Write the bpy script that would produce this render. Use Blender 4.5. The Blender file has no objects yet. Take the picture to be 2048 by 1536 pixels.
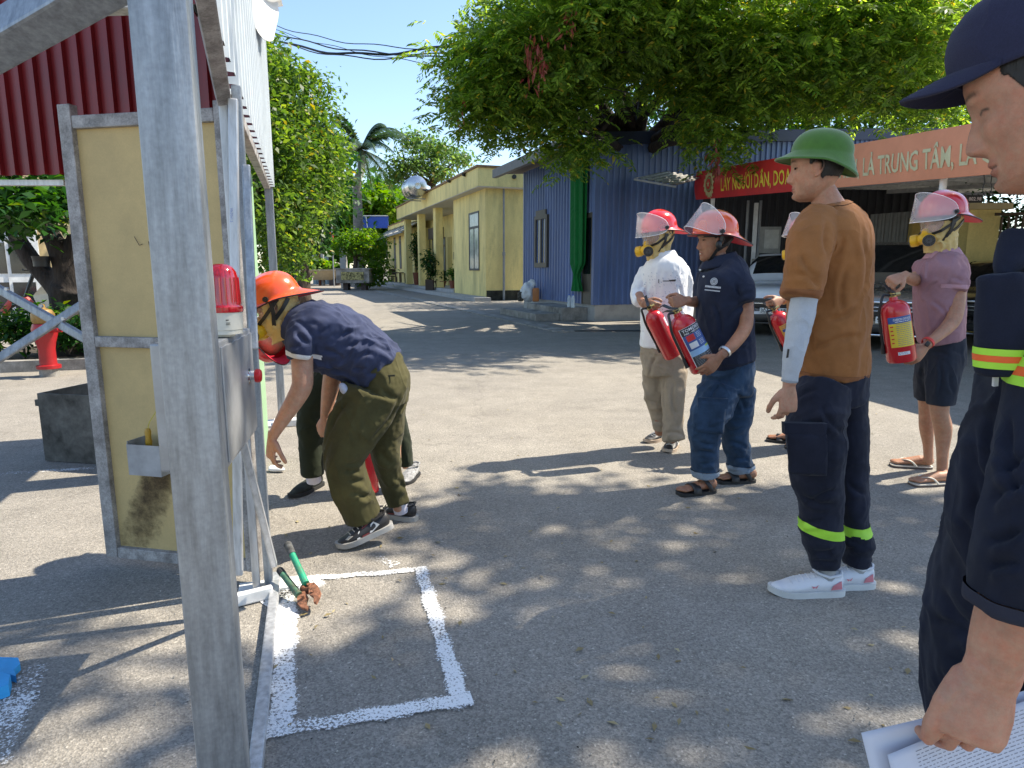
import bpy, bmesh, math, random
import numpy as np
from mathutils import Vector, Matrix, Euler

random.seed(7)
RNG = np.random.default_rng(11)
SC = bpy.context.scene
COL = SC.collection
V = Vector

# ---------------------------------------------------------------- camera
CAMH, PITCH, FPX = 1.33, math.radians(9.81), 1330.0
cam_d = bpy.data.cameras.new('camera')
cam_o = bpy.data.objects.new('camera', cam_d)
COL.objects.link(cam_o)
cam_d.sensor_width = 36.0
cam_d.lens = 36.0 * FPX / 2048.0
cam_d.clip_start, cam_d.clip_end = 0.05, 2000
cam_o.location = (0, 0, CAMH)
cam_o.rotation_euler = (math.pi / 2 - PITCH, 0, 0)
SC.camera = cam_o

# ---------------------------------------------------------------- sky, sun, exposure
SUN_DIR = V((0.575, 0.215, 0.79)).normalized()          # towards the sun
sun_el = math.asin(SUN_DIR.z)
sun_az = math.atan2(SUN_DIR.x, SUN_DIR.y)                # from +Y towards +X
wd = bpy.data.worlds.new('World')
SC.world = wd
wd.use_nodes = True
wn, wl = wd.node_tree.nodes, wd.node_tree.links
for n in list(wn): wn.remove(n)
sky = wn.new('ShaderNodeTexSky'); sky.sky_type = 'NISHITA'
sky.sun_disc = False
sky.sun_elevation = sun_el
sky.sun_rotation = sun_az
sky.air_density = 1.0; sky.dust_density = 0.5; sky.ozone_density = 2.0
bg = wn.new('ShaderNodeBackground'); bg.inputs['Strength'].default_value = 0.116
wo = wn.new('ShaderNodeOutputWorld')
wl.new(sky.outputs[0], bg.inputs[0]); wl.new(bg.outputs[0], wo.inputs[0])
sl = bpy.data.lights.new('sun', 'SUN'); sl.energy = 4.1; sl.angle = math.radians(0.53); sl.color = (1.0, 0.91, 0.76)
so = bpy.data.objects.new('sun', sl); COL.objects.link(so)
so.rotation_euler = SUN_DIR.to_track_quat('Z', 'Y').to_euler()
so.location = (20, 8, 30)
SC.view_settings.view_transform = 'Standard'; SC.view_settings.look = 'None'
SC.view_settings.exposure = 1.28; SC.view_settings.gamma = 1.0; SC.view_settings.use_curve_mapping = False
SC.render.resolution_x, SC.render.resolution_y = 1024, 768

# ---------------------------------------------------------------- placing by sight lines (real positions in metres)
ct, st = math.cos(PITCH), math.sin(PITCH)
def ray(u, v):
    a, b = (u - 1024) / FPX, (768 - v) / FPX
    return V((a, ct + b * st, -st + b * ct))
def P(u, v, Y):
    r = ray(u, v); return V((r.x / r.y * Y, Y, CAMH + r.z / r.y * Y))
def PZ(u, v, z):
    r = ray(u, v); t = (z - CAMH) / r.z; return V((r.x * t, r.y * t, z))
def G(u, v, z=0.0): return PZ(u, v, z)
def mpp(p):                                            # metres per photo pixel at point p
    return ((p.y) * ct - (p.z - CAMH) * st) / FPX
RAZ = math.radians(-19.2)                              # direction of the road
RD = V((math.sin(RAZ), math.cos(RAZ), 0)); LR = V((math.cos(RAZ), -math.sin(RAZ), 0))
def RL(r, l, z=0.0): return RD * r + LR * l + V((0, 0, z))
def on_l(u, v, l):                                     # point on the plane lateral = l
    d = ray(u, v); t = l / d.dot(LR); return V((d.x * t, d.y * t, CAMH + d.z * t))

# ---------------------------------------------------------------- numpy noise
def _h(ix, iy, iz, s):
    n = (ix * 374761393 + iy * 668265263 + iz * 2147483647 + s * 1274126177) & 0xFFFFFFFF
    n = ((n ^ (n >> 13)) * 1274126177) & 0xFFFFFFFF
    return ((n ^ (n >> 16)) & 0xFFFF) / 32767.5 - 1.0
def vnoise(p, s=0):
    p = np.asarray(p, float); i = np.floor(p).astype(np.int64); f = p - i; f = f * f * (3 - 2 * f)
    r = 0
    for dx in (0, 1):
        for dy in (0, 1):
            for dz in (0, 1):
                w = (f[:, 0] if dx else 1 - f[:, 0]) * (f[:, 1] if dy else 1 - f[:, 1]) * (f[:, 2] if dz else 1 - f[:, 2])
                r = r + w * _h(i[:, 0] + dx, i[:, 1] + dy, i[:, 2] + dz, s)
    return r
def fbm(p, s=0, o=3):
    r, a = 0, 1.0
    for k in range(o): r = r + a * vnoise(p * 2 ** k + 17.3 * k, s + k); a *= .5
    return r

# ---------------------------------------------------------------- materials
MATS = {}
def srgb(r, g, b):
    f = lambda c: (c / 255) / 12.92 if c / 255 <= .04045 else ((c / 255 + .055) / 1.055) ** 2.4
    return (f(r), f(g), f(b))
def nd(t, k, **kw):
    n = t.nodes.new(k)
    for a, b in kw.items(): setattr(n, a, b)
    return n
def M(name, col, rough=.6, metal=0.0, var=.12, scale=6.0, bump=0.0, bscale=80.0, spec=.5, col2=None, thr=None, stretch=None,
      sheen=0.0, fold=0.0, coat=0.0, alpha=1.0, emit=None, sss=0.0, dirt=None, bdist=.004, fine=None):
    if name in MATS: return MATS[name]
    m = bpy.data.materials.new(name); m.use_nodes = True; t = m.node_tree; L = t.links
    b = t.nodes['Principled BSDF']
    b.inputs['Roughness'].default_value = rough; b.inputs['Metallic'].default_value = metal
    b.inputs['Specular IOR Level'].default_value = spec
    if sheen: b.inputs['Sheen Weight'].default_value = sheen
    if coat: b.inputs['Coat Weight'].default_value = coat; b.inputs['Coat Roughness'].default_value = .08
    if alpha < 1: b.inputs['Alpha'].default_value = alpha
    if sss: b.inputs['Subsurface Weight'].default_value = sss; b.inputs['Subsurface Radius'].default_value = (.012, .005, .003); b.inputs['Subsurface Scale'].default_value = .6
    tc = nd(t, 'ShaderNodeTexCoord'); mp = nd(t, 'ShaderNodeMapping'); L.new(tc.outputs['Object'], mp.inputs[0])
    if stretch: mp.inputs['Scale'].default_value = stretch
    nz = nd(t, 'ShaderNodeTexNoise'); nz.inputs['Scale'].default_value = scale; nz.inputs['Detail'].default_value = 6; nz.inputs['Roughness'].default_value = .65
    L.new(mp.outputs[0], nz.inputs['Vector'])
    rp = nd(t, 'ShaderNodeValToRGB'); c = V(col[:3])
    c2 = V(col2) if col2 else c * (1 - 1.6 * var)
    lo, hi = (thr if thr else (.35, .65))
    rp.color_ramp.elements[0].position = lo; rp.color_ramp.elements[1].position = hi
    rp.color_ramp.elements[0].color = (*c2, 1); rp.color_ramp.elements[1].color = (*(c * (1 + .5 * var) if not col2 else c), 1)
    L.new(nz.outputs[0], rp.inputs[0]); out = rp.outputs[0]
    if fine:                                           # fine speckle: (scale, strength)
        n3 = nd(t, 'ShaderNodeTexNoise'); n3.inputs['Scale'].default_value = fine[0]; n3.inputs['Detail'].default_value = 3
        L.new(tc.outputs['Object'], n3.inputs['Vector'])
        mr = nd(t, 'ShaderNodeMapRange'); mr.inputs[1].default_value = .3; mr.inputs[2].default_value = .7
        mr.inputs[3].default_value = 1 - fine[1]; mr.inputs[4].default_value = 1 + fine[1]
        L.new(n3.outputs[0], mr.inputs[0])
        vm = nd(t, 'ShaderNodeVectorMath', operation='SCALE'); L.new(out, vm.inputs[0]); L.new(mr.outputs[0], vm.inputs['Scale']); out = vm.outputs[0]
    if dirt:                                           # (colour, scale, lo, hi, strength)
        n2 = nd(t, 'ShaderNodeTexNoise'); n2.inputs['Scale'].default_value = dirt[1]; n2.inputs['Detail'].default_value = 8; n2.inputs['Roughness'].default_value = .7
        L.new(mp.outputs[0], n2.inputs['Vector'])
        r2 = nd(t, 'ShaderNodeMapRange'); r2.inputs[1].default_value = dirt[2]; r2.inputs[2].default_value = dirt[3]; r2.inputs[4].default_value = dirt[4]
        L.new(n2.outputs[0], r2.inputs[0])
        mx = nd(t, 'ShaderNodeMix', data_type='RGBA'); L.new(r2.outputs[0], mx.inputs[0]); L.new(out, mx.inputs[6]); mx.inputs[7].default_value = (*dirt[0], 1); out = mx.outputs[2]
    L.new(out, b.inputs['Base Color'])
    rr = nd(t, 'ShaderNodeMapRange'); rr.inputs[3].default_value = max(0, rough - .1); rr.inputs[4].default_value = min(1, rough + .12)
    L.new(nz.outputs[0], rr.inputs[0]); L.new(rr.outputs[0], b.inputs['Roughness'])
    if bump:
        nb = nd(t, 'ShaderNodeTexNoise'); nb.inputs['Scale'].default_value = bscale; nb.inputs['Detail'].default_value = 5
        L.new(mp.outputs[0], nb.inputs['Vector'])
        bp = nd(t, 'ShaderNodeBump'); bp.inputs['Strength'].default_value = bump; bp.inputs['Distance'].default_value = bdist
        L.new(nb.outputs[0], bp.inputs['Height']); L.new(bp.outputs[0], b.inputs['Normal'])
    if fold:
        n4 = nd(t, 'ShaderNodeTexNoise'); n4.inputs['Scale'].default_value = 4.2; n4.inputs['Detail'].default_value = 1.5; n4.inputs['Distortion'].default_value = .7; n4.inputs['Roughness'].default_value = .5
        m4 = nd(t, 'ShaderNodeMapping'); m4.inputs['Scale'].default_value = (1.2, 1.2, .75); m4.inputs['Rotation'].default_value = (.3, .5, 0); L.new(tc.outputs['Object'], m4.inputs[0]); L.new(m4.outputs[0], n4.inputs['Vector'])
        a4 = nd(t, 'ShaderNodeMath', operation='SUBTRACT'); L.new(n4.outputs[0], a4.inputs[0]); a4.inputs[1].default_value = .5
        a5 = nd(t, 'ShaderNodeMath', operation='ABSOLUTE'); L.new(a4.outputs[0], a5.inputs[0]); a6 = nd(t, 'ShaderNodeMath', operation='POWER'); L.new(a5.outputs[0], a6.inputs[0]); a6.inputs[1].default_value = .7
        b4 = nd(t, 'ShaderNodeBump'); b4.invert = True; b4.inputs['Strength'].default_value = fold; b4.inputs['Distance'].default_value = .035; L.new(a6.outputs[0], b4.inputs['Height'])
        if bump: L.new(b4.outputs[0], bp.inputs['Normal'])
        else: L.new(b4.outputs[0], b.inputs['Normal'])
    if emit: b.inputs['Emission Color'].default_value = (*emit[0], 1); b.inputs['Emission Strength'].default_value = emit[1]
    MATS[name] = m
    return m
def cloth(name, col, var=.10, sheen=.06, rough=.9, weave=900, bump=.25):
    return M(name, col, rough=rough, var=var, scale=7, sheen=sheen, fold=.55, bump=bump, bscale=weave, bdist=.0012, spec=.15, fine=(500, .10))
def leafmat(name, c1, c2, trans=.4, rough=.45):
    if name in MATS: return MATS[name]
    m = bpy.data.materials.new(name); m.use_nodes = True; t = m.node_tree; L = t.links
    b = t.nodes['Principled BSDF']; out = t.nodes['Material Output']
    g = nd(t, 'ShaderNodeNewGeometry'); rp = nd(t, 'ShaderNodeValToRGB')
    rp.color_ramp.elements[0].color = (*c1, 1); rp.color_ramp.elements[1].color = (*c2, 1)
    e = rp.color_ramp.elements.new(.72); e.color = (*(V(c1) * .6 + V(c2) * .4), 1); rp.color_ramp.elements[-1].position = .96; e = rp.color_ramp.elements.new(.985); e.color = (c2[0] * 1.5, c2[1] * .85, c2[2] * .8, 1)
    L.new(g.outputs['Random Per Island'], rp.inputs[0]); L.new(rp.outputs[0], b.inputs['Base Color'])
    b.inputs['Roughness'].default_value = rough; b.inputs['Specular IOR Level'].default_value = .35
    tr = nd(t, 'ShaderNodeBsdfTranslucent'); hs = nd(t, 'ShaderNodeHueSaturation'); hs.inputs['Saturation'].default_value = 1.15; hs.inputs['Value'].default_value = 2.1
    hs.inputs['Hue'].default_value = .485
    L.new(rp.outputs[0], hs.inputs['Color']); L.new(hs.outputs[0], tr.inputs[0])
    mx = nd(t, 'ShaderNodeMixShader'); mx.inputs[0].default_value = trans
    L.new(b.outputs[0], mx.inputs[1]); L.new(tr.outputs[0], mx.inputs[2]); L.new(mx.outputs[0], out.inputs[0])
    MATS[name] = m; return m
def clearmat(name, col=(.9, .9, .9), alpha=.35, rough=.08, haze=.0):
    if name in MATS: return MATS[name]
    m = bpy.data.materials.new(name); m.use_nodes = True; t = m.node_tree; L = t.links
    b = t.nodes['Principled BSDF']; out = t.nodes['Material Output']
    b.inputs['Base Color'].default_value = (*col, 1); b.inputs['Roughness'].default_value = rough
    nz = nd(t, 'ShaderNodeTexNoise'); nz.inputs['Scale'].default_value = 7; nz.inputs['Detail'].default_value = 2
    mr = nd(t, 'ShaderNodeMapRange'); mr.inputs[1].default_value = .3; mr.inputs[2].default_value = .75
    mr.inputs[3].default_value = alpha * .88; mr.inputs[4].default_value = min(1, alpha * 1.15)
    tc = nd(t, 'ShaderNodeTexCoord'); L.new(tc.outputs['Object'], nz.inputs['Vector'])
    L.new(nz.outputs[0], mr.inputs[0])
    tp = nd(t, 'ShaderNodeBsdfTransparent'); mx = nd(t, 'ShaderNodeMixShader')
    L.new(mr.outputs[0], mx.inputs[0]); L.new(tp.outputs[0], mx.inputs[1]); L.new(b.outputs[0], mx.inputs[2]); L.new(mx.outputs[0], out.inputs[0])
    MATS[name] = m; return m

# ---------------------------------------------------------------- objects
ROOT = {}
def thing(name, label, cat, loc=(0, 0, 0), rz=0.0, group=None, kind=None):
    o = bpy.data.objects.new(name, None); COL.objects.link(o); o.empty_display_size = .1
    o.location = loc; o.rotation_euler = (0, 0, rz)
    o['label'] = label; o['category'] = cat
    if group: o['group'] = group
    ROOT[o.name] = Matrix.Translation(V(loc)) @ Matrix.Rotation(rz, 4, 'Z')
    return o
def tag(o, label=None, cat=None, group=None, kind=None):
    if label: o['label'] = label
    if cat: o['category'] = cat
    if group: o['group'] = group
    if kind: o['kind'] = kind
    return o
def link_mesh(name, me, mat, parent=None, local=False, smooth=True, ang=35):
    o = bpy.data.objects.new(name, me); COL.objects.link(o)
    mats = mat if isinstance(mat, (list, tuple)) else [mat]
    if not me.materials:
        for m_ in mats: me.materials.append(m_)
    if parent is not None:
        o.parent = parent
        R = ROOT[parent.name]; ROOT[o.name] = R
        if not local: me.transform(R.inverted())
    else: ROOT[o.name] = Matrix.Identity(4)
    if smooth and len(me.polygons):
        me.polygons.foreach_set('use_smooth', [True] * len(me.polygons))
        if ang and ang < 170:
            try: me.set_sharp_from_angle(angle=math.radians(ang))
            except Exception: pass
    return o
def dup(root, loc, rz=0.0, label=None, name=None):
    r = root.copy(); COL.objects.link(r); r.location = loc; r.rotation_euler = (0, 0, rz)
    if label: r['label'] = label
    def rec(a, b):
        for ch in list(a.children):
            c = ch.copy(); COL.objects.link(c); c.parent = b; rec(ch, c)
    rec(root, r)
    return r

class MB:
    def __init__(s): s.v = []; s.f = []; s.mi = []
    def add(s, vs, fs, mi=0):
        o = len(s.v); s.v += [tuple(x) for x in vs]; s.f += [tuple(i + o for i in f) for f in fs]; s.mi += [mi] * len(fs); return s
    def box(s, c, sz, R=None, mi=0, bev=0.0):
        c = V(c); R = R or Matrix.Identity(3); h = V(sz) / 2
        if bev <= 0:
            vs = [c + R @ V((x * h.x, y * h.y, z * h.z)) for x in (-1, 1) for y in (-1, 1) for z in (-1, 1)]
            return s.add(vs, [(0, 1, 3, 2), (4, 6, 7, 5), (0, 4, 5, 1), (2, 3, 7, 6), (0, 2, 6, 4), (1, 5, 7, 3)], mi)
        bev = min(bev, h.x * .9, h.y * .9, h.z * .9)
        # chamfered box: 24 verts
        bm = bmesh.new(); bmesh.ops.create_cube(bm, size=1)
        for q in bm.verts: q.co = V((q.co.x * sz[0], q.co.y * sz[1], q.co.z * sz[2]))
        bmesh.ops.bevel(bm, geom=list(bm.edges), offset=bev, segments=2, affect='EDGES', profile=.6)
        bm.verts.index_update()
        vs = [c + R @ q.co for q in bm.verts]; fs = [tuple(q.index for q in f.verts) for f in bm.faces]; bm.free()
        return s.add(vs, fs, mi)
    def bar(s, p, q, w, d, up=(0, 0, 1), mi=0, bev=0.0):
        p, q = V(p), V(q); t = (q - p).normalized(); up = V(up)
        if abs(t.dot(up.normalized())) > .98: up = V((0, 1, 0))
        x = t.cross(up).normalized(); y = x.cross(t)
        R = Matrix((x, y, t)).transposed()
        return s.box((p + q) / 2, (w, d, (q - p).length), R, mi, bev)
    def tube(s, pts, r, n=8, mi=0, cap=True):
        pts = [V(p) for p in pts]; rs = r if isinstance(r, (list, tuple)) else [r] * len(pts)
        o = len(s.v); up = V((0, 0, 1)); px = None
        for i, p in enumerate(pts):
            t = (pts[min(i + 1, len(pts) - 1)] - pts[max(i - 1, 0)]).normalized()
            if px is None: px = t.cross(up if abs(t.z) < .95 else V((0, 1, 0))).normalized()
            else: px = (px - t * px.dot(t)).normalized()
            py = t.cross(px)
            for k in range(n):
                a = 2 * math.pi * k / n
                s.v.append(tuple(p + (px * math.cos(a) + py * math.sin(a)) * rs[i]))
        for i in range(len(pts) - 1):
            for k in range(n):
                a, b = o + i * n + k, o + i * n + (k + 1) % n
                s.f.append((a, b, b + n, a + n)); s.mi.append(mi)
        if cap:
            s.f.append(tuple(o + k for k in range(n))[::-1]); s.mi.append(mi)
            e = o + (len(pts) - 1) * n; s.f.append(tuple(e + k for k in range(n))); s.mi.append(mi)
        return s
    def lathe(s, prof, mtx=None, n=24, mi=0, a0=0, a1=None):
        mtx = mtx or Matrix.Identity(4); o = len(s.v); full = a1 is None
        m = n if full else n + 1; a1 = 2 * math.pi if full else a1
        for (r, z) in prof:
            for k in range(m):
                a = a0 + (a1 - a0) * k / n
                s.v.append(tuple(mtx @ V((r * math.cos(a), r * math.sin(a), z))))
        for i in range(len(prof) - 1):
            for k in range(n):
                k2 = (k + 1) % m if full else k + 1
                a, b = o + i * m + k, o + i * m + k2
                s.f.append((a, b, b + m, a + m)); s.mi.append(mi)
        return s
    def grid(s, fn, nu, nv, mi=0, closed_u=False, flip=False):
        o = len(s.v)
        for j in range(nv + 1):
            for i in range(nu + (0 if closed_u else 1)):
                s.v.append(tuple(fn(i / nu, j / nv)))
        w = nu + (0 if closed_u else 1)
        for j in range(nv):
            for i in range(nu):
                i2 = (i + 1) % w if closed_u else i + 1
                q = (o + j * w + i, o + j * w + i2, o + (j + 1) * w + i2, o + (j + 1) * w + i)
                s.f.append(q[::-1] if flip else q); s.mi.append(mi)
        return s
    def prism(s, poly, d, mi=0):                        # poly: 3D points, extruded by vector d
        n = len(poly); d = V(d); a = [V(p) for p in poly]
        vs = a + [p + d for p in a]
        fs = [tuple(range(n))[::-1], tuple(range(n, 2 * n))] + [(i, (i + 1) % n, (i + 1) % n + n, i + n) for i in range(n)]
        return s.add(vs, fs, mi)
    def ell(s, c, r, R=None, n=14, m=9, mi=0):
        c = V(c); R = R or Matrix.Identity(3)
        def fn(a, b):
            t = a * 2 * math.pi; p = (b - .5) * math.pi * .9999
            return c + R @ V((r[0] * math.cos(p) * math.cos(t), r[1] * math.cos(p) * math.sin(t), r[2] * math.sin(p)))
        return s.grid(fn, n, m, mi, closed_u=True)
    def mesh(s, name='m'):
        me = bpy.data.meshes.new(name); me.from_pydata(s.v, [], s.f)
        if any(s.mi): me.polygons.foreach_set('material_index', s.mi)
        me.update(); return me
    def build(s, name, mat, parent=None, local=False, smooth=True, ang=35):
        return link_mesh(name, s.mesh(name), mat, parent, local, smooth, ang)

def np_mesh(name, verts, faces4):
    """fast mesh from numpy: verts (N,3), faces (M,4)"""
    me = bpy.data.meshes.new(name); nf = len(faces4); k = faces4.shape[1]
    me.vertices.add(len(verts)); me.vertices.foreach_set('co', verts.astype(np.float32).ravel())
    me.loops.add(nf * k); me.loops.foreach_set('vertex_index', faces4.astype(np.int32).ravel())
    me.polygons.add(nf); me.polygons.foreach_set('loop_start', np.arange(0, nf * k, k, dtype=np.int32))
    me.update(calc_edges=True); me.validate(); return me
def co(me):
    a = np.empty(len(me.vertices) * 3, np.float32); me.vertices.foreach_get('co', a); return a.reshape(-1, 3).astype(float)
def nrm(me):
    a = np.empty(len(me.vertices) * 3, np.float32); me.vertex_normals.foreach_get('vector', a); return a.reshape(-1, 3).astype(float)
def setco(me, c): me.vertices.foreach_set('co', c.astype(np.float32).ravel()); me.update()

def remesh(mb, voxel, smooth=4, fac=.5):
    me = mb.mesh('tmp'); o = bpy.data.objects.new('tmp', me); COL.objects.link(o)
    r = o.modifiers.new('r', 'REMESH'); r.mode = 'VOXEL'; r.voxel_size = voxel; r.adaptivity = 0
    if smooth:
        s_ = o.modifiers.new('s', 'SMOOTH'); s_.factor = fac; s_.iterations = smooth
    dg = bpy.context.evaluated_depsgraph_get(); dg.update()
    m2 = bpy.data.meshes.new_from_object(o.evaluated_get(dg)); m2.materials.clear()
    bpy.data.objects.remove(o); bpy.data.meshes.remove(me)
    return m2
def join_meshes(ms, name='body'):
    vs, fs, o = [], [], 0
    for m_ in ms:
        c = co(m_); f = np.empty(len(m_.loops), np.int32); m_.loops.foreach_get('vertex_index', f)
        tot = np.empty(len(m_.polygons), np.int32); m_.polygons.foreach_get('loop_total', tot)
        vs.append(c); fs.append((f + o, tot)); o += len(c)
    me = bpy.data.meshes.new(name); c = np.vstack(vs); lt = np.concatenate([f[1] for f in fs]); li = np.concatenate([f[0] for f in fs])
    me.vertices.add(len(c)); me.vertices.foreach_set('co', c.astype(np.float32).ravel())
    me.loops.add(len(li)); me.loops.foreach_set('vertex_index', li.astype(np.int32))
    me.polygons.add(len(lt)); me.polygons.foreach_set('loop_start', np.concatenate([[0], np.cumsum(lt)[:-1]]).astype(np.int32))
    me.update(calc_edges=True); return me

_tc = {}
def text_geo(s, size=1.0, bold=False):
    """verts (list of (x,y)), faces of a text, baseline at y=0, x from 0"""
    k = (s, bold)
    if k not in _tc:
        c = bpy.data.curves.new('t', 'FONT'); c.body = s; c.size = 1; c.fill_mode = 'BOTH'; c.resolution_u = 2
        if bold: c.offset = .018
        o = bpy.data.objects.new('t', c); COL.objects.link(o)
        dg = bpy.context.evaluated_depsgraph_get(); dg.update()
        me = bpy.data.meshes.new_from_object(o.evaluated_get(dg))
        vs = [(v.co.x, v.co.y) for v in me.vertices]; fs = [tuple(p.vertices) for p in me.polygons]
        bpy.data.objects.remove(o); bpy.data.meshes.remove(me); bpy.data.curves.remove(c); _tc[k] = (vs, fs)
    vs, fs = _tc[k]
    return [(x * size, y * size) for x, y in vs], fs
def add_text(mb, s, o, ex, ey, width=None, height=.1, bold=False, mi=0, fn=None):
    """text laid on a plane: origin o, unit axes ex, ey; optional width fit; fn maps (x,y)->point"""
    vs, fs = text_geo(s, 1.0, bold)
    if not vs: return
    w = max(x for x, y in vs) - min(x for x, y in vs); x0 = min(x for x, y in vs)
    sy = height / .72; sx = (width / w) if width else sy
    if fn is None: fn = lambda x, y: V(o) + V(ex) * x + V(ey) * y
    mb.add([fn((x - x0) * sx, y * sy) for x, y in vs], fs, mi)
# ================================================================ GROUND
def ground_mat():
    m = bpy.data.materials.new('asphalt'); m.use_nodes = True; t = m.node_tree; L = t.links; b = t.nodes['Principled BSDF']
    tc = nd(t, 'ShaderNodeTexCoord'); O = tc.outputs['Object']
    def noise_(sc, det=5, ro=.6, vec=O):
        n = nd(t, 'ShaderNodeTexNoise'); n.inputs['Scale'].default_value = sc; n.inputs['Detail'].default_value = det; n.inputs['Roughness'].default_value = ro
        L.new(vec, n.inputs['Vector']); return n.outputs[0]
    def rng(x, a, b_, c, d):
        n = nd(t, 'ShaderNodeMapRange'); 
        for i, q in zip((1, 2, 3, 4), (a, b_, c, d)): n.inputs[i].default_value = q
        L.new(x, n.inputs[0]); return n.outputs[0]
    def mul(a, b_):
        n = nd(t, 'ShaderNodeMath', operation='MULTIPLY'); L.new(a, n.inputs[0]); L.new(b_, n.inputs[1]); return n.outputs[0]
    big = rng(noise_(.35, 6, .65), .3, .7, .88, 1.10)
    mid = rng(noise_(3.2, 6, .7), .3, .7, .86, 1.14)
    fine = rng(noise_(60, 4, .7), .28, .72, .78, 1.22)
    vo = nd(t, 'ShaderNodeTexVoronoi'); vo.inputs['Scale'].default_value = 170; L.new(O, vo.inputs['Vector'])
    sep = nd(t, 'ShaderNodeSeparateColor'); L.new(vo.outputs['Color'], sep.inputs[0])
    agg = rng(sep.outputs[0], 0, 1, .72, 1.26)
    pale = rng(sep.outputs[1], .95, 1.0, 1.0, 1.55)
    k = mul(mul(mul(big, mid), mul(fine, agg)), pale)
    rp = nd(t, 'ShaderNodeValToRGB'); rp.color_ramp.elements[0].color = (.240, .222, .196, 1); rp.color_ramp.elements[1].color = (.278, .253, .213, 1)
    L.new(noise_(1.1, 5, .6), rp.inputs[0])
    # oil and tyre darkening with shapes of their own
    st_ = rng(noise_(.9, 8, .72), .56, .76, 1.0, .66)
    k = mul(k, st_)
    # hairline cracks
    vc = nd(t, 'ShaderNodeTexVoronoi', feature='DISTANCE_TO_EDGE'); vc.inputs['Scale'].default_value = .32
    wv = nd(t, 'ShaderNodeVectorMath', operation='ADD'); nn = nd(t, 'ShaderNodeTexNoise'); nn.inputs['Scale'].default_value = 1.7; nn.inputs['Detail'].default_value = 8
    L.new(O, nn.inputs['Vector']); L.new(O, wv.inputs[0]); L.new(nn.outputs['Color'], wv.inputs[1]); L.new(wv.outputs[0], vc.inputs['Vector'])
    k = mul(k, rng(vc.outputs['Distance'], .0, .006, .84, 1.0))
    sc = nd(t, 'ShaderNodeVectorMath', operation='SCALE'); L.new(rp.outputs[0], sc.inputs[0]); L.new(k, sc.inputs['Scale'])
    L.new(sc.outputs[0], b.inputs['Base Color']); b.inputs['Roughness'].default_value = .88; b.inputs['Specular IOR Level'].default_value = .3
    bp = nd(t, 'ShaderNodeBump'); bp.inputs['Strength'].default_value = .6; bp.inputs['Distance'].default_value = .004
    h = nd(t, 'ShaderNodeMath', operation='ADD'); L.new(vo.outputs['Distance'], h.inputs[0]); L.new(noise_(90, 5, .7), h.inputs[1])
    L.new(h.outputs[0], bp.inputs['Height']); L.new(bp.outputs[0], b.inputs['Normal'])
    return m
ASPH = ground_mat()
g = MB(); g.add([(-400, -400, 0), (400, -400, 0), (400, 600, 0), (-400, 600, 0)], [(0, 1, 2, 3)])
tag(g.build('ground', ASPH, smooth=False), kind='structure')

# painted rectangle and other road paint: worn white paint, broken up by the stones
def paint_mat(name, thr):
    m = bpy.data.materials.new(name); m.use_nodes = True; t = m.node_tree; L = t.links; b = t.nodes['Principled BSDF']; out = t.nodes['Material Output']
    b.inputs['Base Color'].default_value = (.80, .80, .79, 1); b.inputs['Roughness'].default_value = .75
    tc = nd(t, 'ShaderNodeTexCoord'); n1 = nd(t, 'ShaderNodeTexNoise'); n1.inputs['Scale'].default_value = 115; n1.inputs['Detail'].default_value = 4; n1.inputs['Roughness'].default_value = .7
    n2 = nd(t, 'ShaderNodeTexNoise'); n2.inputs['Scale'].default_value = 3.5; n2.inputs['Detail'].default_value = 3
    L.new(tc.outputs['Object'], n1.inputs[0]); L.new(tc.outputs['Object'], n2.inputs[0])
    uv = nd(t, 'ShaderNodeAttribute', attribute_name='edge')
    ad = nd(t, 'ShaderNodeMath', operation='MULTIPLY_ADD'); L.new(n2.outputs[0], ad.inputs[0]); ad.inputs[1].default_value = .45; L.new(n1.outputs[0], ad.inputs[2])
    a2 = nd(t, 'ShaderNodeMath', operation='MULTIPLY_ADD'); L.new(uv.outputs['Fac'], a2.inputs[0]); a2.inputs[1].default_value = .16; L.new(ad.outputs[0], a2.inputs[2])
    mr = nd(t, 'ShaderNodeMapRange'); mr.inputs[1].default_value = thr; mr.inputs[2].default_value = thr + .07; L.new(a2.outputs[0], mr.inputs[0])
    tp = nd(t, 'ShaderNodeBsdfTransparent'); mx = nd(t, 'ShaderNodeMixShader'); L.new(mr.outputs[0], mx.inputs[0]); L.new(tp.outputs[0], mx.inputs[1]); L.new(b.outputs[0], mx.inputs[2]); L.new(mx.outputs[0], out.inputs[0])
    bp = nd(t, 'ShaderNodeBump'); bp.inputs['Strength'].default_value = .8; bp.inputs['Distance'].default_value = .004; L.new(n1.outputs[0], bp.inputs['Height']); L.new(bp.outputs[0], b.inputs['Normal'])
    return m
PAINT = paint_mat('road_paint', .775); PAINT2 = paint_mat('worn_paint', .90)
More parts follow.
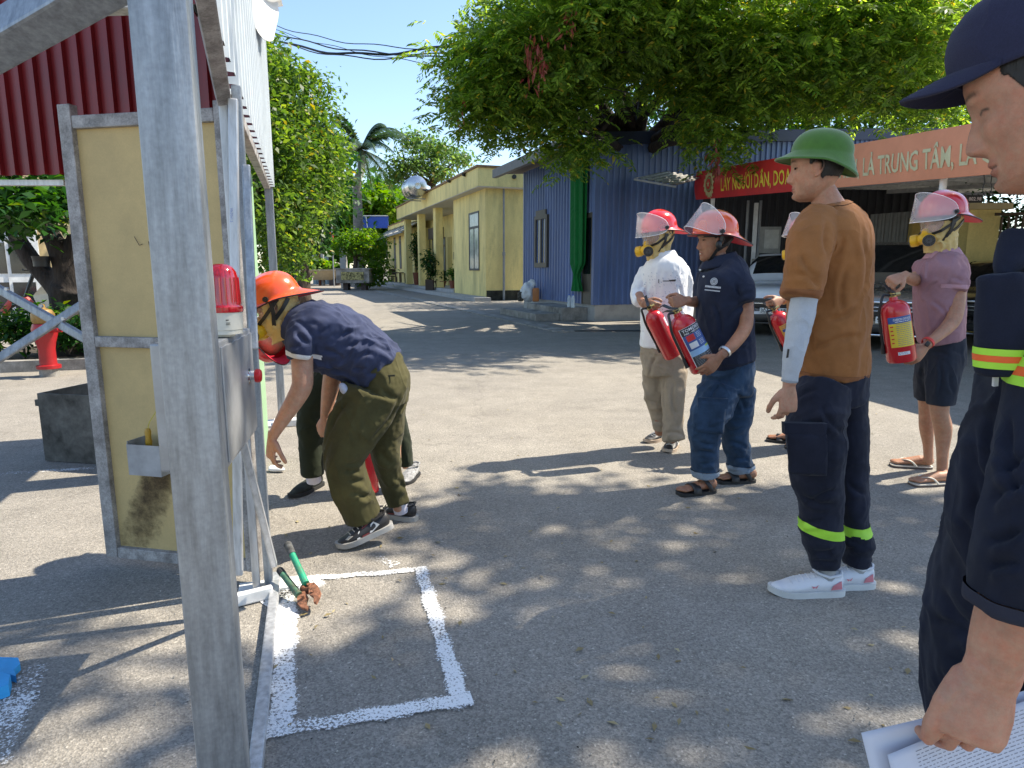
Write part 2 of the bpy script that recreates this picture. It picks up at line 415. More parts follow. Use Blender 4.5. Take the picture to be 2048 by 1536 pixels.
def stroke(name, pts, wid, mat, z=.004, label=None, cat='road marking', parent=None):
    """a strip along ground points, 'edge' attribute 1 in the middle, 0 at the sides"""
    vs, fs, ed = [], [], []
    P0 = []
    for i in range(len(pts) - 1):
        n = max(2, int((pts[i + 1] - pts[i]).length / .05))
        P0 += [pts[i].lerp(pts[i + 1], k / n) for k in range(n)]
    P0.append(pts[-1])
    for i, p in enumerate(P0):
        t = (P0[min(i + 1, len(P0) - 1)] - P0[max(0, i - 1)]).normalized(); s_ = V((t.y, -t.x, 0))
        for k, e in ((-1, -.6), (-.55, 1), (.55, 1), (1, -.6)):
            j = .010 * math.sin(i * 1.7 + k * 3) if abs(k) == 1 else 0
            vs.append(V((p.x, p.y, z)) + s_ * (k * wid / 2 + j)); ed.append(e)
    for i in range(len(P0) - 1):
        for k in range(3): a = i * 4 + k; fs.append((a, a + 1, a + 5, a + 4))
    me = bpy.data.meshes.new(name); me.from_pydata([tuple(v) for v in vs], [], fs); at = me.attributes.new('edge', 'FLOAT', 'POINT'); at.data.foreach_set('value', ed)
    o = link_mesh(name, me, mat, parent, smooth=False)
    return o
rect = thing('painted_rectangle', 'worn white rectangle painted on the asphalt in front of the bolt cutter', 'road marking', G(740, 1300))
a_, b_, c_, d_ = G(575, 1160), G(828, 1146), G(925, 1400), G(563, 1470)
stroke('paint_stripe', [d_, a_], .105, PAINT, .004, parent=rect)
stroke('paint_stripe', [a_ + V((.06, 0, 0)), b_ + V((.0, .02, 0))], .06, PAINT, .0055, parent=rect)
stroke('paint_stripe', [b_ + V((.02, .05, 0)), c_ + V((0, -.03, 0))], .078, PAINT, .007, parent=rect)
stroke('paint_stripe', [c_ + V((.03, 0, 0)), d_ + V((-.05, 0, 0))], .082, PAINT, .0085, parent=rect)
tag(stroke('paint_line', [G(-60, 952), G(190, 937)], .09, PAINT2), 'thin white line painted on the asphalt beside the steel trough', 'road marking')
tag(stroke('paint_patch', [G(-30, 1540), G(60, 1335)], .17, PAINT2), 'broad worn white paint patch on the asphalt under the blue foam mat', 'road marking')
tag(stroke('paint_spatter', [G(752, 1115), G(792, 1132)], .10, PAINT2), 'small white paint spatter near the far right corner of the painted rectangle', 'paint mark')
tag(stroke('paint_spatter', [G(520, 1205), G(640, 1160)], .16, PAINT), 'white overspray patch around the foot of the steel post', 'paint mark')

# ================================================================ shared materials
GALV = M('galvanised_steel', (.36, .385, .41), rough=.5, metal=.7, var=.2, scale=9, stretch=(6, 6, .7), bump=.15, bscale=40,
         dirt=((.30, .31, .32), 14, .50, .85, .6), fine=(120, .10))
GALV2 = M('bright_steel', (.62, .63, .64), rough=.42, metal=.6, var=.2, scale=9, stretch=(6, 6, .7), dirt=((.25, .24, .23), 18, .55, .8, .6))
WSTEEL = M('weathered_steel', (.42, .40, .385), rough=.7, metal=.35, var=.3, scale=12, bump=.2, bscale=60, dirt=((.12, .10, .09), 16, .5, .75, .7), fine=(150, .2))
YPAN = M('yellow_board', (.58, .43, .19), rough=.62, var=.15, scale=1.6, bump=.05, bscale=30, dirt=((.33, .25, .12), 3.5, .5, .8, .55), fine=(200, .05))
RSHEET = M('red_sheet', (.20, .012, .014), rough=.35, var=.15, scale=3, spec=.5, dirt=((.10, .02, .02), 6, .5, .8, .5))
WSHEET = M('pale_sheet', (.56, .60, .62), rough=.4, var=.08, scale=3, dirt=((.38, .40, .40), 5, .5, .8, .4))
BLSHEET = M('blue_sheet', (.13, .20, .42), rough=.42, var=.25, scale=1.8, stretch=(1, 1, .15), dirt=((.05, .07, .13), 3.5, .45, .8, .6))
NAVYTRIM = M('navy_trim', (.018, .026, .06), rough=.5)
YWALL = M('yellow_wall', (.88, .72, .29), rough=.85, var=.12, scale=1.2, stretch=(1, 1, .3), bump=.1, bscale=40, dirt=((.34, .30, .14), 1.6, .48, .74, .70), fine=(30, .06))
YWALL2 = M('cream_wall', (.62, .52, .30), rough=.85, var=.10, scale=.8, dirt=((.40, .35, .24), 1.5, .5, .8, .5))
CAPST = M('brown_coping', (.28, .17, .08), rough=.8, var=.3)
SOFF = M('white_soffit', (.58, .54, .46), rough=.8, var=.1)
CONC = M('concrete', (.34, .32, .29), rough=.9, var=.25, scale=3, bump=.3, bscale=50, dirt=((.09, .085, .075), 2.2, .46, .68, .85), fine=(60, .12))
CONC2 = M('pale_concrete', (.45, .44, .42), rough=.9, var=.2, scale=2.5, bump=.3, bscale=50, dirt=((.15, .145, .13), 2.5, .5, .75, .7))
DFRAME = M('dark_frame', (.035, .035, .033), rough=.5)
BFRAME = M('brown_frame', (.10, .07, .05), rough=.55)
GLASSD = M('window_glass', (.02, .025, .03), rough=.06, spec=.9, var=.3, scale=1.2)
GLASSL = M('curtained_glass', (.42, .47, .45), rough=.15, spec=.8, var=.2, scale=2)
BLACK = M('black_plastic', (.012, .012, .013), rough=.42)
RUBBER = M('black_rubber', (.018, .018, .018), rough=.75)
WHITEP = M('white_paint', (.78, .78, .76), rough=.55, dirt=((.45, .43, .40), 8, .5, .8, .5))
GREYP = M('grey_paint', (.30, .31, .32), rough=.55)
TERRA = M('terracotta', (.22, .07, .04), rough=.8, bump=.1)
DWOOD = M('dark_wood', (.05, .028, .018), rough=.5)
BARK = M('bark', (.085, .060, .045), rough=.95, var=.5, scale=9, stretch=(1, 1, .35), bump=1.0, bscale=16, bdist=.03)
BARKD = M('dark_bark', (.040, .030, .025), rough=.95, var=.5, scale=9, stretch=(1, 1, .35), bump=1.0, bscale=16, bdist=.03)
RED = M('red_paint', (.36, .012, .016), rough=.35, var=.1, dirt=((.22, .02, .02), 14, .52, .8, .5))

def corr(mb, o, ax, up, n, L, H, pitch=.15, depth=.025, mi=0, H2=None, both=False):
    """trapezoid-ribbed sheet from o along ax (length L), height H (H2 at the far end)"""
    o, ax, up, n = V(o), V(ax).normalized(), V(up).normalized(), V(n).normalized()
    H2 = H if H2 is None else H2; x = 0.0; pts = []
    while x < L:
        for f, d in ((0, 0), (.52, 0), (.62, 1), (.90, 1)):
            if x + f * pitch < L: pts.append((x + f * pitch, d * depth))
        x += pitch
    pts.append((L, 0))
    b = len(mb.v)
    for (a, d) in pts:
        h = H + (H2 - H) * a / L
        mb.v += [tuple(o + ax * a + n * d), tuple(o + ax * a + n * d + up * h)]
    for i in range(len(pts) - 1):
        a = b + 2 * i; mb.f.append((a, a + 2, a + 3, a + 1)); mb.mi.append(mi)

def wbox(mb, r0, r1, l0, l1, z0, z1, mi=0, bev=0):     # box in road coordinates
    R = Matrix((LR, RD, V((0, 0, 1)))).transposed()
    return mb.box(RL((r0 + r1) / 2, (l0 + l1) / 2, (z0 + z1) / 2), (abs(l1 - l0), abs(r1 - r0), abs(z1 - z0)), R, mi, bev)
def rl(p): return p.dot(RD), p.dot(LR)
def zat(v, Y, u=1024): return P(u, v, Y).z

# ================================================================ YELLOW BUILDING
cy = G(972, 601); r0, lf = rl(cy)
ztop = zat(372, cy.y)                                   # soffit level
fas_t = on_l(954, 335, lf - .45).z
fas_b = on_l(957, 371, lf - .45).z
def r_at(u, l, v=500): return rl(on_l(u, v, l))[0]
rA = r_at(908, lf); rEnd = r_at(793, lf - .45, 420); rfar = r_at(758, lf, 560)
bld = thing('yellow_building', 'long pale yellow single storey building with a flat projecting roof band and a columned porch', 'building', RL(r0, lf))
w = MB(); BW = 4.5
wbox(w, r0, rA, lf, lf + BW, 0, ztop)                   # near block
wbox(w, rA, rfar + 3, lf + 1.9, lf + BW + .3, 0, ztop - .01)  # back wall of the porch
w.build('wall', YWALL, bld, smooth=False)
lowz = ztop - .55
w = MB(); wbox(w, rEnd + .3, rfar, lf + .75, lf + 1.85, .0, lowz); w.build('far_wing_wall', YWALL, bld, smooth=False)
w = MB(); wbox(w, r0 - .45, rEnd, lf - .45, lf + BW + .5, fas_b, fas_t); w.build('roof_band', YWALL, bld, smooth=False)
w = MB(); wbox(w, r0 - .52, rEnd + .05, lf - .52, lf + BW + .6, fas_t + .002, fas_t + .09); w.build('coping', CAPST, bld, smooth=False)
w = MB(); wbox(w, r0 - .44, rEnd - .02, lf - .44, lf + BW + .4, fas_b - .03, fas_b - .004); w.build('soffit', SOFF, bld, smooth=False)
# far wing: sloping canopy over the windows
fr0, fr1 = rEnd + .1, rfar + .5; zc = fas_b + .02
w = MB(); w.prism([RL(fr0, lf - .1, zc - .75), RL(fr0, lf + 1.2, zc - .05), RL(fr0, lf + 1.2, zc - .13), RL(fr0, lf - .1, zc - .83)], RD * (fr1 - fr0))
w.build('canopy', SOFF, bld, smooth=False)
w = MB(); wbox(w, fr0, fr1, lf + 1.0, lf + 2.4, zc - .04, zc + .25); w.build('parapet', YWALL, bld, smooth=False)
w = MB(); wbox(w, fr0, fr1, lf + .95, lf + 2.5, zc + .252, zc + .34); w.build('coping', CAPST, bld, smooth=False)
w = MB(); wbox(w, fr0, fr1, lf - .16, lf - .06, zc - .90, zc - .76); w.build('gutter', GREYP, bld, smooth=False)
for k in range(5):
    rr = fr0 + (k + .5) * (fr1 - fr0) / 5
    MB().bar(RL(rr, lf - .12, zc - .72), RL(rr, lf + 1.1, zc + .03), .07, .06).build('canopy_brace', GREYP, bld, smooth=False)
# porch floor and steps
w = MB(); wbox(w, rA + .02, rfar + .5, lf - .05, lf + 1.89, 0, .30); w.build('porch_floor', CONC2, bld, smooth=False)
w = MB(); wbox(w, r0 - .9, rfar + .5, lf - .75, lf - .055, 0, .16); w.build('step', CONC2, bld, smooth=False)
# slots and camera on the band
for u_ in (792 + 40, 857, 900, 930):
    p = on_l(u_, 405 - (u_ - 800) * .42, lf - .455); MB().box(p, (.06, .55, .12), Matrix.Rotation(-RAZ * -1, 3, 'Z')).build('band_slot', DFRAME, bld, smooth=False)
w = MB(); e = RL(r0 - .46, lf + 1.1, (fas_b + fas_t) / 2 + .05); w.tube([e, e - RD * .08], .09, 12); w.build('vent', DFRAME, bld)
# columns
for u_, wd_ in ((815, .45), (842, .45), (875, .5)):
    rr = r_at(u_, lf + .1, 520); w = MB(); wbox(w, rr - .1, rr + wd_, lf + .0, lf + .42, .302, ztop - .002, bev=.02); w.build('column', YWALL, bld, smooth=False)
# tall window of the near block
def window(parent, r, l, z0, z1, half, frame=DFRAME, glass=GLASSL, trans=.72, mull=True, fw=.07, proud=.03):
    f = MB()
    for a, b, c, d in ((r - half, r - half + fw, z0, z1), (r + half - fw, r + half, z0, z1), (r - half + fw, r + half - fw, z1 - fw, z1), (r - half + fw, r + half - fw, z0, z0 + fw * 1.3)):
        wbox(f, a, b, l - proud, l + .02, c, d)
    zt = z0 + (z1 - z0) * trans
    wbox(f, r - half + fw, r + half - fw, l - proud + .004, l + .02, zt, zt + fw * 1.4)
    if mull: wbox(f, r - fw * .4, r + fw * .4, l - proud + .006, l + .02, z0 + fw, zt)
    fo = f.build('window', frame, parent, smooth=False)
    q = MB(); wbox(q, r - half + fw, r + half - fw, l - .008, l + .01, z0 + fw, zt); q.build('pane', glass, fo, smooth=False)
    q = MB(); wbox(q, r - half + fw, r + half - fw, l - .008, l + .01, zt + fw, z1 - fw); q.build('pane', glass, fo, smooth=False)
    return fo
pw = on_l(949, 540, lf); rw = rl(pw)[0]
window(bld, rw, lf, on_l(949, 541, lf).z, on_l(949, 424, lf).z, (r_at(939, lf) - r_at(959, lf)) / 2)
for u_ in (774, 790, 801):
    l_ = lf + .75; window(bld, r_at(u_, l_), l_, 1.35, lowz - .35, .42, BFRAME, GLASSL, .78, fw=.09)
for u_, hw in ((888, .45), (868, .4), (858, .45)):
    l_ = lf + 1.9; window(bld, r_at(u_, l_), l_, .95, 3.35, hw, BFRAME, GLASSL, .75, fw=.09)
l_ = lf + 1.9; rr = r_at(900, l_)
w = MB(); wbox(w, rr - .5, rr + .5, l_ - .03, l_ + .02, .31, 3.3); w.build('door', M('ochre_door', (.50, .38, .10), rough=.6), bld, smooth=False)
w = MB(); wbox(w, rr - 1.45, rr - 1.1, l_ - .06, l_ - .001, 1.9, 2.35); w.build('meter_box', DFRAME, bld, smooth=False)
w = MB(); wbox(w, rr + 1.6, rr + 4.0, l_ - .5, l_ - .002, 3.3, 4.0); w.build('air_grille', BFRAME, bld, smooth=False)
# end wall: drain pipe and black mould foot
w = MB(); q = RL(r0 - .09, lf + .78, 0); w.tube([q + V((0, 0, .02)), q + V((0, 0, ztop * .42))], .05, 10); w.tube([q + V((0, 0, ztop * .41)), q + V((0, 0, ztop - .03))], .042, 10)
w.tube([q + V((0, 0, ztop * .40)), q + V((0, 0, ztop * .43))], .065, 10); w.build('drain_pipe', GREYP, bld)
w = MB(); wbox(w, r0 - .02, r0 - .004, lf + .03, lf + 2.4, 0, .42); w.build('mould_strip', M('mould', (.05, .05, .035), rough=.95, var=.5, scale=3), bld, smooth=False)

# roof tank
tp = P(828, 376, cy.y + 9)
tk = thing('water_tank', 'shiny round steel water tank lying on the yellow building roof', 'water tank', (tp.x, tp.y, fas_t))
STEEL = M('mirror_steel', (.62, .60, .58), rough=.24, metal=1.0, var=.05)
Rm = Matrix.Translation(tp) @ Matrix.Rotation(RAZ * -1, 4, 'Z') @ Matrix.Rotation(math.radians(90), 4, 'X')
rt = .56
w = MB(); w.lathe([(0.001, 1.05), (.16, 1.06), (.17, 1.02), (.30, 1.0), (.50, .93), (rt, .80), (rt, .4), (rt + .02, .38), (rt, .36), (rt, -.4), (rt + .02, -.42), (rt, -.44), (rt, -.8), (.5, -.95), (.001, -1.05)], Rm, 28)
w.build('tank', STEEL, tk)
for s_ in (-.55, .55):
    b = tp + RD * s_; w = MB()
    w.bar(b + LR * -.45 + V((0, 0, -.35)), V(((b + LR * -.5).x, (b + LR * -.5).y, fas_t)), .05, .05); w.bar(b + LR * .45 + V((0, 0, -.35)), V(((b + LR * .5).x, (b + LR * .5).y, fas_t)), .05, .05)
    w.bar(b + LR * -.5 + V((0, 0, -.62)), b + LR * .5 + V((0, 0, -.62)), .05, .05)
    w.build('stand', GREYP, tk, smooth=False)

# ================================================================ BLUE BUILDING
cb = G(1188, 643); rb0, lb = rl(cb); PL = .42
zb = zat(288, cb.y)                                     # wall top at the corner
rbf = r_at(1046, lb, 560)
blu = thing('blue_building', 'blue corrugated steel cabin on a pale concrete plinth with a dark sloping roof edge', 'building', RL(rb0, lb))
LEN = 12.0
w = MB(); wbox(w, rb0 + .03, rbf, lb + .03, lb + LEN, 0, PL); w.build('plinth', CONC2, blu, smooth=False)
w = MB()
dr0, dr1 = r_at(1182, lb, 560), r_at(1166, lb, 560)      # door opening near the corner
corr(w, RL(rbf, lb, PL), -RD, (0, 0, 1), -LR, rbf - dr1, zb - PL, .2, .035)
corr(w, RL(dr1, lb, 2.75), -RD, (0, 0, 1), -LR, dr1 - rb0, zb - 2.75, .2, .035)
corr(w, RL(rb0, lb, PL), LR, (0, 0, 1), -RD, LEN, zb - PL, .17, .035, H2=zb - PL + .9)
w.build('corrugated_wall', BLSHEET, blu, smooth=False)
w = MB(); wbox(w, rb0 - .01, rb0 + .12, lb - .045, lb + .10, PL, zb); w.build('corner_flashing', BLSHEET, blu, smooth=False)
w = MB(); w.prism([RL(rb0 - .12, lb - .3, zb - .05), RL(rb0 - .12, lb + LEN, zb + .85), RL(rb0 - .12, lb + LEN, zb + 1.15), RL(rb0 - .12, lb - .3, zb + .25)], RD * .1); w.build('gable_fascia', NAVYTRIM, blu, smooth=False)
w = MB(); w.prism([RL(rb0 - .01, lb - .75, zb - .02), RL(rb0 - .01, lb + LEN, zb + .88), RL(rb0 - .01, lb + LEN, zb + 1.0), RL(rb0 - .01, lb - .75, zb + .12)], RD * (rbf - rb0 + .5)); w.build('roof', M('brown_roof', (.16, .13, .11), rough=.8), blu, smooth=False)
w = MB(); wbox(w, rb0 + .1, rbf + .6, lb - .85, lb - .70, zb - .12, zb + .14); w.build('gutter', M('dull_gutter', (.22, .21, .20), rough=.6), blu, smooth=False)
r_ = (r_at(1073, lb, 480) + r_at(1098, lb, 480)) / 2; hw = abs(r_at(1073, lb, 480) - r_at(1098, lb, 480)) / 2
window(blu, r_, lb - .02, on_l(1085, 535, lb).z, on_l(1085, 431, lb).z, hw, M('bronze_frame', (.09, .08, .065), rough=.5), GLASSD, .999, fw=.11, proud=.06)
# door with panes
w = MB(); wbox(w, dr1, dr1 + .07, lb - .03, lb + .06, PL, 2.75); wbox(w, rb0 + .125, rb0 + .2, lb - .03, lb + .06, PL, 2.75); wbox(w, rb0 + .2, dr1, lb - .028, lb + .06, 2.62, 2.748)
wbox(w, rb0 + .2, dr1, lb - .01, lb + .03, PL, 1.2); dd = w.build('door', M('bronze_frame', (.09, .08, .065)), blu, smooth=False)
w = MB(); wbox(w, rb0 + .2, dr1, lb + .0, lb + .02, 1.2, 2.62); w.build('pane', GLASSD, dd, smooth=False)
# steps in front of the door
sr0, sr1 = rb0 + .45, rb0 + 6.6
stp = thing('concrete_steps', 'two stained concrete steps below the blue cabin door', 'steps', RL(sr0, lb - 1))
w = MB(); wbox(w, sr0, r_at(1055, lb - .7), lb - .72, lb + .02, 0, .34, bev=.015); w.build('step', CONC, stp, smooth=False)
w = MB(); wbox(w, sr0 + .1, r_at(1000, lb - 1.4, 620), lb - 1.4, lb - .725, 0, .19, bev=.015); w.build('step', CONC, stp, smooth=False)
# green curtain tied in a knot
cur = MB(); GREEN = cloth('green_cloth', (.010, .15, .035), bump=.3)
pc = on_l(1158, 400, lb - .12); zc0 = on_l(1165, 300, lb - .12).z; rC = rl(pc)[0]
def cfn(a, b):
    z = zc0 + (.75 - zc0) * b
    half = .42 * (1 - .15 * b) if b < .80 else max(.06, .36 * abs(.9 - b) / .1) if b < .9 else .10 + (b - .9) * 1.6
    th = a * 2 * math.pi
    fold = 1 + .25 * math.sin(th * 7 + b * 2)
    return RL(rC + math.cos(th) * half * fold * .95, lb - .14 + math.sin(th) * .09 * fold, z)
cur.grid(cfn, 56, 40, closed_u=True)
tag(cur.build('curtain', GREEN, ang=180), 'long green cloth curtain tied in a knot beside the blue cabin door', 'curtain')
# small lean-to awning
aw = thing('awning', 'small corrugated awning sticking out of the blue cabin wall above the banner', 'awning', P(1330, 352, 16))
w = MB(); a0 = P(1262, 354, 15.2); a1 = P(1400, 392, 16.2)
q0, q1, q2, q3 = P(1268, 356, 15.3), P(1352, 371, 15.3), P(1404, 352, 16.9), P(1328, 343, 16.9)
ax = (q1 - q0); up_ = (q3 - q0); corr(w, q0, ax, up_, V((0, 0, 1)), ax.length, up_.length, .16, .03)
w.build('awning_sheet', M('dull_tin', (.34, .33, .31), rough=.5, metal=.5, var=.3), aw, smooth=False)
MB().bar(q0 - V((0, 0, .03)), q1 - V((0, 0, .03)), .04, .04).build('awning_rail', GREYP, aw, smooth=False)

# ================================================================ CARPORT WITH BANNER
cp = thing('carport', 'steel carport with a grey sheet roof over the parked cars', 'carport', (6, 12, 0))
B0, B1 = V((4.55, 17.0, 0)), V((6.05, 6.0, 0))
bz = lambda t_: 3.02 + (2.30 - 3.02) * t_                 # lower edge of the banner along its length
bh = lambda t_: .66 + (.62 - .66) * t_
bd = (B1 - B0).normalized(); bn = V((-bd.y, bd.x, 0)); bn = bn if bn.x < 0 else -bn
BL = (B1 - B0).length
RED_B = M('red_banner', (.66, .030, .028), rough=.5, var=.12, scale=2)
SALMON_B = M('salmon_banner', (.82, .33, .19), rough=.45, var=.06, scale=2)  # paler salmon tone for the right part of the banner
YEL_L = M('yellow_letters', (.80, .62, .05), rough=.6, var=.02)
PAL_L = M('pale_letters', (.66, .62, .38), rough=.6, var=.02)
def bpt(s, h, off=0.0):                                  # s: metres along, h: 0..1 height
    t_ = s / BL; p = B0 + bd * s; lean = .22 * (1 - h)
    return V((p.x, p.y, bz(t_) + bh(t_) * h)) + bn * (off + .05 * math.sin(h * 3.1))
split = 5.1
ban = thing('banner', 'long banner of pale capital letters on red along the edge of the carport roof', 'banner', (B0.x, B0.y, 0))
for nm, s0, s1, mt, lab in (('banner_sheet', 0, split, RED_B, 'bright red half with yellow letters'), ('banner_sheet', split + .01, BL, SALMON_B, 'salmon half with pale letters')):
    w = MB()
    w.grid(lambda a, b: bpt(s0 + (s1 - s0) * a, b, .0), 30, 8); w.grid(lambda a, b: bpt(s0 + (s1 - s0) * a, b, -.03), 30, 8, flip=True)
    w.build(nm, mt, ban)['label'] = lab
def s_at(u, h=.5):                                       # distance along the banner seen at column u
    lo, hi = 0, BL
    for _ in range(40):
        m_ = (lo + hi) / 2; p = bpt(m_, h); d = (p - V((0, 0, CAMH)))
        uu = 1024 + FPX * d.x / (d.y * ct - d.z * st)
        if uu < u: lo = m_
        else: hi = m_
    return lo
def btext(s, u0, u1, mt, hb=.22, hh=.42):
    w = MB(); a, b = s_at(u0), s_at(u1)
    add_text(w, s, None, None, None, b - a, hh * .72, True, fn=lambda x, y: bpt(a + x, hb + y / .72, .012))
    w.build('lettering', mt, ban, smooth=False)
btext('LẤY NGƯỜI DÂN, DOANH', 1442, 1606, YEL_L)
btext('MỤC TIÊU, LÀ TRUNG TÂM, LÀ C', 1633, 1987, PAL_L)
# emblem: gold wreath, red disc, star, cog
em = MB(); EC = s_at(1418); 
def ept(x, y, off): return bpt(EC + x, .5 + y / .66, off)
GOLD = M('gold_print', (.62, .56, .28), rough=.5)
vs, fs = [], []
n = 48
for k in range(n):
    a = 2 * math.pi * k / n; ra = .30 + .035 * math.sin(k * 2.1) + (.02 if k % 2 else 0); ra *= 1.0 if not (math.radians(75) < a < math.radians(105)) else .82
    vs += [ept(math.cos(a) * .17, math.sin(a) * .19, .014), ept(math.cos(a) * ra * .86, math.sin(a) * ra, .014)]
for k in range(n): a = 2 * k; b = 2 * ((k + 1) % n); fs.append((a, a + 1, b + 1, b))
em.add(vs, fs); e1 = em.build('emblem', GOLD, ban, smooth=False)
def disc(r, off, mt, nm, inner=0.0, pts=None):
    q = MB()
    if pts is None: pts = [(math.cos(2 * math.pi * k / 24) * r, math.sin(2 * math.pi * k / 24) * r) for k in range(24)]
    q.add([ept(x, y, off) for x, y in pts], [tuple(range(len(pts)))]); return q.build(nm, mt, e1, smooth=False)
disc(.165, .018, M('olive_print', (.30, .30, .10), rough=.5), 'cog_disc'); disc(.12, .022, RED_B, 'red_disc')
disc(0, .026, GOLD, 'star', pts=[(math.sin(math.pi * k / 5) * (.085 if k % 2 == 0 else .034), math.cos(math.pi * k / 5) * (.085 if k % 2 == 0 else .034)) for k in range(10)])
# roof deck, beams and posts
GROOF = M('carport_roof', (.30, .29, .27), rough=.7, var=.2)
w = MB()
back = V((9.5, 3.6, 0))
c0, c1 = bpt(0.1, .80, -.06), bpt(BL, .80, -.06)
c2, c3 = c1 + back + V((0, 0, .1)), c0 + back + V((0, 0, .1))
corr(w, c0, c1 - c0, c3 - c0, V((0, 0, 1)), (c1 - c0).length, (c3 - c0).length, .2, .03); w.build('roof_sheet', GROOF, cp, smooth=False)
for k in range(9):
    t_ = k / 8; a = c0.lerp(c1, t_) - V((0, 0, .12)); b = c3.lerp(c2, t_) - V((0, 0, .12))
    MB().bar(a, b, .06, .12).build('roof_beam', WHITEP, cp, smooth=False)
for k in range(4):
    t_ = (k + .1) / 4; a = c0.lerp(c3, t_) - V((0, 0, .23)); b = c1.lerp(c2, t_) - V((0, 0, .23))
    MB().bar(a, b, .08, .09).build('roof_purlin', WHITEP, cp, smooth=False)
for u_, r_p in ((1411, .05), (1863, .045)):
    s_ = s_at(u_, .2); p = bpt(s_, .1, -.18); MB().tube([V((p.x, p.y, 0)), V((p.x, p.y, p.z + .3))], r_p, 12).build('post', WHITEP, cp)
for t_ in (.3, .75):
    p = c3.lerp(c2, t_); MB().tube([V((p.x, p.y, 0)), V((p.x, p.y, p.z - .1))], .05, 10).build('post', WHITEP, cp)
# grey shutter wall behind the cars, shed corner, pillar, railing
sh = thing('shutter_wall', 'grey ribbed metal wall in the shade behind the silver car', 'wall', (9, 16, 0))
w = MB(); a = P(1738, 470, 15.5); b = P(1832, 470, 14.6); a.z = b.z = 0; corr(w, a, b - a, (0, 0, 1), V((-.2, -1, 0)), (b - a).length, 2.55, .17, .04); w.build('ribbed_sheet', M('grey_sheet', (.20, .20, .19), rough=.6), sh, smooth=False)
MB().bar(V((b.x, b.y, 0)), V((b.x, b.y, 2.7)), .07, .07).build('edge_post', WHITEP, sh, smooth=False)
pil = thing('gate_pillar', 'square pale yellow gate pillar with a flat cap behind the black car', 'pillar', P(1945, 500, 14).to_2d().to_3d())
px_ = P(1944, 480, 14); w = MB(); w.box((px_.x, px_.y, 1.25), (.62, .62, 2.5)); w.build('shaft', YWALL, pil, smooth=False)
w = MB(); w.box((px_.x + .02, px_.y, 2.56), (.86, .86, .12)); w.build('cap', YWALL2, pil, smooth=False)
yw = P(1885, 480, 14.5); w = MB(); w.box((yw.x - .1, yw.y + .1, 1.2), (1.1, .15, 2.4)); tag(w.build('yellow_wall_panel', M('ochre_wall', (.46, .33, .10), rough=.85), smooth=False), 'ochre wall section between the grey shutter wall and the yellow pillar', 'wall')
ra_ = thing('railing', 'dark steel railing with upright bars in front of the hedge at right', 'railing', P(2000, 500, 13.6).to_2d().to_3d())
for k in range(16):
    p = P(1985 + k * 14, 480, 13.8 - .12 * k); MB().bar(V((p.x, p.y, 0)), V((p.x, p.y, 2.35)), .03, .03).build('upright', BFRAME, ra_, smooth=False)
p, q = P(1972, 429, 13.9), P(2190, 424, 11.9); MB().bar(p, q, .05, .06).build('rail', BFRAME, ra_, smooth=False)
p, q = P(1972, 520, 13.9), P(2190, 530, 11.9); MB().bar(p, q, .04, .05).build('rail', BFRAME, ra_, smooth=False)
# phone number sign under the carport roof
sg = thing('number_sign', 'small black sign with white numbers above the masked man in the pink shirt', 'sign', P(1930, 396, 11))
o_ = P(1908, 406, 11); x_ = V((1, -.12, 0)).normalized(); w = MB(); w.prism([o_ + V((0, 0, 0)), o_ + x_ * .42, o_ + x_ * .42 + V((0, 0, .12)), o_ + V((0, 0, .12))], V((0, .02, 0))); sgp = w.build('plate', BLACK, sg, smooth=False)
w = MB(); add_text(w, '0984 - 802.98', o_ + V((.015, -.004, .035)), x_, V((0, 0, 1)), .385, .055, True); w.build('numbers', M('sign_white', (.7, .6, .6)), sg, smooth=False)
# hanging cable loop and lamp under the roof
w = MB(); c = P(1975, 372, 8.6); w.tube([P(1968, 350, 8.6)] + [c + V((math.sin(a) * .055, 0, -math.cos(a) * .09 - .03)) for a in np.linspace(-2.4, 2.4, 14)] + [P(1984, 350, 8.6)], .006, 6)
tag(w.build('cable_loop', BLACK), 'black cable hanging in a loop from the carport roof', 'cable')
# shelf with notice, cabinet under the carport
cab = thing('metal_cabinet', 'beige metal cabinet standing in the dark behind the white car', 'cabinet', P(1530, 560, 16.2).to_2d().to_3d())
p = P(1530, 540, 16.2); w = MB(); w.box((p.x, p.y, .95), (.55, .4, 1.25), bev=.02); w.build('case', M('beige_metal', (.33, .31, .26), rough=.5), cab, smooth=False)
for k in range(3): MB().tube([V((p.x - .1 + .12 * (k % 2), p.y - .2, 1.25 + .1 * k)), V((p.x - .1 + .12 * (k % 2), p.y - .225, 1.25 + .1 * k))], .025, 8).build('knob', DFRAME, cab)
nb = thing('notice_board', 'pale notice board with a printed sheet above the beige cabinet', 'notice board', P(1540, 480, 16.3))
p = P(1540, 480, 16.3); w = MB(); w.box(p, (.50, .03, .62)); w.build('board', M('board_grey', (.30, .30, .28)), nb, smooth=False)
w = MB(); w.box(p + V((.03, -.02, .02)), (.34, .006, .44)); w.build('sheet', M('board_paper', (.5, .5, .46)), nb, smooth=False)
p = P(1509, 470, 16.4); w = MB(); w.box(p, (.09, .05, 1.5)); tag(w.build('white_board_strip', WHITEP, smooth=False), 'narrow pale board leaning beside the notice board', 'board')
for u_ in (1491, 1516):
    p = P(u_, 500, 17); w = MB(); w.tube([V((p.x, p.y, 0)), V((p.x, p.y, 3))], .035, 8); tag(w.build('shed_post', GREYP), 'thin grey steel post in the dark shed, %s of the notice board' % ('well left' if u_ == 1491 else 'just left'), 'post')
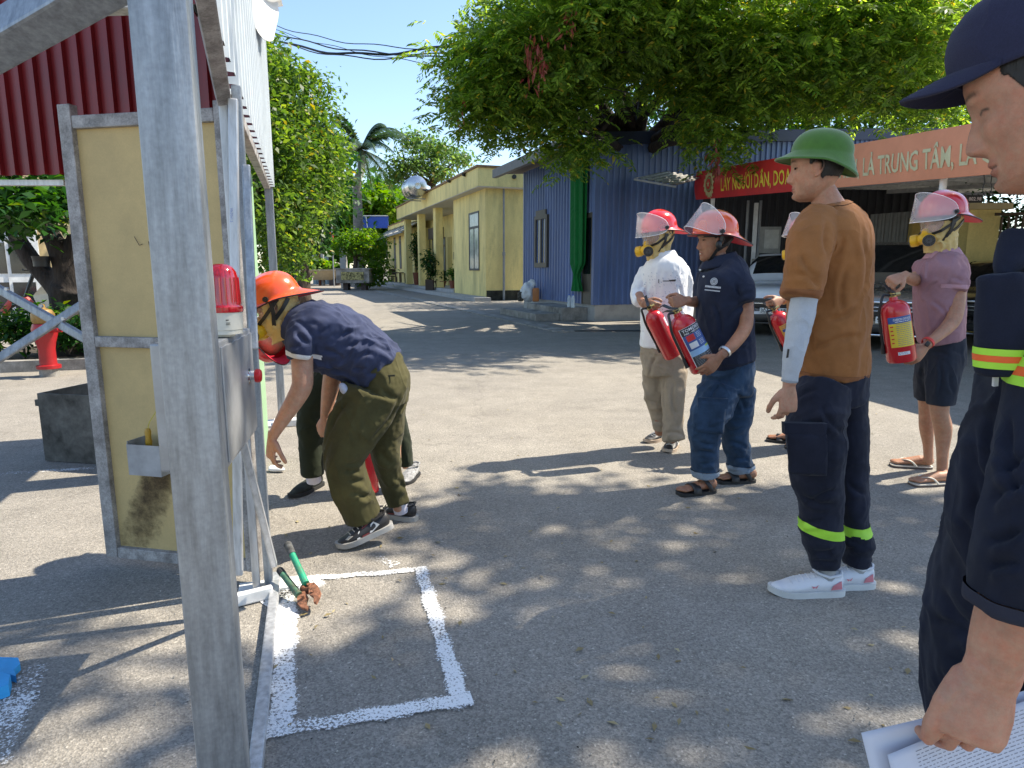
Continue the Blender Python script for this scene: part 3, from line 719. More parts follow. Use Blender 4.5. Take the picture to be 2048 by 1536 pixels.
# dark shed interior wall behind the cars
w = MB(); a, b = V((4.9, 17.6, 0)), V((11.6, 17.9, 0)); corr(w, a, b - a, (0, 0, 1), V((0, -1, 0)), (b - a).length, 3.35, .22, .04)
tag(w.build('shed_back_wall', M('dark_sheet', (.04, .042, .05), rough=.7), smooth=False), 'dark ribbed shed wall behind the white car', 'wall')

# ================================================================ BACKGROUND THINGS DOWN THE ROAD
dc = on_l(1190, 640, lb - .9)
w = MB(); c = G(1228, 640); 
w.grid(lambda a, b: c + V(((a - .5) * .46, (b - .5) * .34 + .1 * (a - .5), .02 + .09 * abs(2 * a - 1) ** 3 + .07 * b)), 10, 8)
w.grid(lambda a, b: c + V(((a - .5) * .46, (b - .5) * .34 + .1 * (a - .5), .01 + .09 * abs(2 * a - 1) ** 3 + .07 * b)), 10, 8, flip=True)
tag(w.build('dustpan', M('red_plastic', (.50, .02, .03), rough=.4)), 'red plastic dustpan lying by the blue cabin plinth', 'dustpan')
dr = G(1218, 662); w = MB(); w.box(dr + V((0, 0, .006)), (1.5, .28, .008)); tag(w.build('drain_grate', M('wet_dirt', (.03, .028, .025), rough=.5), smooth=False), 'dark drain slot in the paving near the red dustpan', 'drain')
# shadowy concrete gutter strip (apron) along the cabins
w = MB(); wbox(w, rb0 - 2.5, rb0 + 26, lb - 2.1, lb - 1.7, 0, .03); tag(w.build('gutter_strip', CONC, smooth=False), kind='structure')
# bags and bottles on the steps
def bottle(p, h=.24, r=.033, mt=None, lab='', grp=None):
    t_ = thing('water_bottle', lab, 'bottle', p, group=grp)
    w = MB(); w.lathe([(.001, 0), (r, .005), (r, h * .3), (r * .92, h * .34), (r, h * .38), (r, h * .7), (r * .45, h * .9), (r * .42, h * .95)], Matrix.Translation(p), 12)
    w.build('bottle_body', clearmat('clear_plastic', (.75, .85, .9), .5), t_)
    MB().lathe([(.001, h), (r * .5, h), (r * .5, h * .93), (.001, h * .93)], Matrix.Translation(p), 10).build('cap', M('blue_cap', (.05, .15, .6)), t_)
for u_, lab in ((1138, 'left clear water bottle on the step by the cabin door'), (1146, 'right clear water bottle on the step by the cabin door')):
    q = on_l(u_, 618, lb - .45); q.z = .342; bottle(q, .34, .05, lab=lab)
bg_ = thing('shopping_bags', 'white plastic bag with an orange pouch on the step by the cabin wall', 'bag', on_l(1058, 600, lb - .4).xy.to_3d() + V((0, 0, .34)))
q = on_l(1057, 590, lb - .4)
w = MB(); w.ell(V((q.x, q.y, .62)), (.24, .2, .30), n=18, m=12); w.ell(V((q.x + .1, q.y, .92)), (.13, .1, .14)); me = remesh(w, .03, 2); c_ = co(me); c_ += nrm(me) * (fbm(c_ * 7, 3)[:, None] * .04); setco(me, c_)
link_mesh('bag', me, M('white_bag', (.72, .74, .76), rough=.4), bg_)
w = MB(); w.box((q.x + .22, q.y - .15, .56), (.20, .16, .42), bev=.05); w.build('pouch', M('orange_pouch', (.55, .2, .06), rough=.5), bg_)
w = MB(); w.box((q.x - .24, q.y, .50), (.18, .2, .3), bev=.05); w.build('dark_bundle', M('striped_cloth', (.12, .11, .09), rough=.9, var=.9, scale=20), bg_)
# porch plants
LEAF_D = leafmat('dark_leaf', (.010, .045, .010), (.035, .115, .018), .30)
LEAF_M = leafmat('mid_leaf', (.022, .085, .012), (.085, .20, .022), .42)
LEAF_B = leafmat('bright_leaf', (.045, .13, .012), (.17, .29, .03), .45)
def leaves_np(centres, size, aspect=.45, droop=.3, rng=RNG, up=.0):
    """centres (N,3): folded kite leaves, 2 quads -> use 1 quad kite each"""
    n = len(centres); th = rng.uniform(0, 2 * math.pi, n); ph = rng.normal(-droop, .45, n)
    d = np.stack([np.cos(th) * np.cos(ph), np.sin(th) * np.cos(ph), np.sin(ph)], 1)
    s_ = np.cross(d, rng.normal(0, .45, (n, 3)) + [0, 0, 1]); s_ /= np.linalg.norm(s_, axis=1)[:, None]
    L_ = (size * rng.uniform(.5, 1.45, n))[:, None]
    nn = np.cross(s_, d)
    a = centres; b = centres + d * L_ * .5 + s_ * L_ * aspect * .5 + nn * L_ * .06; c = centres + d * L_ - nn * L_ * .10; e = centres + d * L_ * .5 - s_ * L_ * aspect * .5 + nn * L_ * .06
    v = np.stack([a, b, c, e], 1).reshape(-1, 3); f = np.arange(n * 4).reshape(-1, 4)
    return v, f
def blob_pts(blobs, n, rng=RNG, shell=.55, clump=0, csize=.35):
    """points in ellipsoid blobs [(c, r)], denser to the outside, optionally in clumps"""
    vols = np.array([b[1][0] * b[1][1] * b[1][2] for b in blobs]) ** .75; pr = vols / vols.sum(); out = []
    m = n if not clump else max(1, n // clump)
    idx = rng.choice(len(blobs), m, p=pr)
    d = rng.normal(0, 1, (m, 3)); d /= np.linalg.norm(d, axis=1)[:, None]
    rad = (shell + (1 - shell) * rng.random(m)) ** .8 * (1 + .15 * rng.normal(0, 1, m))
    c = np.array([list(b[0]) for b in blobs])[idx]; r = np.array([list(b[1]) for b in blobs])[idx]
    p = c + d * r * rad[:, None]
    if clump:
        p = np.repeat(p, clump, 0) + rng.normal(0, csize, (m * clump, 3)) * [1, 1, .7]
    return p
def potted(name, label, p, pot, h, spread, n=500, ls=.10, mat=LEAF_D, potr=.16, poth=.3, potmat=None, square=False):
    t_ = thing(name, label, 'potted plant', p)
    w = MB()
    if square: w.prism([V(p) + V((x * potr * .8, y * potr * .8, 0)) for x, y in ((-1, -1), (1, -1), (1, 1), (-1, 1))], (0, 0, poth))
    else: w.lathe([(.001, 0), (potr * .7, 0), (potr, poth * .9), (potr * 1.1, poth * .9), (potr * 1.1, poth), (potr * .9, poth), (.001, poth * .93)], Matrix.Translation(V(p)), 16)
    w.build('pot', potmat or TERRA, t_, smooth=not square)
    w = MB()
    for k in range(5):
        a = k * 1.3; w.tube([V(p) + V((0, 0, poth * .8)), V(p) + V((math.cos(a) * spread * .2, math.sin(a) * spread * .2, h * .5)), V(p) + V((math.cos(a) * spread * .45, math.sin(a) * spread * .45, h * .85))], [.02, .014, .006], 5)
    w.build('stem', BARK, t_)
    pts = blob_pts([(V(p) + V((0, 0, h * .75)), (spread, spread, h * .3)), (V(p) + V((spread * .3, 0, h * .5)), (spread * .6, spread * .6, h * .2))], n, shell=.2)
    v, f = leaves_np(pts, ls); link_mesh('foliage', np_mesh('foliage', v, f), mat, t_, smooth=False)
def at_l(u, v, l, z): q = on_l(u, v, l); q.z = z; return q
potted('potted_plant', 'tall leafy bush in a brown square pot at the edge of the porch', at_l(860, 588, lf - .35, .0), 0, 2.3, .55, 900, .16, potr=.28, poth=.75, potmat=DWOOD, square=True)
potted('potted_plant', 'low spreading bush in a wide terracotta pot on the porch', at_l(881, 578, lf + .3, .30), 0, 1.0, .5, 500, .16, potr=.34, poth=.36)
potted('potted_plant', 'small round bush in a red pot beside the near wall of the porch', at_l(906, 580, lf + .5, .30), 0, 1.15, .32, 350, .14, LEAF_M, potr=.2, poth=.42)
potted('potted_plant', 'slim climbing plant in a red pot between the porch columns', at_l(833, 565, lf + .3, .30), 0, 3.3, .4, 600, .2, potr=.22, poth=.8)
potted('potted_plant', 'white round pot with a dark bush at the far end of the porch', at_l(755, 575, lf - .6, 0), 0, 2.6, .9, 900, .22, potr=.5, poth=1.0, potmat=WHITEP)
# benches on the porch
for k, (u_, lab) in enumerate(((785, 'dark wooden bench on the porch left of the first column'), (801, 'dark wooden table beside the bench on the porch'))):
    q = at_l(u_, 565, lf + .5, .30); t_ = thing('wooden_bench' if k == 0 else 'wooden_table', lab, 'bench' if k == 0 else 'table', q)
    w = MB(); R = Matrix.Rotation(-RAZ * -1, 3, 'Z')
    w.box(q + V((0, 0, .45 if k == 0 else .75)), (.5, 2.0, .07), R); w.build('seat' if k == 0 else 'top', DWOOD, t_, smooth=False)
    if k == 0: w = MB(); w.box(q + LR * .24 + V((0, 0, .8)), (.05, 2.0, .45), R); w.build('backrest', DWOOD, t_, smooth=False)
    for sx in (-1, 1):
        for sy in (-1, 1): MB().box(q + LR * .2 * sx + RD * .9 * sy + V((0, 0, .21 if k == 0 else .36)), (.07, .09, .42 if k == 0 else .71)).build('leg', DWOOD, t_, smooth=False)
# bonsai planters on the road
def planter(name, label, c, rx, ry, h, zb_, mat=CONC, square=False):
    t_ = thing(name, label, 'planter', V((c.x, c.y, 0)))
    w = MB()
    if square: w.box(V((c.x, c.y, zb_ + h / 2)), (rx * 2, ry * 2, h), bev=.04); w.box(V((c.x, c.y, zb_ + h + .04)), (rx * 2.1, ry * 2.1, .09), bev=.02)
    else:
        S = Matrix.Translation((c.x, c.y, zb_)) @ Matrix.Diagonal((rx, ry, 1, 1)); w.lathe([(.001, 0), (.62, 0), (.9, h * .6), (1.0, h * .85), (1.08, h * .88), (1.08, h), (.95, h), (.9, h * .85), (.001, h * .8)], S, 28)
    w.build('bowl', mat, t_, smooth=not square)
    w = MB()
    for sx in (-.55, .55): w.box(V((c.x + sx * rx, c.y, zb_ / 2)), (rx * .3, ry * .9, zb_ - .004), bev=.02)
    w.build('foot', M('dark_stone', (.08, .06, .06), rough=.8), t_, smooth=False)
    return t_
pl1 = planter('round_planter', 'shallow round concrete planter bowl full of bright green leaves', G(640, 571), 2.3, 1.4, .85, .45, M('beige_bowl', (.42, .34, .22), rough=.8, dirt=((.2, .16, .1), 3, .5, .8, .6)))
c = G(640, 571); v, f = leaves_np(blob_pts([(V((c.x, c.y, 1.75)), (1.3, .9, .5))], 500, shell=.1), .42, .7)
tag(link_mesh('leafy_plant', np_mesh('f', v, f), LEAF_B, smooth=False), 'bright green leafy plant growing out of the round planter bowl', 'plant')
c = G(712, 580)
pl2 = planter('square_planter', 'square stone planter with a yellow carved panel under the trimmed tree', c, 1.05, .8, .85, .45, CONC, True)
w = MB(); w.box(V((c.x, c.y - .83, .9)), (1.4, .04, .5)); w.build('carved_panel', M('carved_yellow', (.40, .36, .15), rough=.8, var=.6, scale=9), pl2, smooth=False)
pl3 = planter('stone_trough', 'low grey stone trough at the road side behind the helmeted man', G(594, 575), 1.0, .7, .5, .25, CONC2, True)
# white car far away
w = MB(); c = G(648, 566); tcar = thing('far_car', 'white hatchback parked far down the road behind the round planter', 'car', c)
w.grid(lambda a, b: c + V(((a - .5) * 4.2, -.8 * math.sin(b * math.pi), .35 + 1.1 * math.sin(b * math.pi / 2) * (1 if .2 < a < .75 else .55 + .2 * math.sin(a * 3)))), 24, 10)
w.build('body', M('car_white', (.75, .76, .78), rough=.25), tcar)
w = MB(); w.box(c + V((-.5, -.72, 1.15)), (1.7, .1, .35)); w.build('windows', GLASSD, tcar)
for x in (-1.4, 1.3): MB().tube([c + V((x, -.85, .33)), c + V((x, -.6, .33))], .33, 16).build('wheel', RUBBER, tcar)
# flag, poles, grey fence at the end of the road
fl = thing('red_flag', 'small red flag on a thin pole above the trimmed tree planter', 'flag', G(668, 572))
p = P(668, 560, 52); MB().tube([V((p.x, p.y, 0)), V((p.x, p.y, 5.4))], .05, 6).build('pole', GREYP, fl)
w = MB(); a, b, c_, d = P(660, 464, 52), P(664, 486, 52), P(668, 500, 52), P(655, 488, 52)
w.grid(lambda s_, t_: P(659 + 6 * s_ + 3 * math.sin(t_ * 5), 464 + 34 * t_ + 5 * s_, 52 + .2 * math.sin(s_ * 6)), 6, 8); w.build('flag_cloth', M('flag_red', (.62, .06, .03), rough=.8), fl)
for u_, lab in ((639, 'rusty red pole at the far end of the road'), (646, 'pale pole beside the rusty red pole at the end of the road')):
    p = P(u_, 540, 55); w = MB(); w.tube([V((p.x, p.y, 0)), V((p.x, p.y, 5.0 if u_ == 639 else 5.8))], .13, 8); tag(w.build('pole', M('rust_pole', (.25, .09, .05)) if u_ == 639 else CONC2), lab, 'pole')
p, q = P(622, 540, 60), P(658, 540, 60); w = MB(); p.z = q.z = 0; corr(w, p, q - p, (0, 0, 1), (0, -1, 0), (q - p).length, 2.6, .5, .12)
tag(w.build('grey_gate', M('grey_gate_paint', (.30, .36, .38), rough=.6), smooth=False), 'pale grey ribbed gate at the far end of the road', 'gate')
for u_, lab in ((594, 'square concrete gate post beside the shrubs at the left of the road end'), (688, 'square concrete gate post left of the trimmed tree')):
    p = P(u_, 540, 48); w = MB(); w.box((p.x, p.y, 1.5), (.42, .42, 3.0)); tag(w.build('gate_post', CONC2, smooth=False), lab, 'gate post')
p, q = P(545, 540, 40), P(562, 540, 46); p.z = q.z = 0; w = MB(); corr(w, p, q - p, (0, 0, 1), (0, -1, 0), (q - p).length, 1.9, .3, .04, H2=1.5); tag(w.build('paling_fence', CONC2, smooth=False), 'grey paling fence at the left of the road end', 'fence')
# blue roof sign beyond the far wing
p, q = P(722, 455, 60), P(776, 455, 60); w = MB(); w.prism([P(722, 456, 60), P(776, 456, 60), P(776, 432, 60), P(722, 432, 60)], (0, .3, 0)); bs = tag(w.build('blue_hoarding', M('blue_board', (.02, .08, .45), rough=.5), smooth=False), 'bright blue board rising behind the far roof', 'hoarding')
w = MB(); w.bar(P(735, 455, 59.9), P(732, 433, 59.9), .08, .05); w.bar(P(722, 431.5, 59.9), P(776, 431.5, 59.9), .12, .08); w.build('white_trim', WHITEP, bs, smooth=False)
# ================================================================ LEFT SIDE: kerb, hydrant, trough, cream house
kb = MB(); p, q = G(-200, 752), G(240, 735); kb.bar(V((p.x, p.y, .07)), V((q.x, q.y, .07)), .16, .15); tag(kb.build('kerb', CONC, smooth=False), kind='structure')
bed = MB(); bed.add([V((p.x, p.y + .08, .10)), V((q.x, q.y + .08, .10)), V((q.x - .5, q.y + 2.6, .10)), V((p.x, p.y + 2.6, .10))], [(0, 1, 2, 3)])
tag(bed.build('planting_bed', M('soil', (.06, .045, .03), rough=.95, var=.5, bump=.8, bscale=20), smooth=False), kind='structure')
hb = G(100, 752)
hy = thing('fire_hydrant', 'red fire hydrant with a yellow cap in front of the tree trunk', 'hydrant', hb)
T = Matrix.Translation(hb)
MB().lathe([(.001, 0), (.11, 0), (.11, .10), (.001, .10)], T, 14).build('foot', CONC, hy)
MB().lathe([(.001, .10), (.135, .10), (.135, .14), (.095, .15), (.092, .34), (.105, .42), (.135, .52), (.14, .60), (.12, .66), (.001, .67)], T, 20).build('barrel', RED, hy)
MB().lathe([(.001, .665), (.11, .665), (.13, .70), (.13, .78), (.10, .83), (.04, .85), (.03, .90), (.001, .90)], T, 16).build('cap', M('hydrant_yellow', (.34, .20, .05), rough=.5, var=.3), hy)
w = MB(); w.tube([hb + V((.1, -.05, .60)), hb + V((.27, -.1, .61))], .05, 10); w.tube([hb + V((.27, -.1, .61)), hb + V((.31, -.11, .615))], .025, 8); w.build('side_outlet', RED, hy)
# steel trough
tr = thing('steel_trough', 'rusty grey open steel trough behind the yellow door', 'trough', G(150, 930))
MET = M('sooty_steel', (.17, .165, .15), rough=.6, metal=.4, var=.5, scale=3, dirt=((.03, .03, .028), 3.5, .45, .7, .85), bump=.1)
A, B = G(92, 922), G(250, 932); zt = 1.33 + A.y * (-.1704 - (775 - 768) / FPX * .9854) ; zt = P(92, 785, A.y).z
d = (B - A).normalized(); nrm_ = V((-d.y, d.x, 0)); L_ = (B - A).length + .35; D_ = .75
w = MB()
for (o_, a_, l__) in ((A, d, L_), (A + nrm_ * D_, d, L_)): w.box(o_ + a_ * l__ / 2 + V((0, 0, zt / 2)), (l__, .012, zt - .01), Matrix((d, nrm_, V((0, 0, 1)))).transposed())
for s_ in (0, L_): w.box(A + d * s_ + nrm_ * D_ / 2 + V((0, 0, zt / 2)), (.012, D_ - .016, zt - .012), Matrix((d, nrm_, V((0, 0, 1)))).transposed())
w.box(A + d * L_ / 2 + nrm_ * D_ / 2 + V((0, 0, .03)), (L_ - .03, D_ - .03, .01), Matrix((d, nrm_, V((0, 0, 1)))).transposed())
w.build('box', MET, tr, smooth=False)
w = MB(); w.box(A - d * .07 + nrm_ * .2 + V((0, 0, zt * .80)), (.14, .2, .045), Matrix((d, nrm_, V((0, 0, 1)))).transposed()); w.build('handle', MET, tr, smooth=False)
# cream house behind the tree at left
hs = thing('cream_house', 'cream house with glazed doors seen behind the left tree trunk', 'house', P(40, 500, 14).xy.to_3d())
p, q = P(-150, 500, 13.5), P(260, 500, 15.5); w = MB(); w.prism([V((p.x, p.y, 0)), V((q.x, q.y, 0)), V((q.x, q.y, 5)), V((p.x, p.y, 5))], (0, .3, 0)); w.build('wall', M('cream_paint', (.70, .55, .30), rough=.85, var=.1), hs, smooth=False)
dx = (q - p).xy.to_3d().normalized()
for k, (u_, wv_) in enumerate(((27, 1.0), (52, .55), (-70, 1.0))):
    c = P(u_, 500, 13.9 + .004 * u_); c.z = 0; w = MB(); w.box(c + V((0, -.12, 1.5)), (wv_, .06, 2.7), Matrix.Rotation(math.atan2(dx.y, dx.x), 3, 'Z')); fo = w.build('door_frame', WHITEP, hs, smooth=False)
    for zz in (.75, 1.55, 2.3): w = MB(); w.box(c + V((0, -.16, zz)), (wv_ * .7, .02, .62), Matrix.Rotation(math.atan2(dx.y, dx.x), 3, 'Z')); w.build('pane', GLASSD if k < 2 else GLASSL, fo, smooth=False)
# bicycle/motorbike part: wheel and cream fairing
mbk = thing('motorbike', 'cream motorbike with a red front guard parked behind the hydrant', 'motorbike', G(60, 690).xy.to_3d())
c = P(42, 642, 11.2); c2 = c + V((1.25, .3, 0))
for cc in (c, c2):
    w = MB(); w.tube([cc + V((math.cos(a) * .29, math.sin(a) * .05, math.sin(a) * .29)) for a in np.linspace(0, 2 * math.pi, 25)], .035, 6, cap=False); w.build('wheel', RUBBER, mbk)
w = MB(); w.tube([cc_ for cc_ in (c + V((-.28, 0, .15)), c + V((-.1, 0, .36)), c + V((.15, 0, .36)), c + V((.3, 0, .2)))], .05, 8); w.build('front_guard', M('pink_red', (.45, .07, .06)), mbk)
w = MB(); w.prism([c + V((.25, 0, .42)), c + V((.40, 0, .0)), c + V((1.1, .2, .05)), c + V((1.0, .2, .55)), c + V((.45, 0, .62))], (0, .25, 0)); w.build('fairing', M('cream_plastic', (.62, .55, .42), rough=.4), mbk, smooth=False)
w = MB(); w.ell(c + V((.85, .2, .72)), (.42, .14, .09)); w.tube([c + V((.1, 0, .35)), c + V((.32, 0, .82))], .03, 6); w.tube([c + V((.32, -.25, .85)), c + V((.32, .25, .85))], .02, 6); w.build('seat_and_bars', BLACK, mbk)
# ================================================================ STEEL TRAINING FRAME (left foreground)
fr = thing('training_structure', 'galvanised steel training structure with a thick post close to the camera', 'steel structure', (-.49, 1.05, 0))
WD = V((-.98, 3.0, 0)) - V((-.51, 1.35, 0)); WD = V((-.306, .952, 0)).normalized()   # direction of the frame's side wall
WN = V((WD.y, -WD.x, 0))                                   # to the right
RW = Matrix((WN, WD, V((0, 0, 1)))).transposed()
def fbar(p, q, w_, d_, mt=GALV, nm='bar', up=None, bev=.006, lab=None):
    o = MB().bar(p, q, w_, d_, up or WD, bev=bev).build(nm, mt, fr, smooth=False)
    if lab: o['label'] = lab
    return o
P1 = V((-.4868 * 1.05, 1.05, 0))
w = MB(); w.box(P1 + V((0, 0, 1.7)), (.078, .078, 3.4), RW, bev=.009); w.build('near_post', GALV, fr, smooth=True, ang=30)
X2 = lambda Y: -.3895 * 2.63 - .327 * (Y - 2.63)
P2 = V((-1.028, 2.63, 0)); P3 = V((-.3535 * 5.75, 5.75, 0))
w = MB(); w.box(P2 + V((0, 0, 1.0)), (.034, .05, 2.0), RW, bev=.004); w.build('hinge_post', GALV, fr, smooth=False)
w = MB(); w.box(P2 + V((-.045, -.02, 1.0)), (.03, .03, 2.0), RW, bev=.003); w.build('hinge_post', GALV2, fr, smooth=False)
w = MB(); w.box(P2 + V((.0, 0, .008)), (.24, .10, .012), RW); w.build('foot_plate', WHITEP, fr, smooth=False)
w = MB(); w.box(P3 + V((0, 0, 1.4)), (.065, .065, 2.8), RW, bev=.006); w.build('far_post', GALV, fr, smooth=False)
w = MB(); w.box(P3 + V((-.13, -.25, .95)), (.03, .04, 1.75), RW, bev=.003); w.build('far_post', GALV2, fr, smooth=False)
w = MB(); w.box(P3 + V((.02, -.1, .01)), (.25, .25, .016), RW); w.build('foot_plate', WHITEP, fr, smooth=False)
w = MB(); w.box(V((P3.x, P3.y, 0)) + V((.11, -.9, .9)), (.03, .03, 1.8), RW, bev=.003); w.build('far_post', GALV, fr, smooth=False)
# header beam along the wall
fbar(P(404, -30, 1.80), P(447, 200, 2.62), .05, .05, WSTEEL, 'header_beam')
fbar(P(447, 200, 2.62) + V((.02, 0, 0)), P(534, 372, 5.7), .045, .05, WSTEEL, 'header_beam')
# braces
br = fbar(P(466, 198, 2.56), P(477, 1150, 2.42), .034, .034, GALV2, 'brace', lab='bright brace with blue printed lettering')
A_, B_ = P(466, 198, 2.56), P(477, 1150, 2.42); d_ = (B_ - A_).normalized()
w = MB(); s_ = V((d_.z, 0, -d_.x)).normalized(); nrmv = d_.cross(s_).normalized(); nrmv = nrmv if nrmv.y < 0 else -nrmv; s_ = nrmv.cross(d_)
add_text(w, '10x20x1.2', A_.lerp(B_, .22) + nrmv * .0205 - s_ * .006, d_, s_ , None, .009, False); w.build('printed_mark', M('blue_ink', (.16, .22, .5)), br, smooth=False)
fbar(P(492, 330, 2.5), P(508, 700, 2.35), .03, .02, GALV, 'brace')
fbar(P(-160, 175, 1.35), P(270, -75, 1.12), .062, .062, GALV, 'brace', up=(0, -1, .4))
fbar(P(150, 2, 1.9), P(300, -2, 1.9), .06, .06, GALV2, 'cross_beam')
fbar(P(-90, 528, 3.3), P(205, 697, 3.1), .038, .03, GALV, 'cross_brace', up=(0, 1, 0))
fbar(P(-60, 755, 3.0), P(195, 590, 3.22), .038, .03, GALV, 'cross_brace', up=(0, 1, 0))
for (u_, v_, Y_) in ((128, 637, 3.02), (84, 612, 3.08), (15, 578, 3.1)):
    p = P(u_, v_, Y_); MB().tube([p, p + V((0, -.012, 0))], .008, 8).build('bolt', GALV2, fr)
# bar lying from the hinge post towards the camera
fbar(G(553, 1150, .02), G(500, 1640, .02), .038, .036, GALV2, 'ground_bar', up=(0, 0, 1))
fbar(G(440, 1208, .03), G(545, 1182, .03), .03, .05, WHITEP, 'ground_bar', up=(0, 0, 1))
fbar(P(485, 880, 2.2), P(548, 1130, 2.5), .026, .03, GALV2, 'brace')
# dark stays that stripe the ground at left

# door leaf with yellow boards
DTL, DBL, DTR, DBR = P(110, 232, 2.83), P(212, 1110, 2.83), P(462, 205, 2.67), P(526, 1142, 2.67)
x0, x1 = -.6395 * 2.83, -.400 * 2.67
door = thing('yellow_door', 'yellow board door in a weathered steel frame hanging behind the near post', 'door', (x0, 2.83, .05))
dd_ = (V((x1, 2.67, 0)) - V((x0, 2.83, 0))); dw = dd_.length; dd_.normalize(); dn = V((dd_.y, -dd_.x, 0)); RDm = Matrix((dd_, -dn, V((0, 0, 1)))).transposed()
zb0, zt0 = .055, 1.94
def dpt(x, z, off=0): return V((x0, 2.83, z)) + dd_ * x + dn * off
def dbox(nm, xa, xb, za, zb_, th, off, mt, bev=.004, par=None):
    w = MB(); w.box(dpt((xa + xb) / 2, (za + zb_) / 2, off), (xb - xa, th, zb_ - za), RDm, bev=bev); return w.build(nm, mt, par or door, smooth=False)
dbox('door_stile', -.01, .05, zb0, zt0 + .04, .04, 0, WSTEEL); dbox('door_stile', dw - .065, dw, zb0, zt0 + .02, .04, 0, WSTEEL)
dbox('door_rail', .052, dw - .067, zt0 - .055, zt0 - .005, .036, 0, WSTEEL); dbox('door_rail', .052, dw - .067, 1.005, 1.05, .036, .002, WSTEEL); dbox('door_rail', .052, dw - .067, zb0, zb0 + .05, .038, 0, WSTEEL)
dbox('board', .05, dw - .066, 1.046, zt0 - .053, .008, -.008, YPAN, 0); dbox('board', .05, dw - .066, zb0 + .048, 1.008, .008, -.009, YPAN, 0)
def stain_mat():
    m = bpy.data.materials.new('soot_stain'); m.use_nodes = True; t = m.node_tree; L = t.links; b = t.nodes['Principled BSDF']; out = t.nodes['Material Output']
    b.inputs['Base Color'].default_value = (.075, .045, .022, 1); b.inputs['Roughness'].default_value = .95
    tc = nd(t, 'ShaderNodeTexCoord'); n1 = nd(t, 'ShaderNodeTexNoise'); n1.inputs['Scale'].default_value = 26; n1.inputs['Detail'].default_value = 9; n1.inputs['Roughness'].default_value = .75
    L.new(tc.outputs['Object'], n1.inputs[0]); at = nd(t, 'ShaderNodeAttribute', attribute_name='edge')
    s_ = nd(t, 'ShaderNodeMath', operation='MULTIPLY_ADD'); L.new(at.outputs['Fac'], s_.inputs[0]); s_.inputs[1].default_value = .5; L.new(n1.outputs[0], s_.inputs[2])
    mr = nd(t, 'ShaderNodeMapRange'); mr.inputs[1].default_value = .56; mr.inputs[2].default_value = .95; mr.inputs[4].default_value = .8; L.new(s_.outputs[0], mr.inputs[0])
    tp_ = nd(t, 'ShaderNodeBsdfTransparent'); mx = nd(t, 'ShaderNodeMixShader'); L.new(mr.outputs[0], mx.inputs[0]); L.new(tp_.outputs[0], mx.inputs[1]); L.new(b.outputs[0], mx.inputs[2]); L.new(mx.outputs[0], out.inputs[0]); return m
bx = (P(322, 905, 2.76).x - x0) / dd_.x
vs, fs, ed = [], [], []
N_ = 26
for j in range(N_ + 1):
    for i in range(9):
        t_ = j / N_; a = i / 8; half = .10 + .03 * t_; cx = bx - .02 - .16 * t_
        vs.append(dpt(cx + (a * 2 - 1) * half, .47 - .36 * t_, .0008)); ed.append((1 - abs(2 * a - 1) ** 2) * (1 - .65 * t_) * (1 if j > 0 else .5))
for j in range(N_):
    for i in range(8): a = j * 9 + i; fs.append((a, a + 1, a + 10, a + 9))
me = bpy.data.meshes.new('stain'); me.from_pydata([tuple(v) for v in vs], [], fs); at = me.attributes.new('edge', 'FLOAT', 'POINT'); at.data.foreach_set('value', ed)
link_mesh('soot_stain', me, stain_mat(), door, smooth=False)
w = MB(); w.tube([dpt(.345, 1.44, .003), dpt(.352, 1.40, .003), dpt(.35, 1.36, .003), dpt(.356, 1.31, .003)], .0018, 4); w.tube([dpt(.28, 1.46, .003), dpt(.30, 1.425, .003), dpt(.315, 1.43, .003)], .0015, 4); w.build('scratch', DWOOD, door)
# small tray with pliers
ty = thing('wall_tray', 'small grey steel tray fixed on the yellow door', 'tray', dpt(bx, .5))
def tb(nm, a, b, c, d, e, f, mt, par): w = MB(); w.box(dpt((a + b) / 2, (e + f) / 2, (c + d) / 2), (b - a, d - c, f - e), RDm); return w.build(nm, mt, par, smooth=False)
ta, tb_, z0_, z1_ = bx - .055, bx + .10, .49, .62
TRAY = M('tray_steel', (.40, .41, .43), rough=.5, metal=.4, var=.2)
tb('tray_front', ta, tb_, .125, .128, z0_, z1_, TRAY, ty); tb('tray_side', ta, ta + .003, .003, .124, z0_, z1_ + .012, TRAY, ty); tb('tray_side', tb_ - .003, tb_, .003, .124, z0_, z1_, TRAY, ty); tb('tray_floor', ta + .004, tb_ - .004, .003, .124, z0_, z0_ + .003, TRAY, ty)
plr = thing('screwdriver', 'yellow handled tool standing in the small steel tray', 'tool', dpt(bx, .6))
p = dpt(bx + .012, .62, .08); w = MB(); w.lathe([(.001, .06), (.010, .058), (.013, .045), (.011, .02), (.014, .0), (.009, -.03), (.015, -.04), (.001, -.05)], Matrix.Translation(p), 12); w.build('grip', M('amber', (.45, .25, .02), rough=.3), plr)
w = MB(); w.tube([p + V((.0, 0, .055)), p + V((.01, 0, .085)), p + V((.035, 0, .12)), p + V((.05, .02, .16))], .0018, 5); w.build('wire', M('yellow_wire', (.6, .5, .05)), plr)

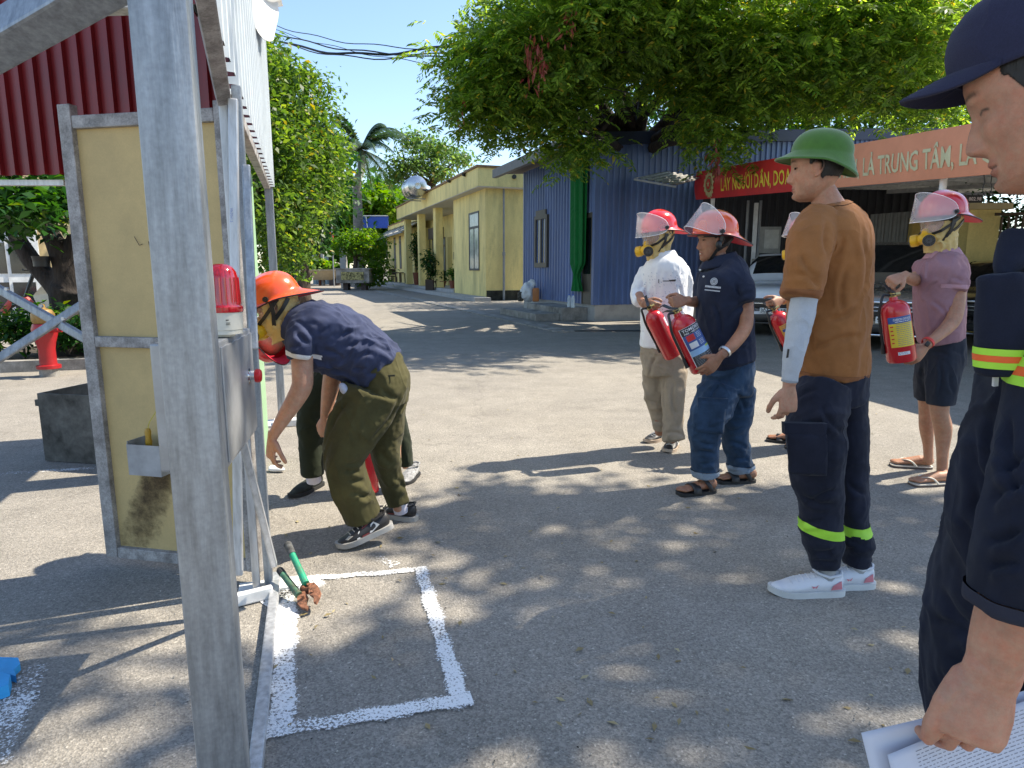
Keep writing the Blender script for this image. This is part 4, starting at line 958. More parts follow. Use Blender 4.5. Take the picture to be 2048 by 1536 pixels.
# control box with beacon and button
cbx = thing('control_box', 'grey steel control box with a red push button on the side of the frame', 'control box', P(470, 800, 2.1))
CBS = M('box_steel', (.40, .41, .42), rough=.42, metal=.55, var=.15, scale=5, dirt=((.25, .25, .25), 9, .5, .8, .4))
F_, Nn = V((-.926, 2.35, 0)), V((-.830, 1.87, 0)); bdv = (F_ - Nn).normalized(); bnv = V((bdv.y, -bdv.x, 0)); Rb = Matrix((bnv, bdv, V((0, 0, 1)))).transposed(); Lb = (F_ - Nn).length
w = MB(); w.box((F_ + Nn) / 2 - bnv * .09 + V((0, 0, .94)), (.18, Lb, .37), Rb, bev=.006); w.build('case', CBS, cbx, smooth=False)
w = MB(); w.box((F_ + Nn) / 2 + bnv * .003 + V((0, 0, .94)), (.006, Lb - .03, .34), Rb, bev=.002); w.build('lid', CBS, cbx, smooth=False)
bp_ = P(494, 752, 2.25); 
mt_ = Matrix.Translation(bp_) @ Rb.to_4x4() @ Matrix.Rotation(math.pi / 2, 4, 'Y')
pb = MB().lathe([(.001, .0), (.032, .0), (.032, .006), (.024, .009), (.020, .012), (.020, .026), (.001, .026)], mt_, 24).build('button_ring', M('chrome', (.7, .7, .7), rough=.15, metal=1), cbx)
MB().lathe([(.012, .024), (.022, .027), (.024, .034), (.023, .042), (.018, .047), (.001, .049)], mt_, 24).build('push_button', M('button_red', (.62, .01, .015), rough=.3), cbx)
bc = thing('warning_beacon', 'red warning beacon lamp with a white base on the control box', 'beacon', P(450, 655, 2.06))
bcp = P(449, 655, 2.04); bcp.z = 1.127; T = Matrix.Translation(bcp)
MB().lathe([(.001, 0), (.030, 0), (.030, .006), (.052, .008), (.052, .020), (.054, .022), (.054, .075), (.050, .077), (.001, .077)], T, 28).build('base', M('beacon_cream', (.62, .58, .48), rough=.45), bc)
w = MB(); w.lathe([(.056, .074), (.058, .078), (.058, .090), (.052, .096), (.050, .11), (.048, .175), (.044, .195), (.034, .210), (.018, .218), (.001, .219)], T, 40)
for k in range(len(w.v)):
    pass
w.build('lens', M('beacon_red', (.60, .004, .012), rough=.12, spec=.8, coat=.6, stretch=(30, 30, 1), var=.3), bc)
for k in range(20):
    a = 2 * math.pi * k / 20; q = bcp + V((math.cos(a) * .0500, math.sin(a) * .0500, 0)); MB().bar(q + V((0, 0, .10)), q + V((-.002 * math.cos(a), -.002 * math.sin(a), .178)), .004, .004).build('lens_rib', M('beacon_red', (.6, .004, .012)), bc, smooth=False)
for x, z in ((.01, .055), (.012, .045), (.013, .048)):
    pass
w = MB(); [w.bar(bcp + V((.026, -.0478, z_)), bcp + V((.026 + l_ * .87, -.0478 + l_ * .5, z_)), .0006, h_, (0, 0, 1)) for z_, l_, h_ in ((.052, .008, .003), (.044, .012, .0012), (.041, .011, .0012), (.038, .012, .0012))]; w.build('marking', BLACK, bc, smooth=False)

# corrugated sheets
shs = thing('side_wall_sheet', 'pale corrugated sheet forming the upper side wall of the steel frame, seen edge-on', 'wall sheet', (-.9, 2.5, 2))
wa, wb = V((-.62, 1.2, 0)), P(538, 375, 5.75); wb.z = 0; wdv = (wb - wa).normalized(); wnv = V((wdv.y, -wdv.x, 0))
w = MB(); corr(w, wa + V((0, 0, 2.0)), wdv, (0, 0, 1), wnv, (wb - wa).length, 2.2, .17, .045); w.build('outer_skin', WSHEET, shs, smooth=False)
w = MB(); corr(w, wa + V((0, 0, 2.0)) - wnv * .004, wdv, (0, 0, 1), wnv, (wb - wa).length, 2.2, .17, .045); w.build('inner_skin', RSHEET, shs, smooth=False)
rsw = thing('back_wall_sheet', 'dark red ribbed sheet wall above the yellow door', 'wall sheet', (-2.5, 3.9, 1.9))
ra0, rb1 = P(-320, 360, 4.05), P(447, 360, 3.7); zr = P(60, 357, 4.0).z; ra0.z = rb1.z = zr
w = MB(); corr(w, ra0, rb1 - ra0, (0, 0, 1), V((.1, -1, 0)), (rb1 - ra0).length, 2.0, .092, .028); w.build('ribbed_sheet', RSHEET, rsw, smooth=False)
w = MB(); w.bar(ra0 + V((0, -.03, -.02)), P(132, 366, 3.95), .03, .045, (0, 1, 0)); w.build('bottom_trim', GALV2, rsw, smooth=False)
# green inner panel, tarp
gp = MB(); q0, q1 = P(474, 540, 4.3), P(514, 540, 4.55); gp.prism([V((q0.x, q0.y, .05)), V((q1.x, q1.y, .05)), V((q1.x, q1.y, 1.95)), V((q0.x, q0.y, 1.95))], (0, .02, 0))
tag(gp.build('green_panel', M('mint_paint', (.30, .46, .28), rough=.55, var=.06), smooth=False), 'pale green inner door panel of the steel frame', 'panel')
tarp = MB()
t0 = wb - wdv * 2.3 + wnv * .05; 
def tfn(a, b):
    z = 4.3 - b * (1.35 + .25 * math.sin(a * 5)); s_ = a * 2.2
    return t0 + wdv * s_ + V((0, 0, z)) + wnv * (.05 + .05 * math.sin(a * 9 + b * 3) + .16 * (b < .85) * math.sin(b * 2.6) * (.4 + .6 * a) + .02 * math.sin(b * 23))
tarp.grid(tfn, 40, 40); tarp.grid(lambda a, b: tfn(a, b) - wnv * .004, 40, 40, flip=True)
tag(tarp.build('white_tarp', M('tarp_white', (.80, .80, .80), rough=.6, var=.04), ang=180), 'white plastic tarp hanging over the top of the pale corrugated sheet', 'tarp')

# bolt cutter standing against the post
bcn = thing('bolt_cutter', 'green handled bolt cutter with rusty jaws leaning on the steel post', 'bolt cutter', G(622, 1225))
GRN = M('tool_green', (.015, .30, .16), rough=.45, var=.15, dirt=((.10, .09, .05), 18, .5, .75, .8)); GRN2 = M('tool_green_worn', (.06, .17, .10), rough=.6, var=.4, scale=25, dirt=((.13, .08, .05), 20, .45, .7, .9)); RUST = M('rust', (.30, .125, .065), rough=.85, var=.5, scale=30, bump=.5, bscale=150)
jw = P(617, 1188, 2.48); tip = G(632, 1243, .008)
h1 = P(574, 1086, 2.66); h2 = P(558, 1138, 2.60)
e1 = jw + V((-.015, .02, .035)); e2 = jw + V((-.035, -.01, .0))
MB().tube([h1.lerp(e1, .28), e1], [.013, .015], 12).build('handle', GRN, bcn); MB().tube([h1, h1.lerp(e1, .03), h1.lerp(e1, .29)], [.012, .017, .016], 12).build('grip', M('grip_grey', (.10, .10, .095), rough=.8, var=.5, scale=30), bcn)
MB().tube([h2.lerp(e2, .2), e2], [.013, .015], 12).build('handle', GRN2, bcn); MB().tube([h2, h2.lerp(e2, .04), h2.lerp(e2, .2)], [.010, .015, .015], 10).build('grip', RUBBER, bcn)
jd = (tip - jw).normalized(); js = V((1, .1, .2)).normalized(); js = (js - jd * js.dot(jd)).normalized(); jn = jd.cross(js)
for s_ in (-1, 1):
    w = MB(); o_ = jw + js * .012 * s_ + jn * .006 * s_
    w.prism([o_ + jd * a + js * b * s_ for a, b in ((-.035, .0), (-.03, .022), (0, .032), (.035, .036), (.06, .026), (.085, .008), (.075, .0), (.05, .006), (.02, -.008))], jn * .014); w.build('jaw', RUST, bcn, smooth=False)
w = MB()
for a, b in ((-.03, .012), (-.03, -.012), (.02, .02), (.02, -.02)): w.tube([jw + jd * a + js * b - jn * .018, jw + jd * a + js * b + jn * .026], .007, 8)
w.box(jw + jd * -.03, (.05, .03, .03)); w.build('pivot_bolts', RUST, bcn)
# blue foam letters, glove on the ground
fm = thing('blue_foam_mat', 'bright blue foam piece at the left edge on the white paint', 'foam mat', G(10, 1370))
BLF = M('blue_foam', (.04, .36, .72), rough=.6, bump=.2)
def foam(nm, pts, h=.024):
    w = MB(); w.prism([G(u_, v_, 0.006) for u_, v_ in pts], (0, 0, h)); w.build(nm, BLF, fm, smooth=False)
foam('foam_piece', [(-60, 1330), (-25, 1326), (38, 1328), (42, 1340), (30, 1352), (34, 1366), (10, 1358), (-60, 1362)]); foam('foam_piece', [(-50, 1368), (8, 1366), (24, 1372), (20, 1392), (4, 1398), (-50, 1402)], .04)
gl = MB(); q = G(552, 938, .02); gl.ell(q, (.055, .03, .018)); gl.ell(q + V((-.03, .02, .005)), (.03, .02, .015)); gl.ell(q + V((.03, -.01, .0)), (.035, .022, .015)); 
me = remesh(gl, .006, 2); tag(link_mesh('cloth_glove', me, WHITEP), 'crumpled white cloth glove lying on the asphalt beside the steel post', 'glove')
w = MB(); q = G(590, 843, .03); w.box(q, (.34, .12, .05), Matrix.Rotation(.3, 3, 'Z')); tag(w.build('white_block', WHITEP, smooth=False), 'flat white block on the ground at the foot of the far post', 'block')
# dry leaves scattered on the asphalt
lv = []
for k in range(160):
    p = G(random.uniform(540, 2000), random.uniform(700, 1500)); lv.append((p.x, p.y, .006))
v, f = leaves_np(np.array(lv), .030, .45, 0.0); v[:, 2] = .006 + np.clip(v[:, 2] - .006, -.004, .006)
tag(link_mesh('fallen_leaves', np_mesh('l', v, f), leafmat('dry_leaf', (.20, .15, .06), (.42, .36, .2), .1), smooth=False), kind='stuff')
pv, pf = [], []
for k in range(900):
    p = G(random.uniform(300, 2040), random.uniform(760, 1530)); r = random.uniform(.002, .0055)
    if p.y < .9: continue
    o = len(pv); a0 = random.random() * 6
    pv += [(p.x + r * math.cos(a0 + q * 2.09), p.y + r * math.sin(a0 + q * 2.09), .004) for q in range(3)] + [(p.x, p.y, .004 + r * .9)]; pf += [(o, o + 1, o + 3), (o + 1, o + 2, o + 3), (o + 2, o, o + 3)]
me = bpy.data.meshes.new('grit'); me.from_pydata(pv, [], pf); tag(link_mesh('loose_grit', me, M('grit_stone', (.40, .37, .32), rough=.9, var=.6, scale=40), smooth=False), kind='stuff')
# overhead cables
for i, (a, b, c, sag, r) in enumerate((((528, 38, 22), (1000, 128, 15), None, .5, .012), ((528, 52, 22), (1000, 140, 15), None, .55, .018), ((528, 64, 22), (1010, 122, 15), None, .8, .03), ((528, 66, 22), (1000, 142, 15), None, .7, .016), ((528, 50, 22), (995, 165, 15), None, .3, .009))):
    p, q = P(*a) - (P(*b) - P(*a)) * .35, P(*b); w = MB(); w.tube([p.lerp(q, t_) - V((0, 0, sag * (math.sin(t_ * math.pi) - .6))) + V((0, 0, .03 * math.sin(t_ * 30 + i))) for t_ in np.linspace(0, 1.25, 40)], r, 5)
    tag(w.build('overhead_cable', BLACK), ['topmost thin overhead cable crossing the sky', 'second overhead cable from the top crossing the sky', 'thickest sagging overhead cable crossing the sky', 'overhead cable just below the thick sagging one', 'lowest and thinnest overhead cable crossing the sky'][i], 'cable')
for k, (v_, Y_) in enumerate(((365, 70), (383, 70))):
    w = MB(); w.tube([P(690, v_ + 1, Y_), P(780, v_, Y_), P(1100, v_ - 3, Y_)], .03, 4); tag(w.build('distant_wire', GREYP), ['upper', 'lower'][k] + ' faint wire behind the palm trunk and roof tank', 'wire')
# ================================================================ TREES
def fronds_np(base, n_leaf, L, lw, ll, rng=RNG, droop=.5):
    """pinnate leaves: base (N,3); each a drooping rachis with paired leaflets"""
    N = len(base); th = rng.uniform(0, 2 * math.pi, N); d0 = np.stack([np.cos(th), np.sin(th), rng.uniform(-.2, .45, N)], 1)
    d0 /= np.linalg.norm(d0, axis=1)[:, None]
    Ls = L * rng.uniform(.65, 1.25, N)
    side = np.cross(d0, [0, 0, 1.0]) + rng.normal(0, .25, (N, 3)); side /= np.linalg.norm(side, axis=1)[:, None]
    t = (np.arange(n_leaf) + .8) / n_leaf
    pos = base[:, None] + d0[:, None] * (Ls[:, None] * t)[..., None]; pos[..., 2] -= droop * Ls[:, None] * t ** 1.8
    tang = d0[:, None] + np.zeros((1, n_leaf, 1)); tang = tang.copy(); tang[..., 2] -= droop * 1.6 * t; tang /= np.linalg.norm(tang, axis=2)[..., None]
    out = []
    for s_ in (1, -1):
        dl = tang * .55 + side[:, None] * s_ * .85; dl = dl + rng.normal(0, .12, dl.shape); dl[..., 2] -= .30; dl /= np.linalg.norm(dl, axis=2)[..., None]
        wv = np.cross(dl, np.cross(side[:, None] * s_, tang) + rng.normal(0, .3, dl.shape)); wv /= np.linalg.norm(wv, axis=2)[..., None]
        sz = ll * (.75 + .5 * np.sin(t * 3.0))[None, :, None] * rng.uniform(.8, 1.2, (N, 1, 1))
        a = pos; b = pos + dl * sz * .45 + wv * lw * .5; c = pos + dl * sz; e = pos + dl * sz * .45 - wv * lw * .5
        out.append(np.stack([a, b, c, e], 2))
    v = np.concatenate(out, 1).reshape(-1, 3); f = np.arange(len(v)).reshape(-1, 4)
    return v, f
def limbs(root, targets, r0, mat, parent, name='trunk', fork=None, seed=1):
    rg = random.Random(seed); w = MB(); fork = fork or root
    for tg in targets:
        tg = V(tg); n = 7; pts, rs = [], []
        for i in range(n + 1):
            t = i / n; p = fork.lerp(tg, t) + V((rg.uniform(-.12, .12), rg.uniform(-.12, .12), .25 * math.sin(t * math.pi))) * (tg - fork).length * .18 * (t > 0) * (t < 1)
            pts.append(p); rs.append(max(.012, r0 * .55 * (1 - t) ** 1.1 + .012))
        w.tube(pts, rs, 8)
        for j in range(3):
            b = pts[rg.randint(3, n - 1)]; e = b + V((rg.uniform(-1, 1), rg.uniform(-1, 1), rg.uniform(-.2, .9))) * (tg - fork).length * .28
            w.tube([b, b.lerp(e, .5) + V((0, 0, .1)), e], [max(.012, r0 * .16), r0 * .09, .008], 6)
    return w
def tree(name, label, root, blobs, n, kind='leaf', ls=.12, mat=None, r0=.2, fork=None, bark=None, group=None, clump=10, csize=.3, aspect=.45, frond=(8, .45, .035, .13), seed=1, droop=.35, shell=.55):
    bark = bark or BARK
    t = thing(name, label, 'tree', root, group=group)
    root = V(root); fork = V(fork) if fork else root + V((0, 0, 2.2))
    w = limbs(root, [b[0] for b in blobs], r0, bark, t, fork=fork, seed=seed)
    w.tube([root - V((0, 0, .1)), root.lerp(fork, .15), root.lerp(fork, .5) + V((.05, 0, 0)), fork + V((0, 0, .05))], [r0 * 1.35, r0 * 1.08, r0 * .95, r0 * .8], 14)
    w.build('trunk', bark, t, ang=180)
    rng = np.random.default_rng(seed * 13 + 5)
    pts = blob_pts(blobs, n, rng, shell, clump, csize)
    pts = pts[pts[:, 2] > .3]
    if kind == 'leaf': v, f = leaves_np(pts, ls, aspect, droop, rng)
    else: v, f = fronds_np(pts, frond[0], frond[1], frond[2], frond[3], rng)
    o = link_mesh('crown', np_mesh('crown', v, f), mat, t, smooth=False); o['kind'] = 'stuff'
    return t
def B(u, v, Y, ru, rv, ry): p = P(u, v, Y); k = mpp(p); return (p, (ru * k, ry, rv * k))

LEAF_BIG = leafmat('feather_leaf', (.060, .125, .022), (.27, .38, .07), .60)
BIGB = [B(985, 130, 14, 90, 95, 1.6), B(960, 215, 14, 55, 60, 1.3), B(1060, 60, 14, 110, 100, 2.0), B(1040, 212, 14.2, 66, 42, 1.2), B(1110, 160, 13.8, 100, 72, 1.6), B(1108, 258, 14.4, 45, 26, .8),
        B(1160, 292, 14.3, 24, 26, .4), B(1200, 40, 13.6, 130, 100, 2.2), B(1235, 120, 14.4, 60, 50, 1.6), B(1330, 40, 13.5, 130, 100, 2.2), B(1350, 118, 14.5, 90, 46, 1.6), B(1425, 222, 14.2, 42, 42, .8), B(1437, 284, 14.0, 26, 30, .45),
        B(1470, 120, 14, 130, 100, 2.2), B(1500, 188, 14.8, 70, 50, 1.2), B(1495, 262, 14.4, 42, 18, .5), B(1620, 60, 13.6, 140, 120, 2.2), B(1600, 158, 15.5, 110, 55, 1.6), B(1760, 60, 13.6, 130, 120, 2.2), B(1740, 165, 16, 120, 45, 1.8), B(1870, 130, 15, 100, 110, 1.8),
        B(1350, -110, 13, 380, 60, 2.5)]
big = tree('shade_tree', 'huge feathery leaved shade tree reaching over the blue cabin and the banner', (3.4, 19.5, 0), BIGB, 14500, 'frond', mat=LEAF_BIG, r0=.34, fork=(3.3, 19.0, 4.3), bark=BARKD, frond=(8, .42, .045, .125), clump=14, csize=.30, seed=3, shell=.3)
# crown filling behind
BACKB = [B(1560, 230, 24, 170, 70, 3), B(1760, 200, 25, 180, 90, 3), B(1850, 270, 26, 120, 60, 2.5), B(1660, 90, 26, 200, 110, 3), B(1300, 130, 27, 160, 120, 3), B(1280, 250, 25, 110, 55, 2), B(1960, 100, 24, 150, 200, 3), B(1480, 60, 27, 160, 120, 3)]
tree('background_tree', 'bushy tree with small bright leaves rising behind the carport roof', (13, 26, 0), BACKB, 22000, 'leaf', ls=.26, mat=LEAF_M, r0=.35, fork=(12.5, 25.5, 4), clump=12, csize=.45, seed=4, shell=.3)
# red seed pods hanging in the big tree
pods = []
for (u_, v_, Y_, n_) in ((1060, 110, 12.4, 46), (1082, 120, 12.3, 40), (1136, 40, 12.2, 20), (1430, 318, 13.6, 40), (922, 225, 13.3, 8)):
    c = P(u_, v_, Y_)
    for k in range(n_): pods.append([c.x + random.gauss(0, .05), c.y + random.gauss(0, .06), c.z + random.gauss(0, .22)])
v, f = leaves_np(np.array(pods), .16, .25, 1.2); po = link_mesh('seed_pods', np_mesh('pods', v, f), leafmat('pod', (.25, .05, .04), (.35, .12, .08), .15), big, smooth=False); po['kind'] = 'stuff'

# off to the right, high over the yard: the tree that dapples the foreground
rg = np.random.default_rng(5); OB = []
for k in range(70):
    gx, gy = rg.uniform(-1.9, 3.6), rg.uniform(.4, 3.75)
    if gx < -.5 and gy > 2.6: continue
    z = rg.uniform(7.6, 9.6); OB.append((V((gx + SUN_DIR.x / SUN_DIR.z * z, gy + SUN_DIR.y / SUN_DIR.z * z, z)), (.50, .50, .22)))
tree('yard_tree', 'tall feathery tree standing right of the yard whose crown dapples the asphalt', (11.5, 3.0, 0), OB, 10500, 'leaf', ls=.14, mat=LEAF_BIG, r0=.32, fork=(10.5, 3.2, 5.2), bark=BARKD, clump=6, csize=.12, seed=6, shell=.0, aspect=.6)
# left of the road
LT = [B(560, 170, 17, 55, 60, 1.6), B(600, 200, 18, 60, 60, 1.8), B(545, 290, 16, 55, 80, 1.6), B(602, 300, 17, 56, 80, 2.2), B(630, 300, 19, 44, 60, 2), B(560, 420, 16, 60, 90, 2), B(612, 385, 18, 44, 50, 2), B(570, 500, 17, 40, 50, 1.2), B(666, 320, 20, 20, 60, 1.2), B(655, 390, 20, 18, 30, 1.2), B(530, 110, 18, 30, 45, 1.5), B(480, 200, 18, 60, 160, 2.0)]
tree('broadleaf_tree', 'dense broad leaved tree with yellow green leaves at the left side of the road', P(470, 580, 17).xy.to_3d(), LT, 23000, 'leaf', ls=.155, mat=leafmat('olive_leaf', (.030, .078, .016), (.17, .265, .045), .46), r0=.25, fork=P(500, 430, 17), clump=14, csize=.19, aspect=.5, seed=8, shell=.62)
LT2 = [B(590, 330, 24, 90, 90, 2.5), B(640, 370, 26, 40, 50, 2), B(600, 450, 26, 40, 50, 2)]
tree('dark_tree', 'dark green tree filling the gap behind the broad leaved tree', P(600, 500, 26).xy.to_3d(), LT2, 9000, 'leaf', ls=.30, mat=LEAF_D, r0=.3, clump=9, csize=.4, seed=9)
# far wall of greenery at the end of the road
FW = [B(560 + 34 * k, 440 + 18 * math.sin(k * 1.7), 66 + 3 * (k % 3), 34, 60 + 14 * math.sin(k * 2.3), 3) for k in range(8)] + [B(600, 520, 64, 60, 30, 2), B(700, 430, 66, 40, 40, 3)]
tree('far_tree', 'mass of mid green trees closing the far end of the road', P(640, 540, 68).xy.to_3d(), FW, 15000, 'leaf', ls=.75, mat=LEAF_M, r0=.5, clump=8, csize=.9, seed=10, aspect=.6)
tree('far_tree', 'pale round topped tree crown above the far roof beside the palm', P(740, 540, 62).xy.to_3d(), [B(745, 400, 62, 28, 22, 2), B(780, 410, 62, 34, 20, 2), B(722, 425, 62, 22, 22, 2)], 3000, 'leaf', ls=.7, mat=LEAF_B, r0=.3, clump=8, csize=.6, seed=11, fork=P(745, 430, 62))
AC = [B(830, 285, 48, 40, 16, 2.2), B(875, 300, 48, 44, 18, 2.4), B(915, 318, 48, 32, 14, 2), B(805, 330, 47, 30, 14, 2), B(850, 330, 47, 34, 14, 2), B(800, 352, 47, 26, 12, 1.6), B(880, 345, 47, 30, 12, 1.8)]
tree('spreading_tree', 'spreading acacia like tree rising behind the roof tank', P(868, 540, 48).xy.to_3d(), AC, 4600, 'leaf', ls=.30, mat=leafmat('airy_leaf', (.05, .11, .03), (.16, .26, .07), .45), r0=.22, fork=P(866, 372, 48), clump=10, csize=.42, seed=12, shell=.1, aspect=.5)
# shrubs, planter trees
c = G(712, 580)
tree('trimmed_tree', 'small trimmed tree with twisted trunks growing from the square planter', V((c.x, c.y, 1.3)), [(P(692, 492, c.y), (1.3, 1.1, .6)), (P(728, 486, c.y), (1.4, 1.1, .8)), (P(708, 476, c.y), (1.2, 1.1, .5)), (P(752, 520, c.y + .8), (.9, 1, 1.6)), (P(745, 560, c.y + .6), (1, 1, .9))], 5200, 'leaf', ls=.24, mat=LEAF_B, r0=.14, fork=V((c.x, c.y, 2.2)), clump=7, csize=.2, seed=14)
tree('round_shrub', 'low rounded shrub at the road side left of the round planter', G(566, 574).xy.to_3d(), [B(566, 548, 42, 26, 16, .8), B(580, 536, 43, 14, 14, .6)], 1300, 'leaf', ls=.25, mat=LEAF_M, r0=.08, fork=P(566, 560, 42), seed=15)
# palm
pp = P(720, 540, 46); pm = thing('palm_tree', 'tall grey trunked palm with drooping fronds at the end of the road', 'palm', (pp.x, pp.y, 0))
top = P(722, 300, 46); w = MB(); w.tube([V((pp.x, pp.y, 0)), V((pp.x, pp.y, 4)), V((pp.x, pp.y, top.z - 2)), top - V((0, 0, 1.2)), top], [.42, .34, .30, .26, .20], 12)
w.build('trunk', M('palm_bark', (.22, .20, .18), rough=.9, var=.3, scale=3, stretch=(1, 1, 6), bump=.6, bscale=6), pm)
PALM = leafmat('palm_leaf', (.030, .070, .028), (.09, .14, .07), .25)
for k in range(24):
    a = k * 2.399; el = [1.15, .75, .35, -.05][k % 4]; Lf = 4.4 * random.uniform(.85, 1.1)
    d = V((math.cos(a) * math.cos(el), math.sin(a) * math.cos(el), math.sin(el))); sd = d.cross(V((0, 0, 1))).normalized()
    w = MB(); pts = [top + d * (Lf * t_) - V((0, 0, 1.9 * t_ ** 2.2 * Lf / 3.6)) for t_ in np.linspace(0, 1, 12)]
    w.tube(pts, [.05 * (1 - .8 * i / 11) for i in range(12)], 4)
    for i in range(44):
        t_ = (i + 2) / 46; f_ = t_ * 11; j = min(10, int(f_)); p = pts[j].lerp(pts[j + 1], f_ - j); tg = (pts[j + 1] - pts[j]).normalized()
        ll = .85 * math.sin(math.pi * (.15 + .8 * t_))
        for s_ in (-1, 1):
            e = p + (sd * s_ * .8 + tg * .6 + V((0, 0, -.55 + random.uniform(-.15, .15)))).normalized() * ll
            w.add([p - tg * .06, p + tg * .06, e], [(0, 1, 2)])
    w.build('frond', PALM, pm, smooth=False)
# tree and shrubs at the far left, behind the cross braces
r_ = G(140, 742); lt = [B(30, 400, 8.3, 80, 45, .8), B(100, 420, 8.2, 50, 36, .7), B(10, 440, 8.8, 60, 50, .8), B(60, 330, 9, 120, 70, 1.2), B(52, 455, 8.0, 16, 14, .25), B(160, 400, 9, 60, 40, .9)]
t = thing('dark_trunk_tree', 'dark trunked tree with large glossy leaves behind the cross braces', 'tree', V((r_.x, r_.y + .9, 0)))
Y_ = 9.6; w = MB()
w.tube([P(152, 745, Y_), P(142, 700, Y_), P(133, 640, Y_), P(130, 600, Y_), P(138, 575, Y_)], [.24, .20, .19, .20, .24], 14)
w.tube([P(128, 590, Y_), P(100, 560, Y_), P(62, 520, Y_), P(35, 478, Y_), P(15, 430, Y_), P(5, 380, Y_)], [.17, .14, .125, .11, .09, .06], 12)
w.tube([P(138, 585, Y_), P(130, 530, Y_), P(112, 488, Y_), P(92, 450, Y_), P(70, 400, Y_)], [.19, .16, .13, .11, .08], 12)
w.tube([P(140, 580, Y_), P(142, 520, Y_), P(150, 470, Y_)], [.17, .12, .1], 12)
me = remesh(w, .03, 3); link_mesh('trunk', me, BARKD, t, ang=180)
w = MB(); p = P(84, 533, 9.35); w.lathe([(.10, 0), (.105, .14), (.115, .14), (.09, .0)], Matrix.Translation(p) , 14); q_ = w.build('hanging_pot', BLACK); tag(q_, 'small black pot hanging on the dark tree branch', 'pot')
v, f = leaves_np(blob_pts(lt, 3600, shell=.2, clump=7, csize=.10), .15, .45, .25); o = link_mesh('crown', np_mesh('crown', v, f), leafmat('glossy_leaf', (.012, .05, .012), (.06, .16, .02), .35, .3), t, smooth=False); o['kind'] = 'stuff'
for k in range(9):
    q_ = G(-60 + 30 * k + random.uniform(-8, 8), 742) + V((0, .5 + .5 * (k % 2), .1)); h = random.uniform(.5, .8)
    s_ = thing('low_shrub', ['leafy low shrub at the far left edge behind the kerb', 'second low shrub from the left behind the kerb', 'yellowish low shrub behind the crossing of the steel braces', 'low shrub just left of the fire hydrant', 'low shrub directly behind the fire hydrant', 'low dark shrub right of the fire hydrant', 'low shrub at the foot of the dark tree trunk', 'low shrub half hidden by the yellow door', 'low shrub hidden mostly behind the yellow door'][k], 'shrub', q_)
    MB().tube([q_, q_ + V((.02, 0, h * .5))], [.02, .01], 6).build('stem', BARK, s_)
    v, f = leaves_np(blob_pts([(q_ + V((0, 0, h * .6)), (.34, .28, h * .5))], 420, shell=.15), .11, .4, .1); link_mesh('foliage', np_mesh('f', v, f), [LEAF_B, LEAF_M, LEAF_D][k % 3] if k < 5 else LEAF_D, s_, smooth=False)
# hedge at the right edge, behind the railing
v, f = leaves_np(blob_pts([(V((11.0 + .8 * k, 16.4 - .5 * k, 1.7)), (1.2, .7, 1.9)) for k in range(7)] , 9000, shell=.3), .17, .5)
hd = thing('hedge', 'dark leafy hedge behind the railing at the right edge', 'hedge', (12.5, 15.5, 0)); o = link_mesh('foliage', np_mesh('f', v, f), LEAF_D, hd, smooth=False); o['kind'] = 'stuff'
# ================================================================ PEOPLE: builders
def skinmat(name, base, rough=.52):
    if name in MATS: return MATS[name]
    m = bpy.data.materials.new(name); m.use_nodes = True; t = m.node_tree; L = t.links; b = t.nodes['Principled BSDF']
    at = nd(t, 'ShaderNodeAttribute', attribute_name='tint'); tc = nd(t, 'ShaderNodeTexCoord')
    nz = nd(t, 'ShaderNodeTexNoise'); nz.inputs['Scale'].default_value = 22; nz.inputs['Detail'].default_value = 8; nz.inputs['Roughness'].default_value = .7; L.new(tc.outputs['Object'], nz.inputs[0])
    mr = nd(t, 'ShaderNodeMapRange'); mr.inputs[1].default_value = .3; mr.inputs[2].default_value = .7; mr.inputs[3].default_value = .76; mr.inputs[4].default_value = 1.16; L.new(nz.outputs[0], mr.inputs[0])
    v = nd(t, 'ShaderNodeVectorMath', operation='SCALE'); n5 = nd(t, 'ShaderNodeTexNoise'); n5.inputs['Scale'].default_value = 55; n5.inputs['Detail'].default_value = 5; n5.inputs['Roughness'].default_value = .8; L.new(tc.outputs['Object'], n5.inputs[0])
    r5 = nd(t, 'ShaderNodeValToRGB'); r5.color_ramp.elements[0].position = .32; r5.color_ramp.elements[1].position = .66; r5.color_ramp.elements[0].color = (1.04, .80, .76, 1); r5.color_ramp.elements[1].color = (1.0, 1.04, 1.04, 1); L.new(n5.outputs[0], r5.inputs[0])
    vm = nd(t, 'ShaderNodeVectorMath', operation='MULTIPLY'); L.new(at.outputs['Color'], vm.inputs[0]); L.new(r5.outputs[0], vm.inputs[1]); L.new(vm.outputs[0], v.inputs[0]); L.new(mr.outputs[0], v.inputs['Scale']); L.new(v.outputs[0], b.inputs['Base Color'])
    b.inputs['Roughness'].default_value = rough; b.inputs['Specular IOR Level'].default_value = .4
    b.inputs['Subsurface Weight'].default_value = .12; b.inputs['Subsurface Radius'].default_value = (.012, .005, .003); b.inputs['Subsurface Scale'].default_value = .7
    n2 = nd(t, 'ShaderNodeTexNoise'); n2.inputs['Scale'].default_value = 350; n2.inputs['Detail'].default_value = 4; L.new(tc.outputs['Object'], n2.inputs[0])
    bp = nd(t, 'ShaderNodeBump'); bp.inputs['Strength'].default_value = .5; bp.inputs['Distance'].default_value = .0014; L.new(n2.outputs[0], bp.inputs['Height']); L.new(bp.outputs[0], b.inputs['Normal'])
    m['base'] = base; MATS[name] = m; return m

